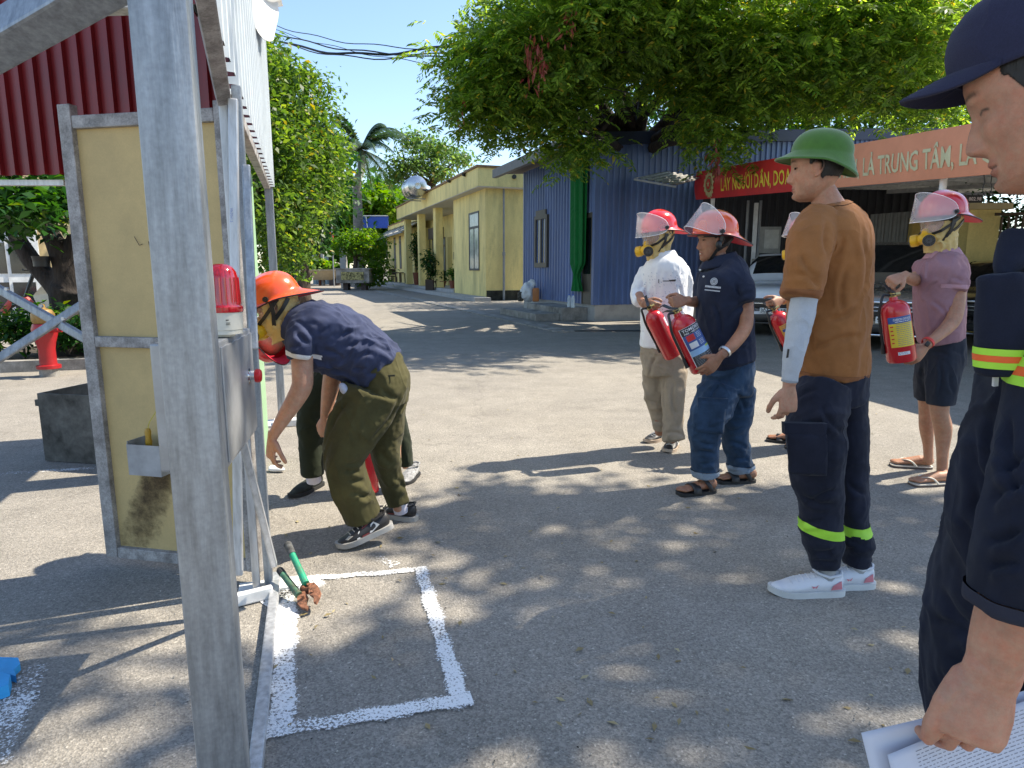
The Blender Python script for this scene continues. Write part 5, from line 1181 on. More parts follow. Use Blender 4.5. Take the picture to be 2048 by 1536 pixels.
def catmull(pts, k):
    a = np.array(pts, float); n = len(a); out = []
    for i in range(n - 1):
        p0, p1, p2, p3 = a[max(i - 1, 0)], a[i], a[i + 1], a[min(i + 2, n - 1)]
        for j in range(k):
            t = j / k; out.append(.5 * ((2 * p1) + (-p0 + p2) * t + (2 * p0 - 5 * p1 + 4 * p2 - p3) * t * t + (-p0 + 3 * p1 - 3 * p2 + p3) * t ** 3))
    out.append(a[-1]); return out
CAM = V((0, 0, CAMH))
def loftw(mb, secs, n=20, k=4, pw=2.0, cap=.35):
    """secs: (x,y,z,a,b) world centre, half size a seen across, b half depth away from the camera"""
    S = catmull(secs, k); m = len(S); rings = []
    for i, s in enumerate(S):
        c = V(s[:3]); t = (V(S[min(i + 1, m - 1)][:3]) - V(S[max(i - 1, 0)][:3])).normalized(); vd = (c - CAM).normalized()
        A = t.cross(vd)
        A = A.normalized() if A.length > .05 else V((1, 0, 0)); Bv = A.cross(t).normalized(); rings.append((c, A, Bv, s[3], s[4], t))
    def ring(c, A, Bv, a, b):
        out = []
        for q in range(n):
            th = 2 * math.pi * q / n; cx, sx = math.cos(th), math.sin(th)
            f = (abs(cx) ** pw + abs(sx) ** pw) ** (-1 / pw) if pw != 2 else 1
            out.append(c + A * (a * cx * f) + Bv * (b * sx * f))
        return out
    o = len(mb.v); seq = []
    c, A, Bv, a, b, t = rings[0]; e = min(a, b) * cap
    seq.append(ring(c - t * e, A, Bv, a * .02, b * .02)); seq.append(ring(c - t * e * .8, A, Bv, a * .6, b * .6))
    for (c, A, Bv, a, b, t) in rings: seq.append(ring(c, A, Bv, a, b))
    c, A, Bv, a, b, t = rings[-1]; e = min(a, b) * cap
    seq.append(ring(c + t * e * .8, A, Bv, a * .6, b * .6)); seq.append(ring(c + t * e, A, Bv, a * .02, b * .02))
    for r_ in seq: mb.v += [tuple(x) for x in r_]
    for i in range(len(seq) - 1):
        for q in range(n):
            q2 = (q + 1) % n; mb.f.append((o + i * n + q, o + i * n + q2, o + (i + 1) * n + q2, o + (i + 1) * n + q)); mb.mi.append(0)
    return mb
def W5(pts, r=1.0, da=0.0):
    """pixel sections (u,v,Y,apx[,b metres]) -> world; b defaults to a*r; da metres added to both"""
    out = []
    for i_, p in enumerate(pts):
        q0, q1 = pts[max(0, i_ - 1)], pts[min(len(pts) - 1, i_ + 1)]; du, dv = q1[0] - q0[0], q1[1] - q0[1]; l_ = math.hypot(du, dv) or 1; nx, ny = dv / l_, du / l_
        ch = math.cos(math.atan((p[0] - 1024) / FPX)); fc = 1 / math.sqrt((nx / ch) ** 2 + ny ** 2)
        c = P(p[0], p[1], p[2]); a = p[3] * mpp(c) * fc; b = p[4] if len(p) > 4 else a * r
        out.append((c.x, c.y, c.z, max(.004, a + da), max(.004, b + da)))
    return out
def lofts(mb, groups, r=1.0, da=0.0, **kw):
    for g_ in groups: loftw(mb, W5(g_, r, da), **kw)
    return mb
def folds(me, amp=.006, freq=9.0, d=None, seed=0, fine=.0015):
    c, n = co(me), nrm(me); q = c * freq
    if d is not None:
        d = np.array(V(d).normalized()); q = q - np.outer(q @ d, d) * .72
    wv = np.stack([vnoise(c * 5 + 3, seed + 1), vnoise(c * 5 + 9, seed + 2), vnoise(c * 5 + 15, seed + 3)], 1)
    q = q + wv * .9
    r1 = np.clip(1 - np.abs(vnoise(q, seed)) * 3.0, -.25, 1); r2 = np.clip(1 - np.abs(vnoise(q * 2.1 + 5, seed + 7)) * 3.0, -.25, 1)
    mask = .35 + .65 * np.clip(vnoise(c * 4.2, seed + 11) + .5, 0, 1)
    dd = amp * 1.6 * (r1 * .65 + r2 * .35) * mask + fine * vnoise(c * 60, seed + 5)
    setco(me, c + n * dd[:, None]); return me
def creases(o, lines, depth=.006, wpx=4.0):
    """press fold lines into a garment: lines given by their sight-line ends (u0,v0,u1,v1)"""
    me = o.data; R = np.array(ROOT[o.name]); c = co(me); n = nrm(me); w_ = c @ R[:3, :3].T + R[:3, 3]; nw = n @ R[:3, :3].T
    d = w_ - np.array([0, 0, CAMH]); dep = d[:, 1] * ct - d[:, 2] * st; u = 1024 + FPX * d[:, 0] / dep; v = 768 - FPX * (d[:, 1] * st + d[:, 2] * ct) / dep
    face = np.clip(-(nw * d).sum(1) / np.linalg.norm(d, axis=1) * 2, 0, 1); tot = np.zeros(len(c))
    for k, (u0, v0, u1, v1) in enumerate(lines):
        L_ = math.hypot(u1 - u0, v1 - v0); tx, ty = (u1 - u0) / L_, (v1 - v0) / L_; a = (u - u0) * tx + (v - v0) * ty; b = -(u - u0) * ty + (v - v0) * tx
        b = b + L_ * .10 * np.sin(np.clip(a / L_, 0, 1) * 3.1) * (1 if k % 2 else -1)
        s_ = np.clip(a / (L_ * .3), 0, 1) * np.clip((L_ - a) / (L_ * .3), 0, 1); s_ = s_ * s_ * (3 - 2 * s_)
        tot += s_ * (-np.exp(-(b / (wpx * .8)) ** 2) + .75 * np.exp(-((b - wpx * 2.1) / (wpx * 1.3)) ** 2) + .4 * np.exp(-((b + wpx * 2.4) / (wpx * 1.5)) ** 2))
    setco(me, c + n * (depth * tot * face)[:, None]); return o
def mkcloth(mb, vox, name, mat, parent, sm=5, amp=.006, freq=9, d=None, seed=0):
    me = remesh(mb, vox, sm); folds(me, amp, freq, d, seed); return link_mesh(name, me, mat, parent, ang=180)
def cut_band(o, p, n, half, name, mat, push=.0015, near=None, rad=None):
    """cut a strip of a garment between two planes and make it a child part"""
    R = ROOT[o.name].inverted(); p = R @ V(p); n = (R.to_3x3() @ V(n)).normalized(); me = o.data
    near = R @ V(near) if near is not None else p
    bm = bmesh.new(); bm.from_mesh(me)
    for s_ in (-1, 1):
        fs = [f for f in bm.faces if abs((f.calc_center_median() - (p + n * half * s_)).dot(n)) < .05 and (rad is None or (f.calc_center_median() - near).length < rad * 1.25)]
        geom = fs + list({e for f in fs for e in f.edges}) + list({v for f in fs for v in f.verts})
        bmesh.ops.bisect_plane(bm, geom=geom, plane_co=p + n * half * s_, plane_no=n, dist=1e-6)
    sel = [f for f in bm.faces if abs((f.calc_center_median() - p).dot(n)) < half and (rad is None or (f.calc_center_median() - near).length < rad)]
    ids = {}; vs, fs = [], []
    bm.normal_update()
    for f in sel:
        q = []
        for v in f.verts:
            if v.index not in ids or True:
                k = tuple(round(x, 6) for x in v.co)
                if k not in ids: ids[k] = len(vs); vs.append(tuple(v.co + v.normal * push))
            q.append(ids[k])
        if len(set(q)) >= 3: fs.append(tuple(q))
    bmesh.ops.delete(bm, geom=sel, context='FACES_ONLY'); bm.to_mesh(me); bm.free(); me.update()
    m2 = bpy.data.meshes.new(name); m2.from_pydata(vs, [], fs); m2.update()
    me.polygons.foreach_set('use_smooth', [True] * len(me.polygons))
    return link_mesh(name, m2, mat, o, local=True, ang=180)

# ---- head -------------------------------------------------------------
HZ = [-.124, -.118, -.112, -.100, -.085, -.070, -.055, -.035, -.010, .015, .040, .065, .085, .100, .110, .116]
HXF = [.052, .064, .0705, .0755, .0755, .0765, .0785, .0815, .0815, .0875, .0900, .0850, .0730, .0550, .0330, .002]
HXB = [.010, -.005, -.018, -.036, -.052, -.064, -.074, -.087, -.097, -.102, -.103, -.098, -.087, -.068, -.045, -.004]
HW = [.010, .026, .036, .048, .056, .062, .066, .070, .0735, .0755, .0765, .0740, .0660, .0530, .0360, .003]
def head_fn(x, y, z):
    """feature displacement along forward, for a front surface point"""
    g = lambda a, s: np.exp(-(a / s) ** 2)
    d = 0
    pn = np.interp(z, [-.062, -.056, -.050, -.043, -.034, -.020, -.005, .010, .022], [0, .008, .0195, .0235, .0205, .0150, .0080, .003, 0])
    sn = np.interp(z, [-.055, -.045, -.030, 0, .02], [.0125, .0125, .0095, .008, .010])
    d += pn * np.exp(-(np.abs(y) / sn) ** 2.2)
    for s_ in (-1, 1):
        d += .009 * g(y - s_ * .0145, .0072) * g(z + .048, .0085)                      # wings
        d += -.0125 * g(y - s_ * .030, .019) * g(z - .001, .0125)                      # socket
        d += .0065 * g(y - s_ * .031, .013) * g(z - .0005, .0085)                      # lids
        d += .0042 * g(y - s_ * .028, .020) * g(z - .021, .008)                        # brow
        d += .0035 * g(y - s_ * .045, .016) * g(z + .026, .016)                        # cheek
        d += -.0025 * g(y - s_ * .027, .010) * g(z + .062, .016)
        d += -.004 * g(y - s_ * .006, .0035) * g(z + .055, .0035)                      # nostril
    lipw = np.sqrt(np.clip(1 - (y / .029) ** 2, 0, 1))
    d += .0062 * lipw * g(z + .0705, .0058) + .0060 * lipw * g(z + .0825, .0062) - .0036 * lipw * g(z + .0765, .0020)
    d += -.0035 * g(y, .018) * g(z + .0915, .005) + .0075 * g(y, .017) * g(z + .106, .012)
    d += -.0012 * g(y, .003) * g(z + .061, .005)
    return d
def add_head(mb, c, fwd, up, sc=1.0, ears=True, nth=110, nz=120):
    fwd, up = V(fwd).normalized(), V(up); lf_ = up.cross(fwd).normalized(); up = fwd.cross(lf_)
    R = Matrix((fwd, lf_, up)).transposed(); c = V(c)
    zz = np.interp(np.linspace(0, 1, nz), np.linspace(0, 1, 400), -.124 + .24 * (np.linspace(0, 1, 400)))
    th = np.linspace(0, 2 * math.pi, nth, endpoint=False); th = th - .42 * np.sin(th) * 1.0
    Z, T = np.meshgrid(zz, th, indexing='ij')
    xf, xb, w_ = (np.interp(Z, HZ, q) for q in (HXF, HXB, HW))
    k = .15; 
    cx, sx = np.cos(T), np.sin(T); pw = 2.25; f = (np.abs(cx) ** pw + np.abs(sx) ** pw) ** (-1 / pw)
    mid = np.where(Z < -.03, (xf + xb) / 2, np.minimum((xf + xb) / 2, -.004))
    X = np.where(cx > 0, mid + (xf - mid) * cx * f, mid + (mid - xb) * cx * f); Y = w_ * sx * f
    front = np.clip((cx - .25) / .4, 0, 1)
    X = X + head_fn(X, Y, Z) * front
    pts = np.stack([X, Y, Z], -1).reshape(-1, 3) * sc
    o = len(mb.v); Rn = np.array(R); wp = pts @ Rn.T + np.array(c)
    mb.v += [tuple(p) for p in wp]
    for i in range(nz - 1):
        for j in range(nth):
            j2 = (j + 1) % nth; a = o + i * nth; mb.f.append((a + j, a + j2, a + j2 + nth, a + j + nth)); mb.mi.append(0)
    mb.f.append(tuple(o + j for j in range(nth))[::-1]); mb.mi.append(0); e = o + (nz - 1) * nth; mb.f.append(tuple(e + j for j in range(nth))); mb.mi.append(0)
    X4 = Matrix.Translation(c) @ R.to_4x4() @ Matrix.Scale(sc, 4)
    if ears:
        for s_ in (-1, 1):
            E = lambda x, y, z: X4 @ V((x, s_ * y, z))
            rim = [E(.012, .074, -.022), E(.013, .078, .002), E(.006, .084, .018), E(-.008, .089, .024), E(-.020, .091, .016), E(-.023, .090, -.002), E(-.017, .086, -.020), E(-.006, .080, -.035), E(.006, .075, -.036)]
            mb.tube([V(p) for p in catmull([list(p) for p in rim], 3)], .0042 * sc, 7)
            mb.ell(E(-.004, .076, -.004), (.016 * sc, .007 * sc, .026 * sc), R @ Matrix.Rotation(s_ * .25, 3, 'Z'), 12, 8)
            mb.ell(E(.0, .077, -.033), (.008 * sc, .004 * sc, .008 * sc), R, 8, 6)
    return X4
# ---- hand -------------------------------------------------------------
def add_hand(mb, wr, d, back, thumb, curl=(30, 35, 40, 45), sc=1.0, spread=.05, tc=.5, tin=.25, wristr=.027, ts=.70):
    """wr wrist, d direction of the fingers, back of hand normal, thumb: unit vector towards the thumb side"""
    wr, d = V(wr), V(d).normalized(); s_ = V(thumb); s_ = (s_ - d * s_.dot(d)).normalized(); b = d.cross(s_); b = b if b.dot(V(back)) > 0 else -b
    def ell_ring(c, dd, a, h):
        n = b if abs(dd.dot(b)) < .9 else d; return [c + s_ * (a * math.cos(q)) + b * (h * math.sin(q)) for q in np.linspace(0, 2 * math.pi, 14, endpoint=False)]
    o = len(mb.v); secs = [(-.035, wristr * .93, wristr * .75), (0, wristr, wristr * .72), (.02, .034, .0185), (.05, .041, .0165), (.08, .0425, .0145), (.094, .038, .0115)]
    seq = [[wr - d * .036 * sc] * 14] + [ell_ring(wr + d * x * sc, d, a * sc, h * sc) for x, a, h in secs] + [[wr + d * .098 * sc] * 14]
    for r_ in seq: mb.v += [tuple(x) for x in r_]
    for i in range(len(seq) - 1):
        for q in range(14): q2 = (q + 1) % 14; mb.f.append((o + i * 14 + q, o + i * 14 + q2, o + (i + 1) * 14 + q2, o + (i + 1) * 14 + q)); mb.mi.append(0)
    Ls = [.074, .082, .076, .060]; rs = [.0088, .0092, .0086, .0076]
    for i in range(4):
        off = .031 - .0205 * i; base = wr + d * (.080 - .004 * abs(i - 1)) * sc + s_ * off * sc; cu = math.radians(curl[i]); p = base; pts = [base - d * .012 * sc, base]
        ang = 0; fd = (d + s_ * (spread * (1.5 - i))).normalized()
        for L_, fr_ in ((.45, .8), (.31, 1.15), (.24, .9)):
            ang += cu * fr_; dr = (fd * math.cos(ang) - b * math.sin(ang)).normalized(); m_ = p + dr * Ls[i] * L_ * sc * .5; p = p + dr * Ls[i] * L_ * sc; pts += [m_, p]
        r_ = rs[i] * sc; mb.tube(pts + [p + dr * r_ * .75], [r_, r_ * 1.06, r_ * .98, r_ * 1.03, r_ * .92, r_ * .96, r_ * .86, r_ * .78, r_ * .35], 10)
        
    base = wr + d * .018 * sc + s_ * .024 * sc - b * .006 * sc
    dr = (d * .72 + s_ * ts - b * tin).normalized(); p1 = base + dr * .044 * sc; dr2 = (dr + (d * .5 - s_ * .55 - b * .5) * tc).normalized(); p2 = p1 + dr2 * .034 * sc; dr3 = (dr2 + (-s_ * .5 - b * .3 + d * .2) * tc).normalized(); p3 = p2 + dr3 * .026 * sc
    mb.tube([base - dr * .01, base, base.lerp(p1, .5), p1, p1.lerp(p2, .5), p2, p2.lerp(p3, .6), p3, p3 + dr3 * .006], [q * sc for q in (.013, .0165, .0150, .0122, .0108, .0112, .0102, .0088, .004)], 10)
    return mb
def limb_tip(secs): return V(secs[-1][:3]), (V(secs[-1][:3]) - V(secs[-2][:3])).normalized()

def paint_skin(me, base, X4=None, hair=None, lips=True, brows=True, lash=True):
    c = co(me); n = len(c); col = np.tile(np.array([*base, 1.0]), (n, 1))
    k = fbm(c * 9, 4)[:, None] * .06; col[:, :3] *= 1 + k * np.array([[.8, 1.1, 1.2]])
    if X4 is not None:
        I = np.array(X4.inverted()); l = c @ I[:3, :3].T + I[:3, 3]; x, y, z = l[:, 0], l[:, 1], l[:, 2]; hd = (np.abs(z) < .14) & (np.abs(x) < .14) & (np.abs(y) < .11)
        g = lambda a, s: np.exp(-(a / s) ** 2)
        m_ = np.clip(1.4 * g(y, .026) * (g(z + .0705, .0062) + g(z + .0825, .0070)), 0, 1) * (x > .07) * hd * .75
        lip = np.array([base[0] * .80, base[1] * .50, base[2] * .50]); 
        if lips: col[:, :3] = col[:, :3] * (1 - m_[:, None]) + lip * m_[:, None]
        dk = np.array([.025, .018, .015])
        if lips:
            m_ = (g(z + .0765, .0018) * (np.abs(y) < .025) * (x > .07) * hd * .7); col[:, :3] = col[:, :3] * (1 - m_[:, None]) + dk * m_[:, None]
        if brows:
            ay = np.abs(y); arch = .0225 + .004 * np.sin((ay - .012) / .036 * 2.4); m_ = (g(z - arch, .0042) * np.clip((ay - .010) / .004, 0, 1) * np.clip((.052 - ay) / .008, 0, 1) * (x > .045) * hd) * (.75 + .2 * vnoise(c * 400, 3)); m_ = np.clip(m_, 0, .85); col[:, :3] = col[:, :3] * (1 - m_[:, None]) + dk * m_[:, None]
        if lash:
            ay = np.abs(y); m_ = g(z - (-.0015 + .004 * g(ay - .031, .012)), .0022) * np.clip((ay - .016) / .003, 0, 1) * np.clip((.047 - ay) / .004, 0, 1) * (x > .04) * hd * .9; col[:, :3] = col[:, :3] * (1 - m_[:, None]) + dk * m_[:, None]
        rd = (g(z + .045, .014) * g(y, .02) * (x > .09) * .25 + g(z + .03, .02) * g(np.abs(y) - .045, .02) * (x > .03) * .14 + (np.abs(y) > .076) * .22) * hd
        col[:, :3] *= 1 - rd[:, None] * np.array([[.0, .35, .35]])
        st_ = g(z + .095, .03) * (x > .0) * hd * .16; col[:, :3] *= 1 - st_[:, None]
        if hair is not None:
            m_ = hair(x, y, z) * hd; col[:, :3] = col[:, :3] * (1 - m_[:, None]) + dk * m_[:, None]
    at = me.color_attributes.new('tint', 'FLOAT_COLOR', 'POINT'); at.data.foreach_set('color', col.astype(np.float32).ravel())
def hair_part(me, X4, fn, parent, mat, th=.004, seed=1):
    c, nn = co(me), nrm(me); I = np.array(X4.inverted()); l = c @ I[:3, :3].T + I[:3, 3]; m_ = fn(l[:, 0], l[:, 1], l[:, 2]) * (np.abs(l[:, 2]) < .14) * (np.abs(l[:, 0]) < .14) * (np.abs(l[:, 1]) < .11)
    lift = np.clip(m_, 0, 1) * th * (1 + .35 * vnoise(c * 150, seed)) - (m_ < .3) * .003
    c2 = c + nn * lift[:, None]; li = np.empty(len(me.loops), np.int32); me.loops.foreach_get('vertex_index', li)
    k = 4; f = li.reshape(-1, 4) if len(li) == 4 * len(me.polygons) else None
    if f is None: return
    keep = (m_[f] > .05).all(1) & (np.abs(l[:, 1])[f] < .0785).all(1); f = f[keep]; us, inv = np.unique(f, return_inverse=True)
    if len(f) < 4: return
    return link_mesh('hair', np_mesh('hair', c2[us], inv.reshape(-1, 4)), mat, parent, ang=180)
HAIR = M('black_hair', (.012, .010, .009), rough=.55, var=.4, scale=60, stretch=(1, 1, .15), bump=1.0, bscale=300, bdist=.002)

# ---- feet -------------------------------------------------------------
def foot_frame(heel, toe, up=(0, 0, 1)):
    heel, toe = V(heel), V(toe); x = (toe - heel).normalized(); y = V(up).cross(x).normalized(); z = x.cross(y); return Matrix.Translation(heel) @ Matrix((x, y, z)).transposed().to_4x4(), (toe - heel).length
def add_shoe(parent, heel, toe, upper, sole, extra=None, w=.046, h=.085, inner=None, laces=None, up=(0, 0, 1), soleh=.024):
    X, L = foot_frame(heel, toe, up)
    prof = lambda t: (.62 + .38 * math.sin(min(1, t * 3.2) * 1.57)) * (1 if t < .72 else math.sqrt(max(.02, 1 - ((t - .72) / .30) ** 2)))
    wid = lambda t: w * prof(t) * (.80 + .25 * math.exp(-((t - .66) / .2) ** 2))
    top = lambda t: soleh + (h - soleh) * (1 if t < .36 else max(.30, 1 - ((t - .36) / .62) * .95)) * (1 if t < .93 else .8) * (.92 + .08 * math.cos(t * 9))
    m = MB(); secs = []
    n = 18
    def fn(a, b):
        t = b; th = a * 2 * math.pi; cx, sx = math.cos(th), math.sin(th); p = 2.6; f = (abs(cx) ** p + abs(sx) ** p) ** (-1 / p)
        k = math.sqrt(max(0, 1 - (2 * b - 1) ** 12)) if 0 < b < 1 else .01
        zt, zb_ = top(t), soleh * .6; zc = (zt + zb_) / 2; y = wid(t) * cx * f * k * (1 - .25 * max(0, sx)); return X @ V((L * (.01 + t * .975), y, zc + (zt - zb_) / 2 * sx * f * k))
    m.grid(fn, 20, 26, closed_u=True); me = remesh(m, .006, 2); us = link_mesh('shoe', me, upper, parent, ang=180)
    m = MB()
    def fs(a, b):
        th = a * 2 * math.pi; z = b * soleh; cx, sx = math.cos(th), math.sin(th); t = .5 + .5 * cx; y = (wid(t) + .004) * (1 if sx > 0 else -1) * min(1, abs(sx) * 2.0) ** .5
        toe_up = .012 * max(0, t - .85) / .15; return X @ V((L * (-.005 + t * 1.01), y, z + toe_up))
    m.grid(fs, 48, 2, closed_u=True); k = 48; m.f.append(tuple(range(k))[::-1]); m.mi.append(0); m.f.append(tuple(range(2 * k, 3 * k))); m.mi.append(0)
    m.build('sole', sole, us)
    # collar / tongue
    m = MB(); m.tube([X @ V((L * x, y, z)) for x, y, z in ((.05, 0, h * .98), (.10, .030, h * .95), (.25, .034, h * .86), (.38, .022, h * .98), (.42, 0, h * 1.05), (.38, -.022, h * .98), (.25, -.034, h * .86), (.10, -.030, h * .95), (.05, 0, h * .98))], .006, 6); m.build('collar', inner or upper, us)
    if laces is not None:
        m = MB()
        for i in range(5):
            t = .42 + .075 * i; z = top(t) + .002; yy = wid(t) * .52; m.tube([X @ V((L * t, -yy, z - .006)), X @ V((L * (t + .02), 0, z + .003)), X @ V((L * t, yy, z - .006))], .0028, 5)
        m.build('laces', laces, us)
    if extra:
        for (nm, mt, pts, side) in extra:                # flat patches on the side: list of (t, z) outline
            m = MB(); out = []
            for t, zf in pts:
                zt, zb_ = top(t), soleh; z = zb_ + (zt - zb_) * zf; zc = (zt + soleh * .6) / 2; hh = (zt - soleh * .6) / 2; q = min(1, abs((z - zc) / hh)); yy = wid(t) * (1 - q ** 2.6) ** (1 / 2.6) * (1 - .25 * max(0, (z - zc) / hh)) + .0025; out.append(X @ V((L * (.01 + t * .975), side * yy, z)))
            m.add(out + [p + (X.to_3x3() @ V((0, side * .0015, 0))) for p in out], [tuple(range(len(out), 2 * len(out)))] + [(i, (i + 1) % len(out), (i + 1) % len(out) + len(out), i + len(out)) for i in range(len(out))]); m.build(nm, mt, us, smooth=False)
    return us
def add_barefoot(mb, heel, toe, side=1, h=.075):
    """skin foot into mb; side = +1 if the big toe is on the +y side"""
    X, L = foot_frame(heel, toe); ff = lambda x, y, z: X @ V((L * x, y, z))
    for i in range(14):
        t = i / 13 * .80; w_ = .030 + .013 * math.sin(min(1, t / .72) * 1.57); hh = .040 if t < .25 else .040 - .026 * (t - .25) / .55
        mb.ell(ff(.06 + t, side * .004 * math.sin(t * 3), hh * .75 + .006), (.030, w_, hh * .80), X.to_3x3(), 14, 8)
    for i in range(5):
        y = side * (.030 - .0145 * i); r = (.0125, .0095, .009, .0085, .0085)[i]; x1 = (1.0, 1.0, .975, .94, .90)[i]
        mb.tube([ff(.80, y * .9, .018), ff(.90, y, .017), ff(x1 - .03, y, .012), ff(x1, y, .009)], [r, r * 1.02, r, r * .5], 9)
    return X, L
def slab_sole(name, parent, X, L, mat, z0=-.001, z1=.016, w=.050, grow=1.06):
    m = MB()
    def fs(a, b):
        th = a * 2 * math.pi; cx, sx = math.cos(th), math.sin(th); t = .5 + .5 * cx; y = w * (.78 + .22 * math.sin(min(1, t / .7) * 1.57)) * (1 if sx > 0 else -1) * min(1, abs(sx) * 1.7) ** .5; return X @ V((L * (-.03 + t * grow), y, z0 + (z1 - z0) * b))
    m.grid(fs, 40, 1, closed_u=True); m.f.append(tuple(range(40))[::-1]); m.mi.append(0); m.f.append(tuple(range(40, 80))); m.mi.append(0); return m.build(name, mat, parent)
def strap_band(name, parent, X, L, pts, half, mat):
    """pts: (t,y,z) centre line over the foot; flat band of half width along the foot"""
    m = MB(); m.grid(lambda a, b: (lambda q: X @ V((L * q[0] + (b - .5) * 2 * half, q[1], q[2])))(catmull(pts, 6)[min(int(a * (len(pts) - 1) * 6), (len(pts) - 1) * 6)]), (len(pts) - 1) * 6, 2)
    o = m.build(name, mat, parent, ang=180); s_ = o.modifiers.new('s', 'SOLIDIFY'); s_.thickness = .004; s_.offset = 0; return o

# ---- helmet, hood, mask -------------------------------------------------
def add_helmet(parent, X4, mat, under, sc=1.0, tilt=0.0, visor=True, vis_tilt=50, name='helmet', straps=True, visor_mat=None, dx=0, dz=0):
    H = X4 @ Matrix.Translation((dx - .006, 0, .040 + dz)) @ Matrix.Rotation(tilt, 4, 'Y') @ Matrix.Scale(sc, 4)
    def shell(k, off):
        def fn(a, b):
            th = a * 2 * math.pi; ca, sa = math.cos(th), math.sin(th); ph = b * math.pi / 2
            if b < .78:
                p = b / .78 * math.pi / 2; r = math.sin(p); z = math.cos(p); rr = r ** .92
                x = (.138 if ca < 0 else .125) * ca * rr; y = .112 * sa * rr; z = .122 * z ** .82 if z > 0 else 0
                ridge = .007 * math.exp(-(y / .018) ** 2) * (1 - b / .78 * .5) * (r < .96); z += ridge
                return H @ V(((x) * k, y * k, z * k + off))
            t = (b - .78) / .22; back = max(0, -ca); fl = .012 + .078 * back ** 2.2 + .014 * max(0, ca) ** 3 + .008
            x = ((.138 if ca < 0 else .125) + fl * t) * ca; y = (.112 + (.012 + .016 * back) * t) * sa; z = -.004 - t * (.012 + .050 * back ** 2) - .004
            return H @ V((x, y, z + off))
        return fn
    m = MB(); m.grid(shell(1, 0), 64, 40, closed_u=True); hl = m.build(name, mat, parent, ang=180)
    m = MB(); m.grid(shell(.97, -.004), 64, 40, closed_u=True, flip=True); m.build('helmet_lining', under, hl, ang=180)
    m = MB(); f = shell(1, 0); m.tube([f(a, 1.0) for a in np.linspace(0, 1, 49)], .0032 * sc, 6, cap=False); m.build('rim', BLACK, hl)
    for s_ in (-1, 1):
        kn = H @ V((.012, s_ * .116, -.002)); ax = (H.to_3x3() @ V((0, s_, 0))).normalized()
        m = MB(); m.tube([kn, kn + ax * .018], .013 * sc, 12); m.tube([kn + ax * .018, kn + ax * .024], .006 * sc, 8); m.build('hinge_knob', BLACK, hl)
    if visor:
        vt = math.radians(vis_tilt); m = MB()
        def vf(a, b):
            ph = (a - .5) * math.radians(196); c_, s2 = math.cos(ph), math.sin(ph)
            r1 = .158; x = .006 + r1 * c_ * (1 if c_ > 0 else .4); y = .126 * s2
            wv = max(.0, c_) ** .45; hgt = (b - .42) * (.150 * wv + .018)
            x0, z0 = x - .012, -.0 + hgt - .006 * wv
            xr = x0 * math.cos(vt) - z0 * math.sin(vt) * .999; zr_ = x0 * math.sin(vt) + z0 * math.cos(vt); return H @ V((xr + .012, y, zr_))
        m.grid(vf, 48, 10); vo = m.build('visor', visor_mat or clearmat('visor_clear', (.86, .84, .86), .30, .12), hl, ang=180)
        m = MB(); m.tube([vf(a, 0) for a in np.linspace(0, 1, 40)] + [vf(a, 1) for a in np.linspace(1, 0, 40)] + [vf(0, 0)], .0018, 5, cap=False); m.build('visor_edge', clearmat('visor_rim', (.95, .93, .95), .8, .2), vo)
    if straps:
        E = lambda x, y, z: X4 @ V((x, y, z))
        for s_ in (-1, 1):
            m = MB()
            for path in (((-.005, .098, .020), (.004, .094, -.030), (.022, .080, -.070), (.040, .050, -.112), (.045, 0, -.134)), ((-.085, .075, .010), (-.045, .088, -.025), (.010, .084, -.060))):
                pts = [E(x, s_ * y, z) for x, y, z in path]; cp = [V(p) for p in catmull([list(p) for p in pts], 4)]
                for i in range(len(cp) - 1): m.bar(cp[i], cp[i + 1] + (cp[i + 1] - cp[i]) * .1, .018 * sc, .004, up=(cp[i] - X4.translation))
            m.build('chin_strap', BLACK, hl)
        m = MB(); m.grid(lambda a, b: E(*( (lambda th: ((-.012 + (.096 + .008 * b) * math.cos(th)) * 1.04, (.088 + .01 * b) * math.sin(th), .014 + .03 * b))(a * 2 * math.pi))), 40, 2, closed_u=True); m.build('head_band', BLACK, hl)
    return hl
HOOD = M('hood_yellow', (.62, .45, .17), rough=.6, var=.12, scale=9, bump=.35, bscale=45, bdist=.004, sheen=.1)
MASKY = M('mask_yellow', (.72, .42, .012), rough=.42, var=.06)
def disc_filter(parent, c, ax, up, r=.036, ln=.040):
    ax = V(ax).normalized(); q = V(up); x = (q - ax * q.dot(ax)).normalized(); y = ax.cross(x); X = Matrix.Translation(c) @ Matrix((x, y, ax)).transposed().to_4x4()
    fo = MB().lathe([(.001, -.02), (r * .78, -.02), (r * .86, 0), (r * 1.0, .006), (r * 1.02, ln * .8), (r * .98, ln), (.001, ln)], X, 28).build('filter_canister', MASKY, parent)
    m = MB(); m.lathe([(.001, ln + .001), (r * .93, ln + .001), (r * .96, ln - .004)], X, 28); m.build('grille_back', BLACK, fo)
    m = MB()
    for rr in (.92, .40, .16): m.tube([X @ V((math.cos(a) * r * rr, math.sin(a) * r * rr, ln + .004)) for a in np.linspace(0, 2 * math.pi, 25)], .0020 if rr > .5 else .0013, 5, cap=False)
    for k in range(18): a = 2 * math.pi * k / 18; m.bar(X @ V((math.cos(a) * r * .18, math.sin(a) * r * .18, ln + .0035)), X @ V((math.cos(a) * r * .9, math.sin(a) * r * .9, ln + .0035)), .0016, .0022)
    m.build('grille', M('grille_grey', (.09, .09, .095), rough=.4), fo, smooth=False)
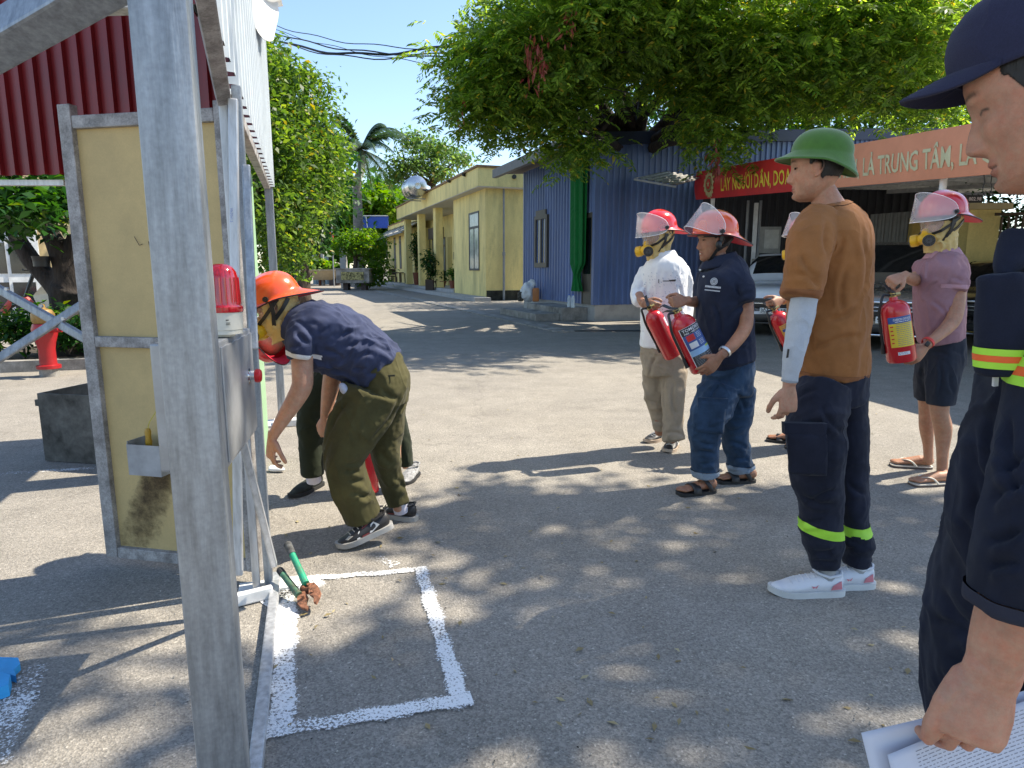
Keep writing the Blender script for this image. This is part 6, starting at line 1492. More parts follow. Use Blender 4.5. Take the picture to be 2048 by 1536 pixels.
def add_hood(parent, X4, seed=0, window=True, droop=1.0):
    E = lambda x, y, z: X4 @ V((x, y, z))
    # fabric hood: enlarged smooth head shape with an opening left for the window
    nth, nz = 110, 70; vs = []; zz = np.linspace(-.165, .075, nz); th = np.linspace(-math.pi, math.pi, nth, endpoint=False)
    Z, T = np.meshgrid(zz, th, indexing='ij'); zc = np.clip(Z, -.115, .1)
    xf, xb, w_ = (np.interp(zc, HZ, q) for q in (HXF, HXB, HW)); low = np.clip((-Z - .10) / .06, 0, 1)
    xf = np.maximum(xf, .062) + .020 - .004 * low; w_ = np.maximum(w_, .062) + .014; xb = np.minimum(xb, -.07) - .012 - .0 * low
    cx, sx = np.cos(T), np.sin(T); mid = -.005; X = np.where(cx > 0, mid + (xf - mid) * cx, mid + (mid - xb) * cx); Y = w_ * sx
    X = X + np.exp(-(Y / .03) ** 2) * .012 * (cx > 0) * np.exp(-((Z + .03) / .05) ** 2)
    pts = np.stack([X, Y, Z], -1); nrm_ = np.stack([cx, sx, 0 * cx], -1)
    q = pts.reshape(-1, 3); r1 = 1 - np.abs(vnoise(q * [26, 26, 18] + vnoise(q * 15, seed + 9)[:, None] * .8, seed)) * 3; r2 = 1 - np.abs(vnoise(q * 55, seed + 4)) * 2
    pts = pts + nrm_ * ((.0070 * r1 + .003 * r2) * 1.0).reshape(nz, nth, 1)
    A = np.array(X4); wp = pts.reshape(-1, 3) @ A[:3, :3].T + A[:3, 3]
    fh, fw = [], []
    for i in range(nz - 1):
        for j in range(nth):
            a = i * nth + j; b = i * nth + (j + 1) % nth; z = zz[i]; t_ = abs(th[j] + .04)
            f = (a, b, b + nth, a + nth)
            (fw if (window and t_ < 1.15 - .3 * abs((z - .01) / .05) ** 2 and -.050 < z < .058) else fh).append(f)
    me = bpy.data.meshes.new('hood'); me.from_pydata([tuple(p) for p in wp], [], fh); ho = link_mesh('hood', me, HOOD, parent, ang=180)
    s_ = ho.modifiers.new('s', 'SOLIDIFY'); s_.thickness = .0025
    if fw:
        me = bpy.data.meshes.new('window'); me.from_pydata([tuple(p) for p in wp], [], fw); link_mesh('face_window', me, clearmat('mask_window', (.72, .66, .60), .34, .12), ho, ang=180)
    m = MB(); m.ell(E(.100, 0, -.078), (.042, .038, .034), X4.to_3x3(), 16, 12); m.ell(E(.098, 0, -.040), (.020, .022, .024), X4.to_3x3(), 12, 8)
    for s__ in (-1, 1): m.ell(E(.098, s__ * .028, -.076), (.030, .028, .026), X4.to_3x3(), 12, 8)
    me = remesh(m, .004, 3); mk = link_mesh('respirator', me, MASKY, ho, ang=180)
    for s__ in (-1, 1):
        ax = X4.to_3x3() @ V((.62, s__ * .80, -.10)); disc_filter(mk, E(.108, s__ * .044, -.086), ax, X4.to_3x3() @ V((0, 0, 1)))
    for s__ in (-1, 1):
        m = MB(); cp = [E(x, s__ * y, z) for x, y, z in ((.098, .052, -.055), (.060, .083, -.040), (.010, .094, -.010), (-.04, .092, .022))]
        for i in range(3): m.bar(cp[i], cp[i + 1], .016, .004, up=(cp[i] - X4.translation))
        m.build('mask_strap', BLACK, ho)
    return ho
# ---- fire extinguisher ----------------------------------------------------
EXR = M('extinguisher_red', (.52, .012, .018), rough=.22, var=.08, coat=.4, dirt=((.35, .03, .03), 10, .55, .8, .4))
BRASS = M('brass', (.55, .42, .18), rough=.35, metal=.9)
LBL_B = M('label_blue', (.035, .09, .30), rough=.45); LBL_Y = M('label_yellow', (.75, .55, .04), rough=.45); LBL_W = M('label_white', (.72, .72, .74), rough=.45); LBL_K = M('label_black', (.03, .03, .035), rough=.4); LBL_O = M('label_orange', (.72, .33, .05), rough=.45); LBL_S = M('label_sky', (.30, .50, .75), rough=.4); LBL_R = M('label_red', (.6, .03, .03), rough=.4); LBL_G = M('label_lime', (.45, .6, .08), rough=.4)
def extinguisher(label, bot, top, R, face, style, hose=False, group='fire extinguishers carried by the men'):
    """bot centre of the base, top centre of the shoulder; face: direction the label looks"""
    bot, top = V(bot), V(top); z = (top - bot).normalized(); L = (top - bot).length; f = V(face); f = (f - z * f.dot(z)).normalized(); y = z.cross(f)
    X = Matrix.Translation(bot) @ Matrix((f, y, z)).transposed().to_4x4(); t = thing('fire_extinguisher', label, 'fire extinguisher', bot, group=group)
    prof = [(.001, .012), (R * .6, .006), (R * .9, 0), (R, .012), (R, L * .80)] + [(R * math.cos(a) ** .8 if math.cos(a) > 0 else 0, L * .80 + (L * .20) * math.sin(a)) for a in np.linspace(.15, 1.25, 8)] + [(R * .30, L * 1.0), (R * .27, L * 1.05), (.001, L * 1.05)]
    cyl = MB().lathe(prof, X, 40).build('cylinder', EXR, t)
    MB().lathe([(.001, L * 1.04), (.017, L * 1.04), (.019, L * 1.07), (.014, L * 1.08), (.014, L * 1.12), (.001, L * 1.12)], X, 14).build('valve', BRASS, t)
    m = MB(); m.tube([X @ V((0, .012, L * 1.08)), X @ V((0, .038, L * 1.08))], .012, 10); m.build('gauge', BRASS, t)
    m = MB(); hp = [[0, -.016, L * 1.08], [0, -.05, L * 1.10], [.01, -R * .95, L * .98], [.0, -R * 1.13, L * .80], [-.01, -R * 1.12, L * .45], [-.015, -R * 1.1, L * .30]]; m.tube([X @ V(p) for p in catmull(hp, 4)], .0075, 8); m.tube([X @ V((-.015, -R * 1.1, L * .32)), X @ V((-.017, -R * 1.12, L * .16))], [.009, .012], 10); m.build('hose', BLACK, t)
    for (z0, z1, nm) in ((L * 1.09, .018, 'lower_lever'), (L * 1.12, .045, 'upper_lever')):
        m = MB(); cp = [X @ V((.022, 0, z0)), X @ V((-.03, 0, z0 + z1 * .3)), X @ V((-.085, 0, z0 + z1)), X @ V((-.11, 0, z0 + z1 * (.9)))]
        for i in range(3): m.bar(cp[i], cp[i + 1], .020, .005, up=z)
        m.build(nm, BLACK, t)
    def patch(nm, a0, a1, z0, z1, mt, off=.0006):
        m = MB(); m.grid(lambda a, b: X @ V((math.cos(a0 + (a1 - a0) * a) * (R + off), math.sin(a0 + (a1 - a0) * a) * (R + off), z0 + (z1 - z0) * b)), 14, 1); return m.build(nm, mt, cyl)
    def txt(s, a0, z0, w, h, mt, off=.0012, bold=True):   # readable: increasing x goes with increasing angle
        m = MB(); add_text(m, s, None, None, None, w, h, bold, fn=lambda x, y_: X @ V((math.cos(a0 + x / R) * (R + off), math.sin(a0 + x / R) * (R + off), z0 + y_))); m.build('label_print', mt, cyl, smooth=False)
    def lines(a0, z0, z1, n, w, mt, seed=0, off=.0012, th=.0022):
        rg = random.Random(seed); m = MB()
        for i in range(n):
            z_ = z0 + (z1 - z0) * i / max(1, n - 1); q = 0
            while q < w:
                l = rg.uniform(.006, .018); l = min(l, w - q); m.grid(lambda a, b: X @ V((math.cos(a0 + (q + l * a) / R) * (R + off), math.sin(a0 + (q + l * a) / R) * (R + off), z_ + th * b)), 2, 1); q += l + .003
        m.build('label_print', mt, cyl, smooth=False)
    if style == 'yellow':
        a = .95; patch('label', -a, a * .85, L * .26, L * .72, LBL_Y); patch('label', -a, a * .85, L * .64, L * .745, LBL_B, .0009)
        txt('CARBON DIOXIDE', -a * .62, L * .685, R * a * 1.3, L * .035, LBL_W, .0015); lines(-a * .5, L * .660, L * .661, 1, R * a * 1.1, LBL_W, 2, .0015, .004)
        lines(-.45, L * .29, L * .62, 12, R * 1.1, LBL_B, 3); lines(-.85, L * .32, L * .58, 5, R * .22, LBL_R, 5, th=.008)
        patch('label', -.55, .25, L * .13, L * .18, LBL_W); lines(-.5, L * .145, L * .165, 2, R * .6, LBL_B, 9)
    elif style == 'blue':
        a = 1.0; patch('label', -a - .06, a + .06, L * .07, L * .80, LBL_W); patch('label', -a, a, L * .08, L * .30, LBL_K, .0009); patch('label', -a, a, L * .30, L * .40, LBL_S, .0010); patch('label', -a, a, L * .40, L * .67, LBL_B, .0009); patch('label', -a, a, L * .67, L * .795, LBL_K, .0009)
        txt('TOMOKEN', -a * .86, L * .725, R * a * 1.72, L * .05, LBL_W, .0016); txt('FIRE - VIỆT NAM', -a * .8, L * .682, R * a * 1.5, L * .026, LBL_W, .0016)
        for i, (aa, zz_) in enumerate(((-.78, .56), (-.78, .43), (-.05, .56), (-.05, .43))): patch('label_picture', aa, aa + .62, L * zz_, L * (zz_ + .10), LBL_R if i == 0 else LBL_B if i > 1 else LBL_W, .0013); 
        lines(.0, L * .575, L * .645, 4, R * .5, LBL_W, 4, .0018); lines(.0, L * .445, L * .515, 4, R * .5, LBL_W, 6, .0018)
        patch('label_picture', .3, .95, L * .37, L * .40, LBL_G, .0015); lines(-.85, L * .10, L * .28, 9, R * .85, M('label_grey', (.22, .24, .25)), 8, .0014, .0030); lines(.2, L * .11, L * .27, 6, R * .65, LBL_W, 12, .0014, .002)
    elif style == 'orange':
        a = .8; patch('label', -a, a, L * .25, L * .72, LBL_O); patch('label', -a * .8, a * .8, L * .56, L * .62, LBL_B, .0009); lines(-.55, L * .30, L * .52, 7, R * 1.0, LBL_R, 3); lines(-.55, L * .64, L * .69, 2, R * 1.0, LBL_B, 7)
    else:
        patch('label', 1.1, 1.75, L * .62, L * .80, LBL_W); lines(1.2, L * .66, L * .76, 3, R * .4, LBL_R, 4); patch('seam_band', -math.pi, math.pi, L * .10, L * .115, M('seam_red', (.40, .01, .014), rough=.3))
    return t
def make_body(parent, coarse, fine, vox_c, vox_f, skin, base, X4, hair=None, hairth=.004, **kw):
    ms = []
    if coarse is not None and coarse.v: ms.append(remesh(coarse, vox_c, 3))
    for f_ in fine: ms.append(remesh(f_[0], f_[1] if isinstance(f_, tuple) else vox_f, 2, .5) if isinstance(f_, tuple) else remesh(f_, vox_f, 2, .5))
    me = join_meshes(ms); paint_skin(me, base, X4, hair, **kw); o = link_mesh('body', me, skin, parent, ang=180)
    if hair is not None:
        m0 = me.copy(); m0.transform(ROOT[parent.name]); hair_part(m0, X4, hair, parent, HAIR, hairth); bpy.data.meshes.remove(m0)
    return o
def person(label, u, v, Y, z0=0): p = P(u, v, Y); return thing('person', label, 'person', (p.x, p.y, z0))
# ================================================================ PEOPLE
SK1 = skinmat('skin', (.44, .245, .155)); SKB = (.44, .245, .155); SKT = (.33, .175, .105); SKL = (.50, .30, .20)
NAVY = cloth('navy_cotton', (.022, .028, .052)); NAVY2 = cloth('navy_jersey', (.045, .055, .105)); WHITEC = cloth('white_cotton', (.74, .75, .77), var=.04)
PINK = cloth('pink_pique', (.31, .175, .20), var=.06); PINK2 = cloth('pale_pink_pique', (.45, .26, .30), var=.05); BROWN = cloth('brown_cotton', (.31, .13, .045), var=.12); KHAKI = cloth('khaki_twill', (.33, .27, .20)); DENIM = cloth('denim', (.035, .066, .120), var=.28); DENIM2 = cloth('denim_inside', (.24, .30, .38), var=.2)
OLIVE = cloth('olive_cotton', (.075, .068, .028), var=.2); DKTROU = cloth('dark_green_trousers', (.022, .028, .016)); SHORTS = cloth('charcoal_shorts', (.026, .030, .042)); UNIF = cloth('uniform_navy', (.020, .022, .036), var=.2); GREYS = cloth('grey_compression', (.45, .47, .50), var=.05)
HIVIS = M('hivis_lime', (.42, .78, .05), rough=.6); HIVO = M('hivis_orange', (.85, .13, .02), rough=.5); SILV = M('reflective_silver', (.5, .52, .5), rough=.35)
HRED = M('helmet_red', (.62, .018, .022), rough=.18, coat=.5, var=.06); HORA = M('helmet_orange', (.78, .095, .018), rough=.2, coat=.5, var=.06); HLIN = M('lining_pink', (.65, .02, .05), rough=.5)
SOLEW = M('sole_white', (.62, .62, .60), rough=.6, var=.1); SOLEB = M('sole_black', (.02, .02, .02), rough=.7); SOLEP = M('sole_pink', (.65, .22, .25), rough=.6); LEATHW = M('shoe_white', (.70, .70, .72), rough=.45, var=.05); LEATHK = M('shoe_black', (.022, .021, .022), rough=.5); STRIPER = M('stripe_red', (.16, .02, .02), rough=.6); SOCKW = cloth('sock_white', (.60, .58, .66)); KNIT = cloth('shoe_knit', (.035, .038, .032), var=.6)
nape = lambda x, y, z: .9 * np.clip((z + .050 + .9 * np.clip(x + .03, 0, 1)) / .030, 0, 1) * np.clip((-.010 - x) / .012, 0, 1)
nape2 = lambda x, y, z: np.clip(nape(x, y, z) + np.clip((z - .004) / .01, 0, 1) * np.clip((.030 - x) / .008, 0, 1), 0, 1)

# ---- man in brown T-shirt and green sun helmet ---------------------------------
def man_brown():
    t = person('', 1650, 1170, 2.66); tag(t, 'man in a brown T-shirt and green sun helmet with a grey arm sleeve', 'person')
    Y = 2.68; X4 = mb_h = None
    f = MB(); X4 = add_head(f, P(1631, 337, Y), (-.93, .34, -.02), (0.03, 0, 1))
    lofts(f, [[(1640, 372, Y, 26, .052), (1650, 395, Y, 29, .058), (1661, 425, Y, 37, .075), (1668, 445, Y, 46, .09)]])
    nearY = 2.47
    arm = MB(); A = W5([(1618, 520, 2.50, 22), (1609, 600, nearY, 22), (1600, 640, nearY - .01, 22), (1588, 705, nearY - .03, 19), (1581, 745, nearY - .04, 15.5, .022), (1579, 768, nearY - .04, 14.5, .022)]); loftw(arm, A)
    add_hand(arm, P(1578, 776, nearY - .04), P(1575, 850, nearY - .05) - P(1579, 770, nearY - .04), (-.15, -1, .1), (-.9, -.25, 0), (28, 36, 44, 52), .96, .03, tc=.9)
    coarse = MB(); lofts(coarse, da=-.014, groups=[[(1660, 470, Y, 70, .17), (1660, 600, Y, 72, .13), (1665, 740, Y, 62, .14)], [(1650, 760, 2.6, 42), (1640, 950, 2.58, 32), (1650, 1100, 2.58, 24), (1655, 1140, 2.58, 22)], [(1700, 760, 2.76, 38), (1705, 950, 2.71, 26), (1712, 1125, 2.66, 20)]])
    make_body(t, coarse, [f, arm], .012, .0035, SK1, SKB, X4, nape2, .003)
    m = MB(); lofts(m, [[(1660, 412, Y, 38, .09), (1662, 432, Y, 62, .16), (1662, 462, Y, 80, .20), (1660, 520, Y, 86, .19), (1658, 600, Y, 87, .17), (1656, 680, Y, 85, .17), (1664, 722, Y, 80, .17), (1664, 750, Y, 74, .165)],
        [(1640, 440, 2.60, 42), (1622, 480, 2.53, 46, .085), (1612, 530, 2.49, 44, .085), (1600, 592, 2.47, 41, .08)]], cap=.12)
    lofts(m, [[(1700, 440, 2.8, 34), (1712, 500, 2.88, 34), (1712, 570, 2.88, 32)]])
    sh = mkcloth(m, .0065, 't_shirt', BROWN, t, 5, .010, 7, (.3, 0, 1), 3)
    cut_band(sh, P(1660, 411, Y), V((-.25, 0, 1)), .011, 'neck_ribbing', BROWN, .003, P(1660, 411, Y), .11)
    hem = P(1596, 590, 2.47); cut_band(sh, hem + V((0, 0, .012)), V((.06, 0, 1)), .010, 'sleeve_hem', M('brown_hem', (.24, .09, .03), rough=.9), .0012, hem, .12)
    m = MB(); loftw(m, W5([(1611, 575, nearY, 28), (1607, 610, nearY, 28), (1599, 650, nearY - .01, 26.5), (1588, 705, nearY - .03, 22.5), (1581, 745, nearY - .04, 18, .026), (1579, 764, nearY - .04, 17, .025)]), cap=.06)
    sl = mkcloth(m, .004, 'arm_sleeve', GREYS, t, 2, .0012, 20, (0, 0, 1), 5)
    m = MB(); q = P(1572, 716, nearY - .065); m.prism([q, q + V((.008, 0, .002)), q + V((.010, 0, .032)), q + V((.003, 0, .034))], (0, -.002, 0)); m.build('print_mark', BLACK, sl, smooth=False)
    cut_band(sl, P(1580, 762, nearY - .04), V((.1, 0, 1)), .004, 'cuff_seam', M('grey_seam', (.33, .35, .38), rough=.9), .001)
    m = MB(); lofts(m, [[(1672, 700, Y, 66, .15), (1672, 745, Y, 68, .16), (1676, 800, Y, 60, .15)],
        [(1650, 770, 2.60, 56, .12), (1634, 830, 2.57, 62, .12), (1632, 900, 2.56, 60, .11), (1634, 950, 2.56, 56, .10), (1643, 1000, 2.57, 46, .09), (1641, 1050, 2.57, 45, .085), (1648, 1095, 2.58, 39, .07), (1651, 1132, 2.58, 30, .055)],
        [(1700, 780, 2.76, 38, .12), (1702, 880, 2.73, 36, .10), (1704, 960, 2.71, 34, .085), (1710, 1040, 2.68, 30, .08), (1716, 1090, 2.66, 32, .07), (1711, 1128, 2.655, 26, .05)]], cap=.1)
    creases(sh, [(1657, 436, 1660, 520), (1690, 470, 1662, 520), (1700, 520, 1690, 640), (1724, 470, 1722, 600), (1735, 672, 1620, 708), (1720, 610, 1650, 640), (1600, 500, 1640, 560), (1590, 545, 1640, 575), (1640, 620, 1630, 720)], .009, 6)
    tr_ = mkcloth(m, .0065, 'work_trousers', UNIF, t, 3, .010, 8, (1, 0, .25), 6)
    creases(tr_, [(1598, 988, 1678, 1008), (1612, 1012, 1684, 980), (1600, 1042, 1650, 1036), (1614, 1112, 1682, 1118), (1620, 1100, 1676, 1096), (1618, 1124, 1680, 1129), (1690, 1076, 1748, 1086), (1690, 1100, 1742, 1098), (1640, 800, 1690, 870), (1590, 800, 1640, 778), (1692, 960, 1736, 990)], .008, 5)
    cut_band(tr_, P(1641, 1066, 2.50), V((.22, 0, 1)), .0195, 'reflective_band', HIVIS, .002, P(1641, 1066, 2.57), .14)
    cut_band(tr_, P(1712, 1051, 2.70), V((0, 0, 1)), .0195, 'reflective_band', HIVIS, .002, P(1718, 1051, 2.68), .095)
    cut_band(sh, P(1665, 745, Y), V((0.05, 0, 1)), .007, 'shirt_hem', M('brown_hem', (.24, .09, .03), rough=.9), .0015, P(1690, 745, Y), .26)
    # cargo pocket
    m = MB(); q = [P(1572, 866, 2.47), P(1650, 868, 2.43), P(1650, 948, 2.43), P(1578, 944, 2.47)]; c = sum(q, V()) / 4
    def pk(a, b):
        top_ = q[0].lerp(q[1], a); bo = q[3].lerp(q[2], a); p = top_.lerp(bo, b); return p + V((0, -.012 - .012 * math.sin(a * math.pi) * math.sin(b * math.pi) ** .5, 0))
    m.grid(pk, 12, 12); m.prism([P(1569, 846, 2.462), P(1656, 848, 2.41), P(1652, 870, 2.41), P(1646, 874, 2.41), P(1570, 869, 2.455)], (0, .03, 0)); m2 = m.build('cargo_pocket', UNIF, tr_); s_ = m2.modifiers.new('s', 'SOLIDIFY'); s_.thickness = .01; s_.offset = -1
    for (a, b, yy, pk_) in (((1687, 1187), (1536, 1185), 2.585, 1), ((1748, 1172), (1668, 1172), 2.74, 0)):
        hl = G(*a); to = G(*b); 
        if not pk_: to = hl + (G(1536, 1185) - G(1687, 1187)).normalized() * .285
        add_shoe(t, hl, to, LEATHW, SOLEW, extra=[('heel_patch', SOLEP, [(.06, .10), (.22, .10), (.20, .40), (.08, .60)], -1 if False else 1), ('logo_mark', SOLEP, [(.40, .52), (.43, .30), (.45, .44), (.47, .30), (.50, .52), (.45, .36)], 1), ('heel_patch', SOLEP, [(.06, .10), (.22, .10), (.20, .40), (.08, .60)], -1)], w=.050, h=.10, inner=LEATHW, laces=LEATHW, soleh=.026)
        m = MB(); X, L = foot_frame(hl, to); m.lathe([(.001, 0), (.034, 0), (.034, .075), (.001, .075)], X @ Matrix.Translation((.075, 0, .045)), 14); m.build('sock', cloth('sock_grey', (.40, .39, .38)), t)
    # green pith helmet
    GR = M('felt_green', (.055, .155, .02), rough=.95, var=.10, scale=30, bump=.5, bscale=500, bdist=.001, sheen=.4)
    H = X4 @ Matrix.Translation((-.012, 0, .024)) @ Matrix.Rotation(math.radians(-7), 4, 'Y')
    def fn(a, b):
        th = a * 2 * math.pi; ca, sa = math.cos(th), math.sin(th)
        if b < .6:
            p = b / .6 * math.pi / 2; r = math.sin(p) ** .86; x = (.108 * ca - .004) * r; y = .090 * sa * r; return H @ V((x, y, .028 + .090 * math.cos(p) ** .80))
        s = (b - .6) / .4; fl = (.056 if ca > 0 else .030) * (abs(ca) ** 1.6) + .018 * (1 - abs(ca)); x = (.108 * ca - .004) + fl * s * ca; y = .092 * sa + (.030 * s) * sa
        dip = .034 + (.040 * max(0, -ca) ** 1.5) - .004 * max(0, ca); return H @ V((x, y, .028 - dip * s - .012 * s * (1 - s)))
    m = MB(); m.grid(fn, 72, 50, closed_u=True); he = m.build('sun_helmet', GR, t, ang=180); so_ = he.modifiers.new('s', 'SOLIDIFY'); so_.thickness = .004; so_.offset = -1
    m = MB(); m.tube([fn(a, 1.0) for a in np.linspace(0, 1, 60)], .0035, 6, cap=False); m.build('brim_edge', GR, he)
    m = MB(); m.lathe([(.001, .006), (.010, .004), (.014, 0)], H @ Matrix.Translation((0, 0, .117)), 14); m.build('top_button', GR, he)
    m = MB(); m.grid(lambda a, b: (lambda p: p + (p - H @ V((0, 0, .03))).normalized() * .0022)(fn(a, .52 + .10 * b)), 60, 2, closed_u=True); m.build('hat_band', M('green_band', (.05, .15, .02), rough=.9), he, ang=180)
    for a in (.20, .30, .70, .80):
        p = fn(a, .30); n_ = (p - H @ V((0, 0, .02))).normalized(); m = MB(); m.lathe([(.0025, .001), (.006, .002), (.0065, 0)], Matrix.Translation(p) @ n_.to_track_quat('Z', 'Y').to_matrix().to_4x4(), 12); m.build('eyelet', M('eyelet_steel', (.6, .62, .6), metal=.8, rough=.3), he)
    m = MB(); a0, b0 = fn(-.012, .58), fn(-.014, 1.0); pts = [fn(-.02 + .0, b) + (H.to_3x3() @ V((.003, 0, .003))) for b in (.50, .6, .75, .9, 1.0)]
    for i in range(4): m.bar(pts[i], pts[i + 1], .010, .003, up=H.to_3x3() @ V((0, 0, 1)))
    m.build('helmet_strap', M('strap_blue', (.03, .03, .08)), he)
    m = MB(); e = X4 @ V((.074, .031, -.0005)); m.ell(e, (.0045, .0095, .0042), X4.to_3x3(), 12, 8); m.build('eye', M('eye_dark', (.03, .018, .012), rough=.1), t)
man_brown()

# ---- man with the orange helmet, navy polo --------------------------------------
def man_orange():
    t = person('', 1440, 975, 3.95); tag(t, 'smiling man in an orange helmet, navy polo and cuffed jeans hugging a labelled extinguisher', 'person')
    Y = 3.95; f = MB(); X4 = add_head(f, P(1427, 480, Y), (-.985, -.14, -.03), (0, 0, 1), 1.0)
    lofts(f, [[(1432, 510, Y, 20, .055), (1438, 535, Y, 22, .060), (1446, 560, Y, 32, .08)]])
    na = MB(); loftw(na, W5([(1492, 600, 3.83, 15), (1493, 640, 3.78, 14.5), (1487, 662, 3.74, 14), (1466, 690, 3.68, 12.5), (1448, 706, 3.64, 9.5), (1441, 712, 3.63, 9)])); 
    bot, top = P(1409, 738, 3.70), P(1356, 632, 3.72)
    add_hand(na, P(1439, 714, 3.63), P(1408, 746, 3.62) - P(1440, 712, 3.63), (.3, -.8, -.55), (-.75, -.2, .65), (20, 22, 22, 24), .98, .05, tc=.3)
    fa = MB(); loftw(fa, W5([(1412, 580, 4.10, 13), (1404, 600, 4.02, 13), (1385, 604, 3.92, 10), (1372, 602, 3.85, 8.5)]))
    add_hand(fa, P(1371, 601, 3.84), V((-1, -.35, -.12)), (0, -.5, .85), (-.2, .3, 1), (70, 78, 82, 84), .92, .0, tc=1.1)
    fe = []
    for (h_, to_, sd) in (((1428, 978), (1352, 986), 1), ((1508, 958), (1440, 960), 1)):
        m = MB(); hg, tg = G(*h_, .016), G(*to_, .016); tg = hg + (tg - hg).normalized() * .24; add_barefoot(m, hg, tg, -1); fe.append((m, hg, tg))
    lofts(fe[0][0], [[(1410, 985 - 62, 3.86, 13, .038), (1411, 960, 3.86, 13, .04)]]); lofts(fe[1][0], [[(1486, 912, 4.06, 12, .038), (1489, 945, 4.06, 12, .042)]])
    coarse = MB(); lofts(coarse, da=-.014, groups=[[(1455, 570, Y, 40, .17), (1455, 720, Y, 40, .13), (1455, 760, Y, 42, .14)], [(1435, 780, 3.88, 26), (1412, 850, 3.84, 22), (1411, 945, 3.85, 15)], [(1475, 780, 4.02, 24), (1475, 860, 4.05, 18), (1484, 940, 4.05, 14)]])
    make_body(t, coarse, [f, na, fa, fe[0][0], fe[1][0]], .012, .0045, SK1, SKT, X4, nape2, .003)
    for m, hg, tg in fe:
        X, L = foot_frame(hg, tg); s_ = slab_sole('sandal', t, X, L, SOLEB, -.016, .003); strap_band('sandal_strap', s_, X, L, [(.60, -.056, .0), (.60, -.046, .030), (.62, 0, .048), (.60, .046, .030), (.60, .056, .0)], .026, LEATHK); strap_band('sandal_strap', s_, X, L, [(.16, -.044, .0), (.26, -.042, .045), (.36, 0, .082), (.26, .042, .045), (.16, .044, .0)], .015, LEATHK)
    m = MB(); lofts(m, [[(1443, 518, Y, 26, .085), (1450, 535, Y, 44, .15), (1450, 560, Y, 54, .20), (1449, 610, Y, 58, .18), (1450, 660, Y, 56, .17), (1456, 700, Y, 54, .17), (1462, 726, Y, 50, .17)],
        [(1474, 548, 3.86, 22), (1488, 575, 3.80, 22), (1493, 603, 3.78, 19)], [(1412, 548, 4.06, 18), (1402, 580, 4.06, 16), (1404, 604, 4.02, 16)]], cap=.12)
    sh = mkcloth(m, .0085, 'polo_shirt', NAVY, t, 4, .008, 8, (.4, 0, 1), 13)
    for s_ in (0,):
        m = MB(); cc = P(1440, 520, Y)
        def cf(a, b):
            th = a * 2 * math.pi + 2.6; r = .072 + .030 * b; p = cc + V((math.cos(th) * r * 1.15, math.sin(th) * r, .030 - .050 * b + .018 * math.cos(th) - (.02 * max(0, -math.cos(th - .6)) * b))); return p
        m.grid(cf, 40, 4); co_ = m.build('collar', NAVY, sh, ang=180); q = co_.modifiers.new('s', 'SOLIDIFY'); q.thickness = .004
    cut_band(sh, P(1456, 722, Y), V((-.1, 0, 1)), .006, 'shirt_hem', M('navy_hem', (.014, .018, .034), rough=.95), .0015)
    # logo and buttons
    def onchest(u, v, Y_): return P(u, v, Y_)
    m = MB(); c = P(1428, 563, 3.745); vx, vz = V((.95, .05, -.10)).normalized(), V((0.08, -.1, 1)).normalized()
    m.add([c + vx * (math.cos(a) * .021) + vz * (math.sin(a) * .021) for a in np.linspace(0, 2 * math.pi, 20, endpoint=False)], [tuple(range(20))]); lw = M('logo_white', (.65, .67, .70), rough=.7)
    [m.add([c + vx * (x_ + a_) + vz * (y_ + b_) for a_, b_ in ((0, 0), (w_, 0), (w_, h_), (0, h_))], [(0, 1, 2, 3)]) for y_, h_, n_, st_x, w_ in ((-.036, .011, 12, .0075, .0060), (-.054, .007, 16, .0055, .0042)) for x_ in [-.045 + st_x * k_ for k_ in range(n_)]]; m.build('chest_logo', lw, sh, smooth=False)
    m = MB(); o_ = V((0, -.0015, 0)); m.tube([c + o_ + vx * (math.cos(a) * .016) + vz * (math.sin(a) * .016) for a in np.linspace(0, 2 * math.pi, 21)], .0009, 4, cap=False); [m.bar(c + o_ + vx * -.008 + vz * z_, c + o_ + vx * .008 + vz * z_, .0025, .002) for z_ in (-.006, 0, .006)]; m.build('logo_emblem', NAVY, sh, smooth=False)
    for (u, v) in ((1407, 553), (1400, 540)): m = MB(); m.ell(P(u, v, 3.755), (.006, .003, .006)); m.build('button', SOLEW, sh)
    m = MB(); lofts(m, [[(1458, 715, Y, 50, .155), (1456, 750, Y, 52, .155), (1452, 785, 3.94, 50, .15)],
        [(1440, 775, 3.88, 40, .11), (1424, 815, 3.84, 42, .11), (1412, 850, 3.82, 36, .10), (1410, 900, 3.85, 28, .085), (1411, 950, 3.86, 26, .08)],
        [(1474, 775, 4.02, 38, .11), (1470, 830, 4.04, 36, .10), (1470, 870, 4.06, 28, .09), (1478, 915, 4.06, 25, .08), (1484, 940, 4.06, 26, .08)]], cap=.08)
    je = mkcloth(m, .008, 'jeans', DENIM, t, 4, .009, 8, (1, 0, .2), 16)
    creases(sh, [(1404, 590, 1402, 700), (1448, 648, 1500, 606), (1452, 692, 1508, 668), (1440, 705, 1500, 698), (1470, 560, 1486, 600), (1425, 600, 1440, 680), (1478, 590, 1506, 580)], .008, 3.5)
    creases(je, [(1396, 882, 1434, 888), (1392, 904, 1434, 912), (1395, 926, 1432, 922), (1458, 882, 1498, 902), (1452, 862, 1492, 850), (1464, 918, 1504, 924), (1440, 770, 1420, 800), (1470, 780, 1490, 830)], .009, 3.5)
    for (u, v, Y_, r_) in ((1411, 951, 3.86, .13), (1483, 940, 4.06, .12)):
        cut_band(je, P(u, v - 2, Y_), V((0, 0, 1)), .032, 'turned_cuff', DENIM2, .006, P(u, v, Y_), r_)
    m = MB(); q = [P(1398, 800, 3.745), P(1452, 803, 3.74), P(1446, 868, 3.735), P(1391, 862, 3.735)]
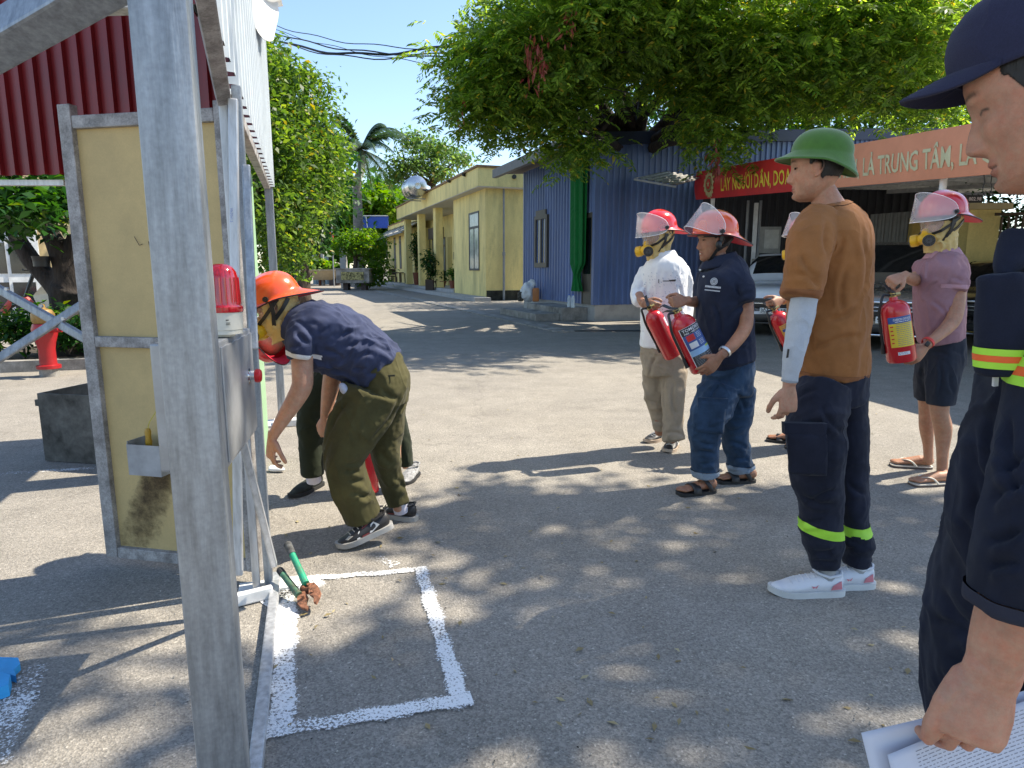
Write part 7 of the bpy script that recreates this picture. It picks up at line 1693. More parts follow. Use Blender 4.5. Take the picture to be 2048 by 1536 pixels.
    m.grid(lambda a, b: q[0].lerp(q[1], a).lerp(q[3].lerp(q[2], a), b) + V((0, -.010 * math.sin(a * math.pi) ** .5, 0)), 10, 8); m.prism([P(1396, 795, 3.733), P(1456, 798, 3.728), P(1455, 818, 3.728), P(1396, 814, 3.733)], (0, .02, 0)); o = m.build('thigh_pocket', DENIM, je); s_ = o.modifiers.new('s', 'SOLIDIFY'); s_.thickness = .008; s_.offset = -1
    # watch
    m = MB(); a, b = P(1453, 700, 3.655), P(1445, 708, 3.64); d = (b - a).normalized(); m.lathe([(.034, -.009), (.036, -.007), (.036, .007), (.034, .009)], Matrix.Translation(a.lerp(b, .4)) @ d.to_track_quat('Z', 'Y').to_matrix().to_4x4(), 20); wt = m.build('wrist_watch', M('steel_watch', (.7, .7, .68), metal=.8, rough=.3), t)
    add_helmet(t, X4, HORA, HLIN, 1.0, math.radians(-3), True, 36, dz=.004)
    m = MB(); e = X4.to_3x3() @ V((0, 1, 0)); p = X4 @ V((.012, .098, -.030)); m.ell(p, (.020, .012, .026), X4.to_3x3(), 12, 8); m.build('ear_pad', BLACK, t)
    m = MB(); 
    for s_ in (1, -1): m.ell(X4 @ V((.0745, s_ * .031, -.0005)), (.0045, .010, .0032), X4.to_3x3(), 12, 8)
    m.build('eye', M('eye_dark', (.03, .018, .012), rough=.1), t)
    m = MB(); m.grid(lambda a, b: X4 @ V((.0835 - .012 * (2 * a - 1) ** 2, (a - .5) * .034, -.0745 - .005 * b)), 10, 2); m.build('teeth', M('teeth', (.7, .66, .58), rough=.3), t)
    extinguisher('large red extinguisher with a blue printed label held by the navy polo man', bot, top, .075, V((.35, -1, .25)), 'blue')
man_orange()

# ---- man in white shirt, red helmet and yellow mask ------------------------------
def man_white():
    t = person('', 1330, 895, 4.8); tag(t, 'masked man in a white shirt, khaki trousers and red helmet carrying a plain red extinguisher', 'person')
    Y = 4.8; f = MB(); X4 = add_head(f, P(1316, 474, Y), (-.93, -.36, -.10), (0, 0, 1), 1.0)
    lofts(f, [[(1322, 500, Y, 17, .055), (1326, 520, Y, 19, .06), (1328, 545, Y, 26, .08)]])
    la = MB(); loftw(la, W5([(1278, 590, 4.70, 9), (1286, 606, 4.58, 8.5), (1290, 609, 4.53, 8)])); add_hand(la, P(1289, 606, 4.54), V((.55, -.65, -.25)), (-.6, -.4, .55), (.2, .1, 1), (45, 55, 60, 62), .95, tc=.8)
    ra = MB(); loftw(ra, W5([(1372, 640, 4.86, 9), (1362, 672, 4.76, 8.5), (1356, 688, 4.70, 8)])); add_hand(ra, P(1356, 690, 4.70), P(1342, 716, 4.62) - P(1357, 688, 4.70), (.6, -.7, 0), (-.7, -.5, .4), (25, 28, 30, 32), .95)
    coarse = MB(); lofts(coarse, da=-.014, groups=[[(1328, 555, Y, 38, .15), (1328, 700, Y, 36, .12)], [(1312, 700, 4.86, 20), (1318, 870, 4.88, 12)], [(1345, 700, 4.76, 20), (1345, 885, 4.72, 12)]])
    make_body(t, coarse, [f, la, ra], .014, .005, SK1, SKT, X4, nape2, .003)
    m = MB(); lofts(m, [[(1327, 512, Y, 23, .10), (1328, 524, Y, 38, .14), (1329, 545, Y, 46, .15), (1328, 590, Y, 45, .14), (1327, 640, Y, 46, .14), (1326, 692, Y, 48, .15)],
        [(1292, 538, 4.84, 13), (1281, 565, 4.82, 13), (1275, 590, 4.76, 13), (1280, 604, 4.66, 12)], [(1364, 538, 4.84, 14), (1372, 580, 4.92, 15), (1372, 630, 4.88, 14), (1367, 655, 4.82, 12)]], cap=.12)
    sh = mkcloth(m, .009, 'shirt', cloth('white_printed', (.74, .75, .77), var=.04), t, 4, .009, 8, (.2, 0, 1), 23)
    m = MB(); cc = P(1326, 512, Y)
    m.grid(lambda a, b: cc + V((math.cos(a * 5.4 + 2.9) * (.068 + .030 * b) * 1.1, math.sin(a * 5.4 + 2.9) * (.068 + .03 * b), .030 - .055 * b + .012 * math.cos(a * 5.4 + 2.9))), 36, 4); o = m.build('collar', WHITEC, sh, ang=180); q = o.modifiers.new('s', 'SOLIDIFY'); q.thickness = .004
    m = MB(); p = P(1338, 562, 4.615); m.box(p, (.085, .004, .006)); m.tube([p + V((-.07, 0, -.014)), p + V((-.07, 0, .012))], .003, 6); m.tube([p + V((.0, -.003, .002)), p + V((.045, -.004, .006))], .006, 6); m.build('pocket_pen', BLACK, sh)
    m = MB()
    rg = random.Random(4)
    for k in range(150):
        u, v = 1285 + rg.random() * 85, 545 + rg.random() * 140; p = P(u, v, 4.8 - .175 * math.sqrt(max(.05, 1 - ((u - 1328) / 52) ** 2))); m.box(p, (.008, .002, .003), Matrix.Rotation(.6, 3, 'Y'))
    o = m.build('shirt_print', M('print_blue', (.35, .40, .50), rough=.8), sh, smooth=False); o['kind'] = 'stuff'
    m = MB(); lofts(m, [[(1328, 690, Y, 46, .14), (1328, 720, Y, 46, .14), (1330, 745, Y, 44, .13)], [(1309, 740, 4.86, 25, .09), (1310, 790, 4.88, 22, .085), (1318, 830, 4.9, 17, .07), (1322, 858, 4.9, 14, .06)], [(1348, 740, 4.76, 27, .09), (1346, 800, 4.74, 23, .085), (1345, 850, 4.72, 20, .075), (1348, 880, 4.7, 21, .075)]], cap=.08)
    creases(sh, [(1300, 560, 1292, 630), (1352, 556, 1360, 640), (1330, 600, 1310, 680), (1276, 580, 1290, 572), (1364, 600, 1382, 592), (1340, 640, 1350, 690)], .008, 3)
    kt = mkcloth(m, .009, 'trousers', KHAKI, t, 3, .009, 8, (1, 0, .2), 26); creases(kt, [(1334, 742, 1340, 850), (1330, 866, 1368, 870), (1330, 878, 1366, 884), (1302, 842, 1330, 850), (1350, 760, 1356, 840), (1300, 800, 1326, 820), (1318, 705, 1300, 760)], .009, 3)
    for (a, b) in (((1335, 876), (1286, 887)), ((1352, 890), (1328, 912))):
        h_, to_ = G(*a), G(*b); to_ = h_ + (to_ - h_).normalized() * .27
        add_shoe(t, h_, to_, LEATHK, M('sole_tan', (.42, .33, .25)), extra=[('side_stripe', SOLEW, [(.30, .15), (.45, .12), (.42, .5), (.36, .9), (.33, .85), (.36, .45)], s_) for s_ in (1, -1)] , laces=SOLEW)
    add_helmet(t, X4, HRED, HLIN, 1.0, math.radians(3), True, 12, dz=.022); add_hood(t, X4, 3)
    extinguisher('plain red extinguisher held tilted by the masked man in the white shirt', P(1346, 712, 4.52), P(1302, 622, 4.48), .062, V((-.3, -1, 0)), 'plain')
man_white()

# ---- man in pink polo -------------------------------------------------------------
def man_pink():
    t = person('', 1865, 955, 4.15); tag(t, 'masked man in a pink polo, dark shorts and flip-flops carrying a large red extinguisher', 'person')
    Y = 4.15; f = MB(); X4 = add_head(f, P(1882, 447, Y), (-1.0, -.10, -.10), (0, 0, 1), 1.02)
    lofts(f, [[(1888, 475, Y, 20, .058), (1888, 500, Y, 22, .062), (1886, 530, Y, 30, .085)]])
    na = MB(); loftw(na, W5([(1915, 580, 4.03, 19), (1912, 620, 3.98, 17.5), (1903, 645, 3.95, 16), (1880, 668, 3.90, 12.5), (1858, 686, 3.85, 9.5), (1852, 692, 3.84, 9)])); add_hand(na, P(1850, 694, 3.84), P(1822, 722, 3.82) - P(1852, 692, 3.84), (.4, -.75, -.4), (-.8, -.1, .5), (18, 22, 24, 26), 1.0, tc=.2)
    fa = MB(); loftw(fa, W5([(1838, 545, 4.22, 14), (1832, 560, 4.15, 13), (1818, 556, 4.02, 11), (1808, 553, 3.95, 9)])); add_hand(fa, P(1806, 552, 3.94), V((-1, -.3, -.38)), (-.2, -.55, .8), (.1, -.7, -.6), (62, 62, 62, 62), .98, tc=.9)
    fe = []
    for (h_, to_) in (((1862, 932), (1793, 928)), ((1896, 963), (1820, 966))):
        m = MB(); hg, tg = G(*h_, .016), G(*to_, .016); tg = hg + (tg - hg).normalized() * .245; add_barefoot(m, hg, tg, -1); fe.append((m, hg, tg))
    lofts(fe[0][0], [[(1850, 780, 4.26, 17, .062), (1852, 815, 4.26, 15.5, .055), (1853, 855, 4.28, 15.5, .056), (1856, 890, 4.30, 11, .040), (1857, 925, 4.30, 10, .036)]]); lofts(fe[1][0], [[(1880, 790, 4.04, 24, .072), (1879, 825, 4.03, 20, .062), (1886, 858, 4.06, 19.5, .062), (1885, 905, 4.06, 13, .044), (1884, 950, 4.05, 11.5, .040)]])
    coarse = MB(); lofts(coarse, da=-.014, groups=[[(1884, 550, Y, 42, .16), (1884, 700, Y, 40, .13)], [(1860, 700, 4.22, 22), (1850, 800, 4.26, 17)], [(1890, 700, 4.1, 24), (1880, 800, 4.04, 20)]])
    make_body(t, coarse, [f, na, fa, fe[0][0], fe[1][0]], .014, .0048, SK1, (.40, .22, .135), X4, nape2, .003)
    FLIP = M('flip_cream', (.62, .57, .48), rough=.6)
    for m, hg, tg in fe:
        X, L = foot_frame(hg, tg); s_ = slab_sole('flip_flop', t, X, L, M('flip_sole', (.10, .07, .06), rough=.8), -.016, -.004); slab_sole('footbed', s_, X, L, FLIP, -.0035, .002, .049)
        for y in (-1, 1): strap_band('thong_strap', s_, X, L, [(.80, -.010, .020), (.70, y * .022 - .004, .040), (.55, y * .040, .034), (.42, y * .050, .0)], .008, FLIP)
    m = MB(); lofts(m, [[(1886, 505, Y, 26, .10), (1886, 518, Y, 44, .15), (1884, 540, Y, 54, .19), (1880, 580, Y, 55, .18), (1879, 630, Y, 54, .18), (1882, 680, Y, 50, .17)],
        [(1912, 532, 4.06, 22), (1919, 556, 4.02, 23), (1914, 581, 4.0, 22)], [(1846, 530, 4.22, 18), (1838, 555, 4.20, 16)]], cap=.12)
    sh = mkcloth(m, .0085, 'polo_shirt', PINK, t, 4, .009, 8, (.5, 0, 1), 33)
    cut_band(sh, P(1914, 573, 4.0), V((.05, 0, 1)), .012, 'sleeve_trim', PINK2, .001, P(1920, 573, 3.98), .105)
    m = MB(); cc = P(1886, 508, Y)
    m.grid(lambda a, b: cc + V((math.cos(a * 5.4 + 2.9) * (.072 + .030 * b) * 1.1, math.sin(a * 5.4 + 2.9) * (.070 + .03 * b), .030 - .050 * b + .010 * math.cos(a * 5.4 + 2.9))), 36, 4); o = m.build('collar', PINK2, sh, ang=180); q = o.modifiers.new('s', 'SOLIDIFY'); q.thickness = .004
    m = MB(); m.prism([P(1851, 524, 3.975), P(1857, 524, 3.972), P(1854, 556, 3.965), P(1849, 556, 3.968)], (0, .01, 0)); m.build('placket', PINK, sh, smooth=False)
    m = MB(); lofts(m, [[(1884, 672, Y, 48, .15), (1884, 700, Y, 49, .155), (1884, 730, Y, 49, .155)], [(1858, 715, 4.2, 28, .11), (1852, 760, 4.24, 24, .10), (1850, 794, 4.26, 22, .095)], [(1890, 715, 4.1, 40, .12), (1884, 765, 4.05, 36, .11), (1881, 808, 4.04, 31, .10)]], cap=.06)
    so_ = mkcloth(m, .0085, 'shorts', SHORTS, t, 4, .008, 7, (.2, 0, 1), 36)
    creases(sh, [(1884, 560, 1848, 592), (1904, 544, 1886, 580), (1856, 664, 1924, 640), (1846, 678, 1928, 658), (1846, 536, 1838, 606), (1862, 600, 1900, 640), (1890, 610, 1930, 626), (1900, 555, 1930, 566)], .008, 3.5)
    creases(so_, [(1850, 720, 1846, 780), (1878, 720, 1872, 800), (1900, 740, 1910, 790), (1860, 705, 1900, 712)], .008, 3.5)
    m = MB(); a, b = P(1858, 683, 3.86), P(1851, 690, 3.845); d = (b - a).normalized(); m.lathe([(.033, -.010), (.0355, -.008), (.0355, .008), (.033, .010)], Matrix.Translation(a.lerp(b, .3)) @ d.to_track_quat('Z', 'Y').to_matrix().to_4x4(), 20); wt = m.build('watch_strap', M('strap_red', (.65, .04, .03), rough=.5), t)
    m = MB(); m.box(P(1855, 688, 3.81), (.022, .012, .030), Matrix.Rotation(.6, 3, 'Y'), bev=.004); m.build('watch_face', BLACK, wt)
    add_helmet(t, X4, HRED, HLIN, 1.03, math.radians(-1), True, 12, dz=.022); add_hood(t, X4, 5)
    extinguisher('red extinguisher with a yellow label carried by the masked man in pink', P(1804, 722, 3.84), P(1787, 600, 3.86), .078, V((-.15, -1, .1)), 'yellow')
man_pink()

# ---- masked man hidden behind the brown T-shirt -------------------------------------
def man_hidden():
    t = person('', 1610, 880, 4.9); tag(t, 'masked man almost hidden behind the brown T-shirt, his hand and extinguisher showing', 'person')
    Y = 4.9; f = MB(); X4 = add_head(f, P(1612, 482, Y), (-.95, -.25, -.08), (0, 0, 1)); lofts(f, [[(1618, 508, Y, 17, .055), (1622, 540, Y, 24, .07)]])
    la = MB(); loftw(la, W5([(1590, 590, 4.82, 11), (1570, 600, 4.70, 9), (1562, 600, 4.62, 8)])); add_hand(la, P(1561, 600, 4.60), V((-.75, -.55, -.35)), (-.2, -.5, .8), (0, .3, 1), (55, 58, 60, 62), .95)
    feet = MB(); hg = G(1600, 884, .016); tg = G(1562, 880, .016); tg = hg + (tg - hg).normalized() * .24; add_barefoot(feet, hg, tg, -1); lofts(feet, [[(1596, 800, 4.95, 15), (1594, 868, 4.95, 10)]])
    f2 = MB(); h2, t2 = G(1640, 896, .016), G(1600, 894, .016); t2 = h2 + (t2 - h2).normalized() * .24; add_barefoot(f2, h2, t2, -1); lofts(f2, [[(1632, 800, 4.86, 15), (1632, 880, 4.84, 10)]])
    coarse = MB(); lofts(coarse, da=-.014, groups=[[(1625, 560, Y, 36, .15), (1625, 700, Y, 34, .12)], [(1606, 700, 4.95, 20), (1598, 850, 4.95, 12)], [(1640, 700, 4.86, 20), (1632, 860, 4.84, 12)]])
    make_body(t, coarse, [f, la, feet, f2], .014, .006, SK1, SKT, X4, None)
    m = MB(); lofts(m, [[(1622, 515, Y, 24, .10), (1624, 530, Y, 42, .15), (1625, 600, Y, 44, .15), (1625, 690, Y, 42, .15)], [(1592, 540, 4.86, 15), (1588, 585, 4.84, 14)], [(1655, 540, 4.95, 15), (1662, 590, 4.95, 14)]], cap=.12); mkcloth(m, .012, 'shirt', NAVY, t, 4, .007)
    m = MB(); lofts(m, [[(1625, 680, Y, 40, .14), (1625, 730, Y, 40, .13)], [(1606, 720, 4.95, 22), (1596, 858, 4.95, 14)], [(1640, 720, 4.86, 22), (1632, 862, 4.84, 15)]], cap=.08); mkcloth(m, .012, 'trousers', SHORTS, t, 4, .007)
    for h_, t_ in ((hg, tg), (h2, t2)): X, L = foot_frame(h_, t_); s_ = slab_sole('sandal', t, X, L, SOLEB, -.016, .003); strap_band('sandal_strap', s_, X, L, [(.60, -.056, .0), (.62, 0, .048), (.60, .056, .0)], .022, LEATHK)
    m = MB(); a = P(1568, 599, 4.64); m.lathe([(.030, -.01), (.033, -.008), (.033, .008), (.030, .01)], Matrix.Translation(a) @ V((-1, -.5, 0)).to_track_quat('Z', 'Y').to_matrix().to_4x4(), 16); m.build('wrist_watch', BRASS, t)
    add_helmet(t, X4, HRED, HLIN, 1.0, 0, True, 24, dz=.022); add_hood(t, X4, 8)
    extinguisher('red extinguisher with an orange label, partly hidden behind the brown T-shirt sleeve', P(1592, 704, 4.52), P(1551, 625, 4.54), .064, V((.1, -1, .1)), 'orange')
man_hidden()

# ---- bending man in navy T-shirt, olive trousers -------------------------------------
def man_bending():
    t = person('', 740, 1070, 3.2); tag(t, 'man bending down in a navy T-shirt with white trim, olive trousers and orange helmet', 'person')
    Y = 3.2; f = MB(); X4 = add_head(f, P(551, 613, 3.17), (-.92, -.15, -.36), (-.35, 0.0, .94), .98)
    lofts(f, [[(560, 628, 3.18, 28, .055), (574, 640, 3.19, 28, .060), (592, 650, 3.2, 40, .09)]])
    na = MB(); loftw(na, W5([(603, 700, 3.03, 23), (605, 745, 3.01, 22), (604, 772, 3.0, 21.5), (590, 800, 2.99, 19), (566, 838, 2.98, 15), (550, 865, 2.97, 11.5), (545, 874, 2.97, 11)])); add_hand(na, P(544, 877, 2.97), V((-.14, -.02, -1)), (-.7, -.7, 0), (.6, -.7, -.2), (22, 28, 32, 36), 1.0)
    fa = MB(); loftw(fa, W5([(668, 735, 3.34, 20), (660, 780, 3.33, 17), (654, 815, 3.32, 13), (651, 832, 3.31, 10.5)])); add_hand(fa, P(650, 836, 3.31), V((-.05, -.1, -1)), (-.5, -.8, 0), (-.8, .3, 0), (45, 50, 52, 54), .95, tc=.8)
    coarse = MB(); lofts(coarse, da=-.014, groups=[[(640, 670, Y, 55, .17), (740, 725, Y, 50, .14), (770, 760, Y, 45, .14)], [(750, 790, 3.12, 42), (690, 900, 3.08, 34), (735, 1050, 3.12, 18)], [(780, 800, 3.3, 38), (780, 900, 3.32, 28), (797, 1020, 3.36, 16)]])
    make_body(t, coarse, [f, na, fa], .012, .004, SK1, SKL, X4, nape2, .003)
    m = MB(); lofts(m, [[(588, 634, Y, 34, .10), (606, 648, Y, 52, .17), (640, 668, Y, 68, .20), (690, 690, Y, 68, .185), (735, 718, Y, 60, .175), (762, 742, Y, 56, .17)], [(612, 650, 3.10, 34, .08), (600, 685, 3.03, 30, .075), (603, 714, 3.02, 27, .068)], [(640, 700, 3.30, 30), (664, 735, 3.33, 24)]], cap=.10)
    sh = mkcloth(m, .0065, 't_shirt', NAVY2, t, 4, .013, 8, (.55, 0, 1), 43)
    cut_band(sh, P(603, 709, 3.02), (P(603, 700, 3.02) - P(600, 725, 3.02)), .011, 'sleeve_trim', WHITEC, .0015, P(601, 709, 2.99), .095)
    m = MB(); c0 = P(580, 634, 3.19); ax = (P(600, 644, 3.2) - P(560, 628, 3.19)).normalized(); m.lathe([(.068, -.022), (.074, -.012), (.080, .010), (.072, .014)], Matrix.Translation(c0) @ ax.to_track_quat('Z', 'Y').to_matrix().to_4x4(), 30); m.build('neck_trim', WHITEC, sh)
    m = MB(); lofts(m, [[(752, 738, Y, 56, .165), (768, 762, Y, 50, .165), (768, 800, Y, 48, .16)],
        [(744, 785, 3.12, 62, .12), (722, 835, 3.10, 58, .115), (700, 880, 3.08, 50, .105), (688, 920, 3.08, 42, .095), (698, 965, 3.09, 38, .09), (714, 1005, 3.11, 38, .09), (728, 1036, 3.12, 37, .088)],
        [(778, 785, 3.28, 34, .12), (774, 850, 3.30, 34, .11), (770, 900, 3.31, 30, .10), (778, 945, 3.34, 26, .085), (790, 985, 3.36, 22, .075), (797, 1008, 3.36, 21, .07)]], cap=.06)
    tr_ = mkcloth(m, .0065, 'trousers', OLIVE, t, 4, .011, 7, (.5, 0, 1), 46)
    creases(sh, [(628, 668, 664, 646), (672, 681, 708, 662), (684, 694, 724, 677), (712, 722, 748, 704), (728, 752, 758, 726), (584, 636, 626, 677), (573, 694, 608, 684), (640, 700, 690, 720), (590, 660, 625, 690), (700, 740, 740, 742), (650, 725, 690, 745), (745, 690, 790, 720)], .009, 4.5)
    creases(tr_, [(688, 928, 720, 921), (684, 944, 724, 946), (696, 957, 732, 960), (806, 770, 735, 884), (700, 800, 660, 870), (786, 955, 816, 985), (760, 900, 790, 930), (700, 1010, 750, 990), (760, 770, 800, 800), (695, 985, 740, 1000), (782, 975, 812, 968)], .009, 5)
    m = MB(); m.bar(P(752, 753, 3.04), P(790, 751, 3.05), .004, .008); m.build('back_pocket', M('olive_dark', (.03, .028, .012)), tr_, smooth=False)
    m = MB(); m.ell(P(688, 778, 3.04), (.020, .02, .032), Matrix.Rotation(-.5, 3, 'Y'), 12, 8); m.build('tissue_in_pocket', M('plastic_bag', (.50, .52, .62), rough=.3), tr_)
    h1, t1 = G(789, 1075, 0), G(678, 1100); 
    hh = P(787, 1052, 3.12); tt = G(679, 1097, .004); tt = hh + (tt - hh).normalized() * .285; 
    ex = [('side_panel', STRIPER, [(.40, .06), (.56, .06), (.52, .86), (.40, .90)], 1), ('side_panel', SOLEW, [(.22, .45), (.38, .08), (.42, .08), (.36, .75), (.30, .85)], 1), ('side_panel', SOLEW, [(.60, .05), (.66, .05), (.60, .75), (.57, .80)], 1), ('toe_cap', M('toe_cream', (.45, .42, .36)), [(.70, .72), (.80, .62), (.84, .82), (.76, .95)], 1)]
    ex2 = [(a, b, c, -1) for a, b, c, d in ex]
    add_shoe(t, hh, tt, LEATHK, M('sole_grey', (.36, .35, .33), rough=.7), extra=ex + ex2, w=.048, h=.095, inner=LEATHK, laces=M('lace_cream', (.42, .40, .34), rough=.8), up=(0, 0, 1), soleh=.026)
    h2, t2 = G(834, 1042), G(764, 1028); t2 = h2 + (t2 - h2).normalized() * .28; add_shoe(t, h2, t2, LEATHK, M('sole_grey', (.36, .35, .33), rough=.7), extra=ex + ex2, w=.048, h=.095, inner=LEATHK, laces=M('lace_cream', (.42, .40, .34), rough=.8), soleh=.026)
    m = MB(); loftw(m, W5([(733, 1030, 3.12, 18), (745, 1045, 3.11, 17), (752, 1056, 3.10, 17)])); m.build('sock', SOCKW, t); m = MB(); loftw(m, W5([(797, 1000, 3.37, 16), (803, 1022, 3.39, 15)])); m.build('sock', SOCKW, t)
    add_helmet(t, X4, HORA, HLIN, .98, math.radians(4), False, 0, straps=True); add_hood(t, X4, 11)
man_bending()

# ---- second bending person behind ------------------------------------------------------
def man_behind():
    t = person('', 700, 980, 3.8); tag(t, 'person bending behind the olive trousers, red helmet lowered and dark trousers showing', 'person')
    Y = 3.85; f = MB(); X4 = add_head(f, P(528, 672, 3.75), (-.45, -.15, -.9), (.15, -.1, -.98) if False else (-.85, 0, .45), .95)
    X4 = None; f = MB(); X4 = add_head(f, P(545, 672, 3.8), (-.25, .45, .55), (-.28, -.1, -.95), .95)
    lofts(f, [[(565, 655, 3.82, 20, .055), (590, 660, 3.84, 24, .07)]])
    coarse = MB(); lofts(coarse, da=-.014, groups=[[(600, 668, Y, 38, .15), (660, 690, Y, 44, .15), (715, 735, Y, 38, .14)], [(690, 750, 3.8, 26), (640, 800, 3.74, 24), (620, 880, 3.74, 18), (628, 950, 3.72, 13)], [(745, 770, 3.88, 26), (790, 850, 3.9, 20), (812, 935, 3.92, 13)]])
    make_body(t, coarse, [f], .013, .006, SK1, SKL, X4, None)
    m = MB(); lofts(m, [[(588, 662, Y, 30, .11), (612, 672, Y, 44, .17), (660, 690, Y, 48, .17), (716, 736, Y, 42, .15)]], cap=.15); mkcloth(m, .01, 'shirt', NAVY, t, 4, .008)
    m = MB(); lofts(m, [[(710, 730, Y, 42, .15), (722, 752, Y, 40, .15)], [(690, 745, 3.8, 34, .11), (648, 775, 3.74, 36, .10), (624, 830, 3.73, 29, .10), (622, 890, 3.73, 25, .09), (626, 950, 3.72, 24, .08)], [(745, 770, 3.9, 32, .11), (785, 830, 3.92, 24, .10), (806, 890, 3.92, 17, .08), (812, 930, 3.92, 15, .07)]], cap=.06)
    mkcloth(m, .009, 'trousers', DKTROU, t, 4, .009, 8, (1, 0, .2), 51)
    h_, t_ = G(645, 968), G(568, 1003); t_ = h_ + (t_ - h_).normalized() * .30; add_shoe(t, h_ , t_, KNIT, SOLEB, w=.046, h=.085, inner=KNIT, soleh=.02)
    m = MB(); loftw(m, W5([(625, 940, 3.72, 15), (628, 962, 3.74, 15)])); m.build('sock', SOCKW, t)
    h_, t_ = G(826, 958), G(812, 986); add_shoe(t, h_ + V((.01, .12, 0)), h_ + V((-.05, -.14, 0)), M('knit_grey', (.33, .33, .33), rough=.8, var=.4, scale=60), SOLEB, w=.046, h=.085, soleh=.016)
    add_helmet(t, X4, HRED, HLIN, .96, 0, True, 20, straps=False)
    e = extinguisher('red extinguisher standing on the ground between the legs of the bending men', G(738, 985, .01), V((G(738, 985).x - .03, G(738, 985).y + .02, .40)), .062, V((0, -1, 0)), 'plain')
man_behind()

# ---- officer in the cap, close at right ---------------------------------------------------
def man_cap():
    t = person('', 2150, 1400, .95); tag(t, 'officer in a dark blue cap and navy overall looking down at the right edge', 'person')
    Y = .90; tl = math.radians(17); fw = V((-.79 * math.cos(tl), .61 * math.cos(tl), -math.sin(tl))); upv = V((-.79 * math.sin(tl), .61 * math.sin(tl), math.cos(tl)))
    f = MB(); X4 = add_head(f, P(2096, 186, Y), fw, upv, .935, True, 150, 170)
    lofts(f, [[(2170, 330, .96, 84, .055), (2195, 430, .98, 90, .060), (2215, 520, 1.0, 120, .09)]])
    arm = MB(); loftw(arm, W5([(2080, 1120, .80, 85), (2044, 1200, .80, 88), (2018, 1250, .80, 76), (1996, 1300, .80, 64, .028), (1984, 1338, .80, 56, .025)]), k=5)
    wr = P(1984, 1344, .80); add_hand(arm, wr, V((-.30, -.12, -.94)), (-.30, -.93, .10), (-.92, .15, -.35), (30, 36, 42, 46), 1.04, .02, tc=.55, tin=-.05, wristr=.034, ts=.26)
    coarse = MB(); lofts(coarse, da=-.014, groups=[[(2160, 620, 1.0, 170, .18), (2160, 1000, 1.02, 170, .15), (2150, 1400, 1.05, 200, .15)], [(2120, 1500, 1.0, 120, .09), (2120, 2300, 1.0, 80, .07)], [(2080, 1500, 1.15, 110, .09), (2090, 2300, 1.15, 70, .07)]])
    base = (.47, .255, .165)
    hairc = lambda x, y, z: np.clip(np.clip((z - (.026 + .9 * np.clip(.030 - x, -1, .018) * 0 - 1.9 * np.clip(.038 - x, 0, .03))) / .006, 0, 1) * np.clip((.046 - x) / .006, 0, 1) * (x > -.003) + np.clip((z + .03) / .01, 0, 1) * np.clip((-.025 - x) / .01, 0, 1), 0, 1)
    make_body(t, coarse, [(f, .0019), (arm, .0022)], .014, .002, SK1, base, X4, hairc, .0012)
    # eyelid line and nostril are modelled; upper lid fold
    # cap
    CAPM = cloth('cap_navy', (.028, .030, .062), var=.10, bump=.5, weave=1400)
    def crown(a, b):
        th = a * 2 * math.pi; p = b * math.pi / 2; r = math.sin(p) ** .82; x = (.106 * math.cos(th) - .006) * r; y = .084 * math.sin(th) * r; z = .040 + .116 * math.cos(p) ** .90 + .022 * max(0, math.cos(th)) ** 3 * r ** 3
        return X4 @ V((x, y, z))
    m = MB(); m.grid(crown, 80, 44, closed_u=True); cp_ = m.build('cap', CAPM, t, ang=180); me = cp_.data; c_ = co(me); c_ += nrm(me) * (.0022 * fbm(c_ * 22, 3))[:, None]; setco(me, c_)
    so_ = cp_.modifiers.new('s', 'SOLIDIFY'); so_.thickness = .003; so_.offset = -1
    for th in (0, 1 / 6, 2 / 6, .5, 4 / 6, 5 / 6):
        m = MB(); m.tube([crown(th + 1 / 12, b) + (crown(th + 1 / 12, b) - X4 @ V((0, 0, .04))).normalized() * .0006 for b in np.linspace(.05, 1, 24)], .0013, 5); m.build('panel_seam', CAPM, cp_)
    def brim(a, b):
        s_ = (a - .5) * 2; y = s_ * .078; x0 = .102 * math.sqrt(max(0, 1 - (y / .086) ** 2)) - .004; ext = .066 * (1 - abs(s_) ** 2.4) + .003; x = x0 + ext * b; z = .070 - .003 * b - .004 * b * b - .046 * s_ * s_ * (.46 + .54 * b * (1 - s_ ** 4)); return X4 @ V((x, y, z))
    m = MB(); m.grid(brim, 40, 16); br = m.build('brim', CAPM, cp_, ang=180); so_ = br.modifiers.new('s', 'SOLIDIFY'); so_.thickness = .0042; so_.offset = 0
    for q in (.35, .5, .65, .8, .93): m = MB(); m.tube([brim(a, q) + upv * .0024 for a in np.linspace(.06, .94, 30)], .0005, 4); m.build('brim_stitch', CAPM, br)
    # overall: body, collar flap, sleeve
    UN2 = cloth('uniform_blue', (.015, .018, .033), var=.2, bump=.5, weave=1500)
    m = MB(); lofts(m, [[(2190, 480, 1.0, 120, .12), (2170, 530, 1.0, 175, .17), (2160, 600, 1.0, 184, .17), (2155, 735, 1.0, 184, .15), (2136, 810, 1.02, 205, .15), (2112, 1000, 1.03, 230, .15), (2086, 1180, 1.04, 238, .14), (2064, 1320, 1.05, 238, .13), (2054, 1430, 1.06, 218, .12), (2070, 1700, 1.08, 190, .12)]], n=40, k=5, pw=2.2, cap=.1)
    ov = mkcloth(m, .0048, 'overall', UN2, t, 3, .012, 8, (.1, 0, 1), 63)
    ov2 = ov
    m = MB(); lofts(m, [[(2146, 560, .90, 120, .075), (2128, 700, .86, 118, .070), (2108, 850, .83, 122, .068), (2088, 980, .81, 126, .068), (2064, 1090, .80, 124, .066), (2040, 1165, .80, 112, .062), (2028, 1212, .80, 104, .058)]], n=28, k=5, cap=.06)
    sl = mkcloth(m, .0042, 'rolled_sleeve', UN2, t, 3, .010, 9, (.6, 0, 1), 66)
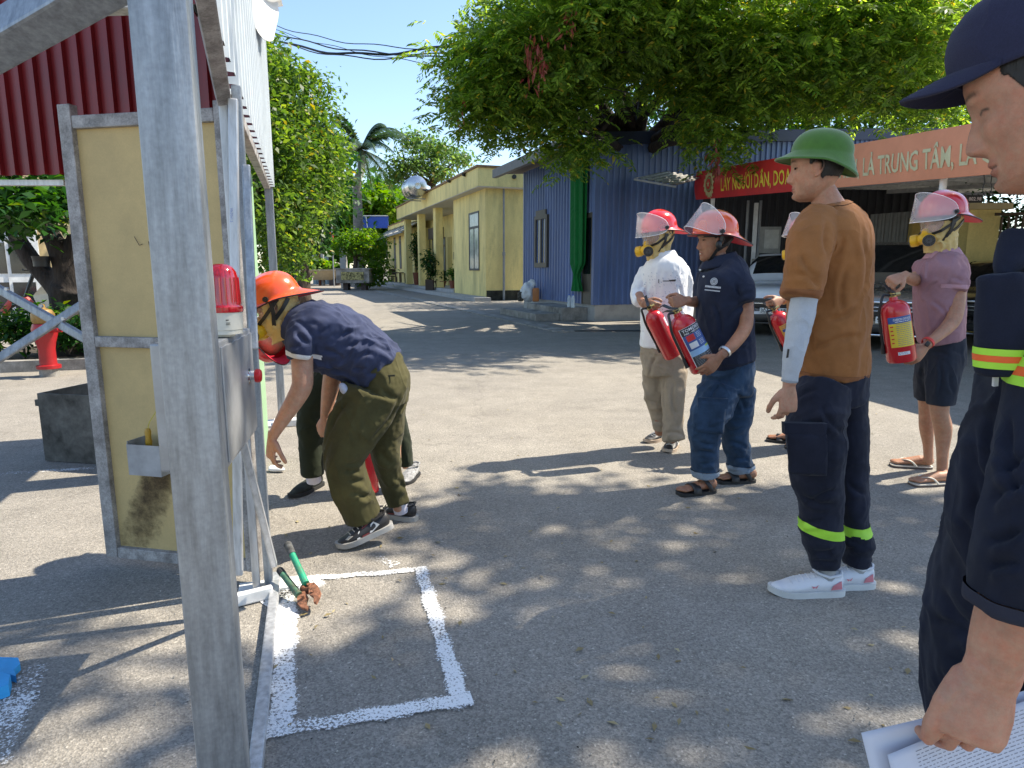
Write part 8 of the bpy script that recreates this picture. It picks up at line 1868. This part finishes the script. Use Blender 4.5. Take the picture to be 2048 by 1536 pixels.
    cut_band(sl, P(2028, 1200, .80), (P(2040, 1150, .80) - P(2022, 1222, .80)), .010, 'rolled_cuff', M('cuff_navy', (.018, .02, .036), rough=.95), .0035)
    creases(ov, [(1950, 850, 1992, 1000), (1905, 1020, 1965, 1165), (1878, 1165, 1960, 1262), (1862, 1235, 1966, 1295), (1990, 820, 2000, 960), (1930, 900, 1945, 1050), (1870, 1330, 1930, 1400), (2000, 600, 2010, 700)], .007, 9)
    creases(sl, [(1990, 948, 2056, 900), (1976, 1012, 2066, 960), (1968, 1084, 2050, 1050), (1972, 1140, 2048, 1128), (2020, 820, 2048, 960), (1995, 900, 2030, 1000)], .007, 9)
    # pocket flap panel at the front edge
    m = MB(); lofts(m, [[(2004, 552, .885, 52, .030), (2003, 620, .882, 54, .034), (2002, 690, .880, 54, .034), (2000, 742, .880, 50, .030)]], n=28, pw=3.2, cap=.12); fp = mkcloth(m, .003, 'front_panel', UN2, t, 2, .003, 14, (0, 0, 1), 68)
    for o_, cc, zz, hh in ((ov, P(2040, 760, .86), (0, 0, 1), None),):
        for dz, mt, hf in ((.0, HIVO, .0058), (.0120, HIVIS, .0060), (-.0120, HIVIS, .0060)):
            cut_band(ov, P(2040, 752, .86) + V((0, 0, dz)), V((0, 0, 1)), hf, 'lime_band' if mt is HIVIS else 'orange_band', mt, .0012)
            cut_band(sl, P(2100, 752, .80) + V((0, 0, dz)), V((0, 0, 1)), hf, 'lime_band' if mt is HIVIS else 'orange_band', mt, .0012)
    for dz, mt, hf in ((.0, HIVO, .0042), (.0088, HIVIS, .0044), (-.0088, HIVIS, .0044)):
        cut_band(fp, P(1990, 714, .875) + V((0, 0, dz)), V((0, 0, 1)), hf, 'lime_band' if mt is HIVIS else 'orange_band', mt, .001)
    m = MB(); lofts(m, [[(2040, 478, .90, 40, .02), (2020, 520, .885, 32, .016), (2004, 552, .875, 16, .010)]], n=18, cap=.2); mkcloth(m, .003, 'collar_flap', UN2, t, 2, .003, 12, None, 69)
    m = MB(); m.bar(P(1992, 738, .868), P(1990, 772, .87), .006, .004); m.build('white_tag', SOLEW, ov, smooth=False)
    # papers in the hand
    pa = thing('paper_sheets', 'printed white paper sheets held in the officer\'s hand at the bottom right', 'papers', P(1900, 1500, .78))
    PAP = M('paper', (.60, .61, .67), rough=.7, var=.03)
    def sheet(c0, c1, c2, c3, bow, off):
        m = MB(); m.grid(lambda a, b: c0.lerp(c1, a).lerp(c3.lerp(c2, a), b) + V((0, -bow * math.sin(a * math.pi) * (1 - .4 * b), .3 * bow * math.sin(b * 3))) + V((0, off, 0)), 24, 16); o = m.build('sheet', PAP, pa, ang=180); s_ = o.modifiers.new('s', 'SOLIDIFY'); s_.thickness = .0004; return lambda a, b, k=0: c0.lerp(c1, a).lerp(c3.lerp(c2, a), b) + V((0, -bow * math.sin(a * math.pi) * (1 - .4 * b) - k, .3 * bow * math.sin(b * 3))) + V((0, off, 0))
    # sheet: upper-left corner fans out to the left; lower sheet closer
    sheet(P(1734, 1481, .84), P(2200, 1352, .89), P(2260, 1640, .83), P(1800, 1760, .78), .006, .016)
    fn = sheet(P(1778, 1514, .83), P(2180, 1362, .875), P(2270, 1640, .81), P(1850, 1790, .76), -.004, .004)
    rg = random.Random(2); m = MB()
    for r_ in range(30):
        q = .13; b = .05 + .027 * r_
        while q < .93:
            l = rg.uniform(.008, .030); m.grid(lambda a, bb: fn(min(.95, q + l * a), b + .0065 * bb, .0008), 2, 1); q += l + .008
    o = m.build('printed_text', M('print_ink', (.30, .30, .33), rough=.8), pa, smooth=False); o['kind'] = 'stuff'
man_cap()
# ================================================================ PARKED CARS
def car(name, label, front, heading, paint, kind='suv', plate='30A-260.18', badge='s', W=1.76, L=4.3, Hh=1.66):
    h = V(heading).normalized(); rz = math.atan2(h.y, h.x); f = V((front.x, front.y, 0)); o = f - h * (L / 2)
    t = thing(name, label, 'car', (o.x, o.y, 0), rz, group='cars parked under the carport')
    suv = kind == 'suv'; zb_ = 1.02 if suv else .92; hood = zb_ - .02
    # stations along x (front = +L/2): (x, half width, z bottom, z shoulder, z roof, roof half width)
    F = L / 2
    st_ = [(F, .55, .38, .62, .62, .5), (F - .03, .74, .26, .74, .74, .6), (F - .12, .84, .22, hood - .10, hood - .08, .66), (F - .45, .88, .20, hood - .03, hood, .66), (F - 1.05, .88, .20, zb_, hood + .07, .66),
           (F - 1.30, .88, .20, zb_ + .01, hood + .13, .64), (F - 1.95, .88, .20, zb_ + .02, Hh - .05, .56), (F - 2.6, .88, .20, zb_ + .03, Hh, .56), (F - 3.3, .88, .20, zb_ + .05, Hh - .02, .55), (F - 3.9, .87, .22, zb_ + .05, Hh - .15 if suv else Hh - .35, .54), (-F + .12, .84, .26, zb_, zb_ + (.32 if suv else .03), .60), (-F, .70, .40, .80, .82, .55)]
    k = W / 1.76
    def sec(s):
        x, w_, z0, z1, z2, rw = s; w_ *= k; rw *= k; return [(x, -w_ * .92, z0), (x, -w_, z0 + .18), (x, -w_, (z0 + z1) / 2), (x, -w_ * .985, z1 - .03), (x, -w_ * .95, z1), (x, -(rw + (w_ - rw) * .25), z1 + (z2 - z1) * .75), (x, -rw * .9, z2 - .01), (x, -rw * .5, z2 + .008), (x, 0, z2 + .012)]
    S = catmull([sum([list(p) for p in sec(s)], []) for s in st_], 4); m = MB(); n = 9; rows = []
    for s in S:
        half = [V(s[3 * i:3 * i + 3]) for i in range(n)]; rows.append(half + [V((p.x, -p.y, p.z)) for p in half[-2::-1]])
    for r_ in rows: m.v += [tuple(p) for p in r_]
    c = 2 * n - 1
    for i in range(len(rows) - 1):
        for j in range(c - 1): m.f.append((i * c + j, i * c + j + 1, (i + 1) * c + j + 1, (i + 1) * c + j)); m.mi.append(0)
    m.f.append(tuple(range(c))[::-1]); m.mi.append(0); m.f.append(tuple((len(rows) - 1) * c + j for j in range(c))); m.mi.append(0)
    body = m.build('body', paint, t, local=True, ang=40)
    def onto(i0, i1, j0, j1, nm, mt, off=.006):           # panel laid over the body rows
        q = MB(); o_ = len(q.v)
        for i in range(i0, i1 + 1):
            for j in range(j0, j1 + 1):
                p = rows[i][j]; a = rows[min(i + 1, len(rows) - 1)][j] - rows[max(i - 1, 0)][j]; b = rows[i][min(j + 1, c - 1)] - rows[i][max(j - 1, 0)]; nn = b.cross(a).normalized()
                if nn.dot(p - V((p.x * .9, 0, .7))) < 0: nn = -nn
                q.v.append(tuple(p + nn * off))
        w_ = j1 - j0 + 1
        for i in range(i1 - i0):
            for j in range(w_ - 1): q.f.append((i * w_ + j, i * w_ + j + 1, (i + 1) * w_ + j + 1, (i + 1) * w_ + j)); q.mi.append(0)
        return q.build(nm, mt, body, local=True, ang=60)
    GL = M('car_glass', (.012, .014, .016), rough=.05, spec=1.0, coat=.5)
    onto(21, 24, 6, 10, 'windscreen', GL); onto(36, 40, 6, 10, 'rear_window', GL)
    for s_ in (0, 1):
        for a, b in ((23, 27), (28, 33), (34, 37)):
            j = (4, 6) if s_ == 0 else (10, 12); onto(a, b, j[0], j[1], 'side_window', GL)
    B_ = lambda nm, cc, sz, mt, par=body, bev=.01: MB().box(cc, sz, bev=bev).build(nm, mt, par, local=True)
    CH = M('car_chrome', (.75, .76, .78), rough=.12, metal=1.0); DK = M('car_black_trim', (.015, .015, .016), rough=.35)
    B_('grille', (F + .0, 0, .66), (.07, .98 * k, .20), DK, bev=.02); B_('lower_grille', (F + .0, 0, .38), (.07, 1.10 * k, .13), DK, bev=.02)
    for i in range(3): B_('grille_bar', (F + .036, 0, .60 + .06 * i), (.014, .94 * k, .014), CH if (badge == 't' and i == 2) or i == 1 else DK, bev=.003)
    B_('bumper_lip', (F - .02, 0, .27), (.12, 1.3 * k, .035), CH if badge == 't' else DK, bev=.01)
    if badge == 't': B_('chrome_bar', (F + .015, 0, .80), (.06, 1.0 * k, .035), CH, bev=.01)
    for s_ in (-1, 1):
        m = MB(); m.prism([V((F - .02, s_ * .50 * k, .70)), V((F - .02, s_ * .50 * k, .80)), V((F - .22, s_ * .83 * k, .86)), V((F - .30, s_ * .865 * k, .80)), V((F - .10, s_ * .80 * k, .70))], (.04, 0, .0)); m.build('headlight', clearmat('lamp_glass', (.75, .78, .80), .75, .06), body, local=True, smooth=False)
        m = MB(); m.tube([V((F - .03, s_ * .68 * k, .42)), V((F + .03, s_ * .66 * k, .42))], .06, 14); m.build('fog_lamp', CH, body, local=True)
        B_('mirror', (F - 1.45, s_ * (.88 * k + .10), zb_ + .10), (.12, .20, .15), paint, bev=.04)
        for x in (F - .82, -F + .78):
            wx = V((x, s_ * (.86 * k - .10), .34)); T = Matrix.Translation(wx) @ Matrix.Rotation(-s_ * math.pi / 2, 4, 'X')
            wh = MB().lathe([(.20, .0), (.335, .02), (.345, .06), (.345, .15), (.335, .19), (.25, .20), (.24, .17), (.001, .165)], T, 36).build('wheel', RUBBER, t, local=True)
            ri = MB().lathe([(.235, .172), (.24, .19), (.225, .195), (.22, .18)], T, 30); 
            for q in range(10): a = 2 * math.pi * q / 10; ri.bar(T @ V((.04 * math.cos(a), .04 * math.sin(a), .180)), T @ V((.228 * math.cos(a), .228 * math.sin(a), .188)), .022, .03)
            ri.lathe([(.001, .195), (.05, .192), (.055, .17)], T, 14); ri.build('rim', M('alloy', (.42, .42, .43), rough=.3, metal=.9), wh, local=True)
            MB().lathe([(.001, .168), (.40, .150), (.40, -.02)], T @ Matrix.Translation((0, 0, .012 - .02)), 30).build('wheel_arch', RUBBER, body, local=True)
    # number plate
    pw, ph = .50, .11; cz = .52; pl = MB(); pl.box((F + .055, 0, cz), (.012, pw, ph), bev=.004); po = pl.build('number_plate', WHITEP, body, local=True)
    m = MB()
    if plate: add_text(m, plate, V((F + .0625, -pw / 2 + .02, cz - .036)), V((0, 1, 0)), V((0, 0, 1)), pw - .04, .074, True); m.build('plate_characters', BLACK, po, local=True, smooth=False)
    # badge
    m = MB(); bx_ = F + .05; bz_ = .70 if badge == 's' else .80
    if badge == 's':
        P_ = lambda y, z: V((bx_, y * .075, bz_ + z * .07)); m.add([P_(-.9, .1), P_(.1, 1), P_(.55, .6), P_(-.1, .0), P_(.15, -.2), P_(-.35, -.2)], [(0, 1, 2, 3), (0, 3, 4, 5)]); m.add([P_(.9, -.1), P_(-.1, -1), P_(-.55, -.6), P_(.1, .0), P_(-.15, .2), P_(.35, .2)], [(0, 1, 2, 3), (0, 3, 4, 5)])
    elif badge == 't':
        E_ = lambda ry, rz_, dz: [V((bx_ + .01, math.cos(a) * ry, bz_ + dz + math.sin(a) * rz_)) for a in np.linspace(0, 2 * math.pi, 25)]
        for q in ((.085, .058, 0), (.028, .05, .003), (.058, .022, .025)): m.tube(E_(*q), .0065, 6, cap=False)
    m.build('badge', CH, body, local=True, smooth=False)
    return t
car('white_car', 'white car with a black grille parked beyond the man in the navy polo', P(1548, 600, 13.2), (-.42, -.90, 0), M('paint_white', (.80, .82, .86), rough=.2, coat=.8, var=.03), 'suv', '30A-260.18', 's')
car('silver_car', 'grey brown car with a chrome grille behind the masked man in pink', P(1790, 600, 10.7), (-.44, -.90, 0), M('paint_bronze', (.30, .275, .23), rough=.25, metal=.5, coat=.8, var=.03), 'suv', '90A-027.35', 't', W=1.85, L=4.8, Hh=1.80)
car('black_car', 'dark car with alloy wheels at the right behind the pink polo', P(1905, 600, 11.3) , (-.80, -.60, 0), M('paint_black', (.022, .022, .024), rough=.2, coat=.9, var=.03), 'sedan', '', 't', W=1.78, L=4.5, Hh=1.48)

# ---- group phrases for repeats ----
GR = {'potted_plant': 'potted plants along the porch', 'low_shrub': 'low shrubs behind the kerb', 'overhead_cable': 'overhead cables crossing the sky', 'distant_wire': 'faint wires beyond the roof',
      'gate_post': 'concrete gate posts at the road end', 'shed_post': 'thin posts in the dark shed', 'water_bottle': 'water bottles on the cabin step', 'person': 'men at the fire training', 'pole': 'poles at the road end', 'far_tree': 'far trees closing the road'}
for o in SC.objects:
    if o.parent is None and 'category' in o:
        b = o.name.split('.')[0]
        if b in GR and 'group' not in o: o['group'] = GR[b]
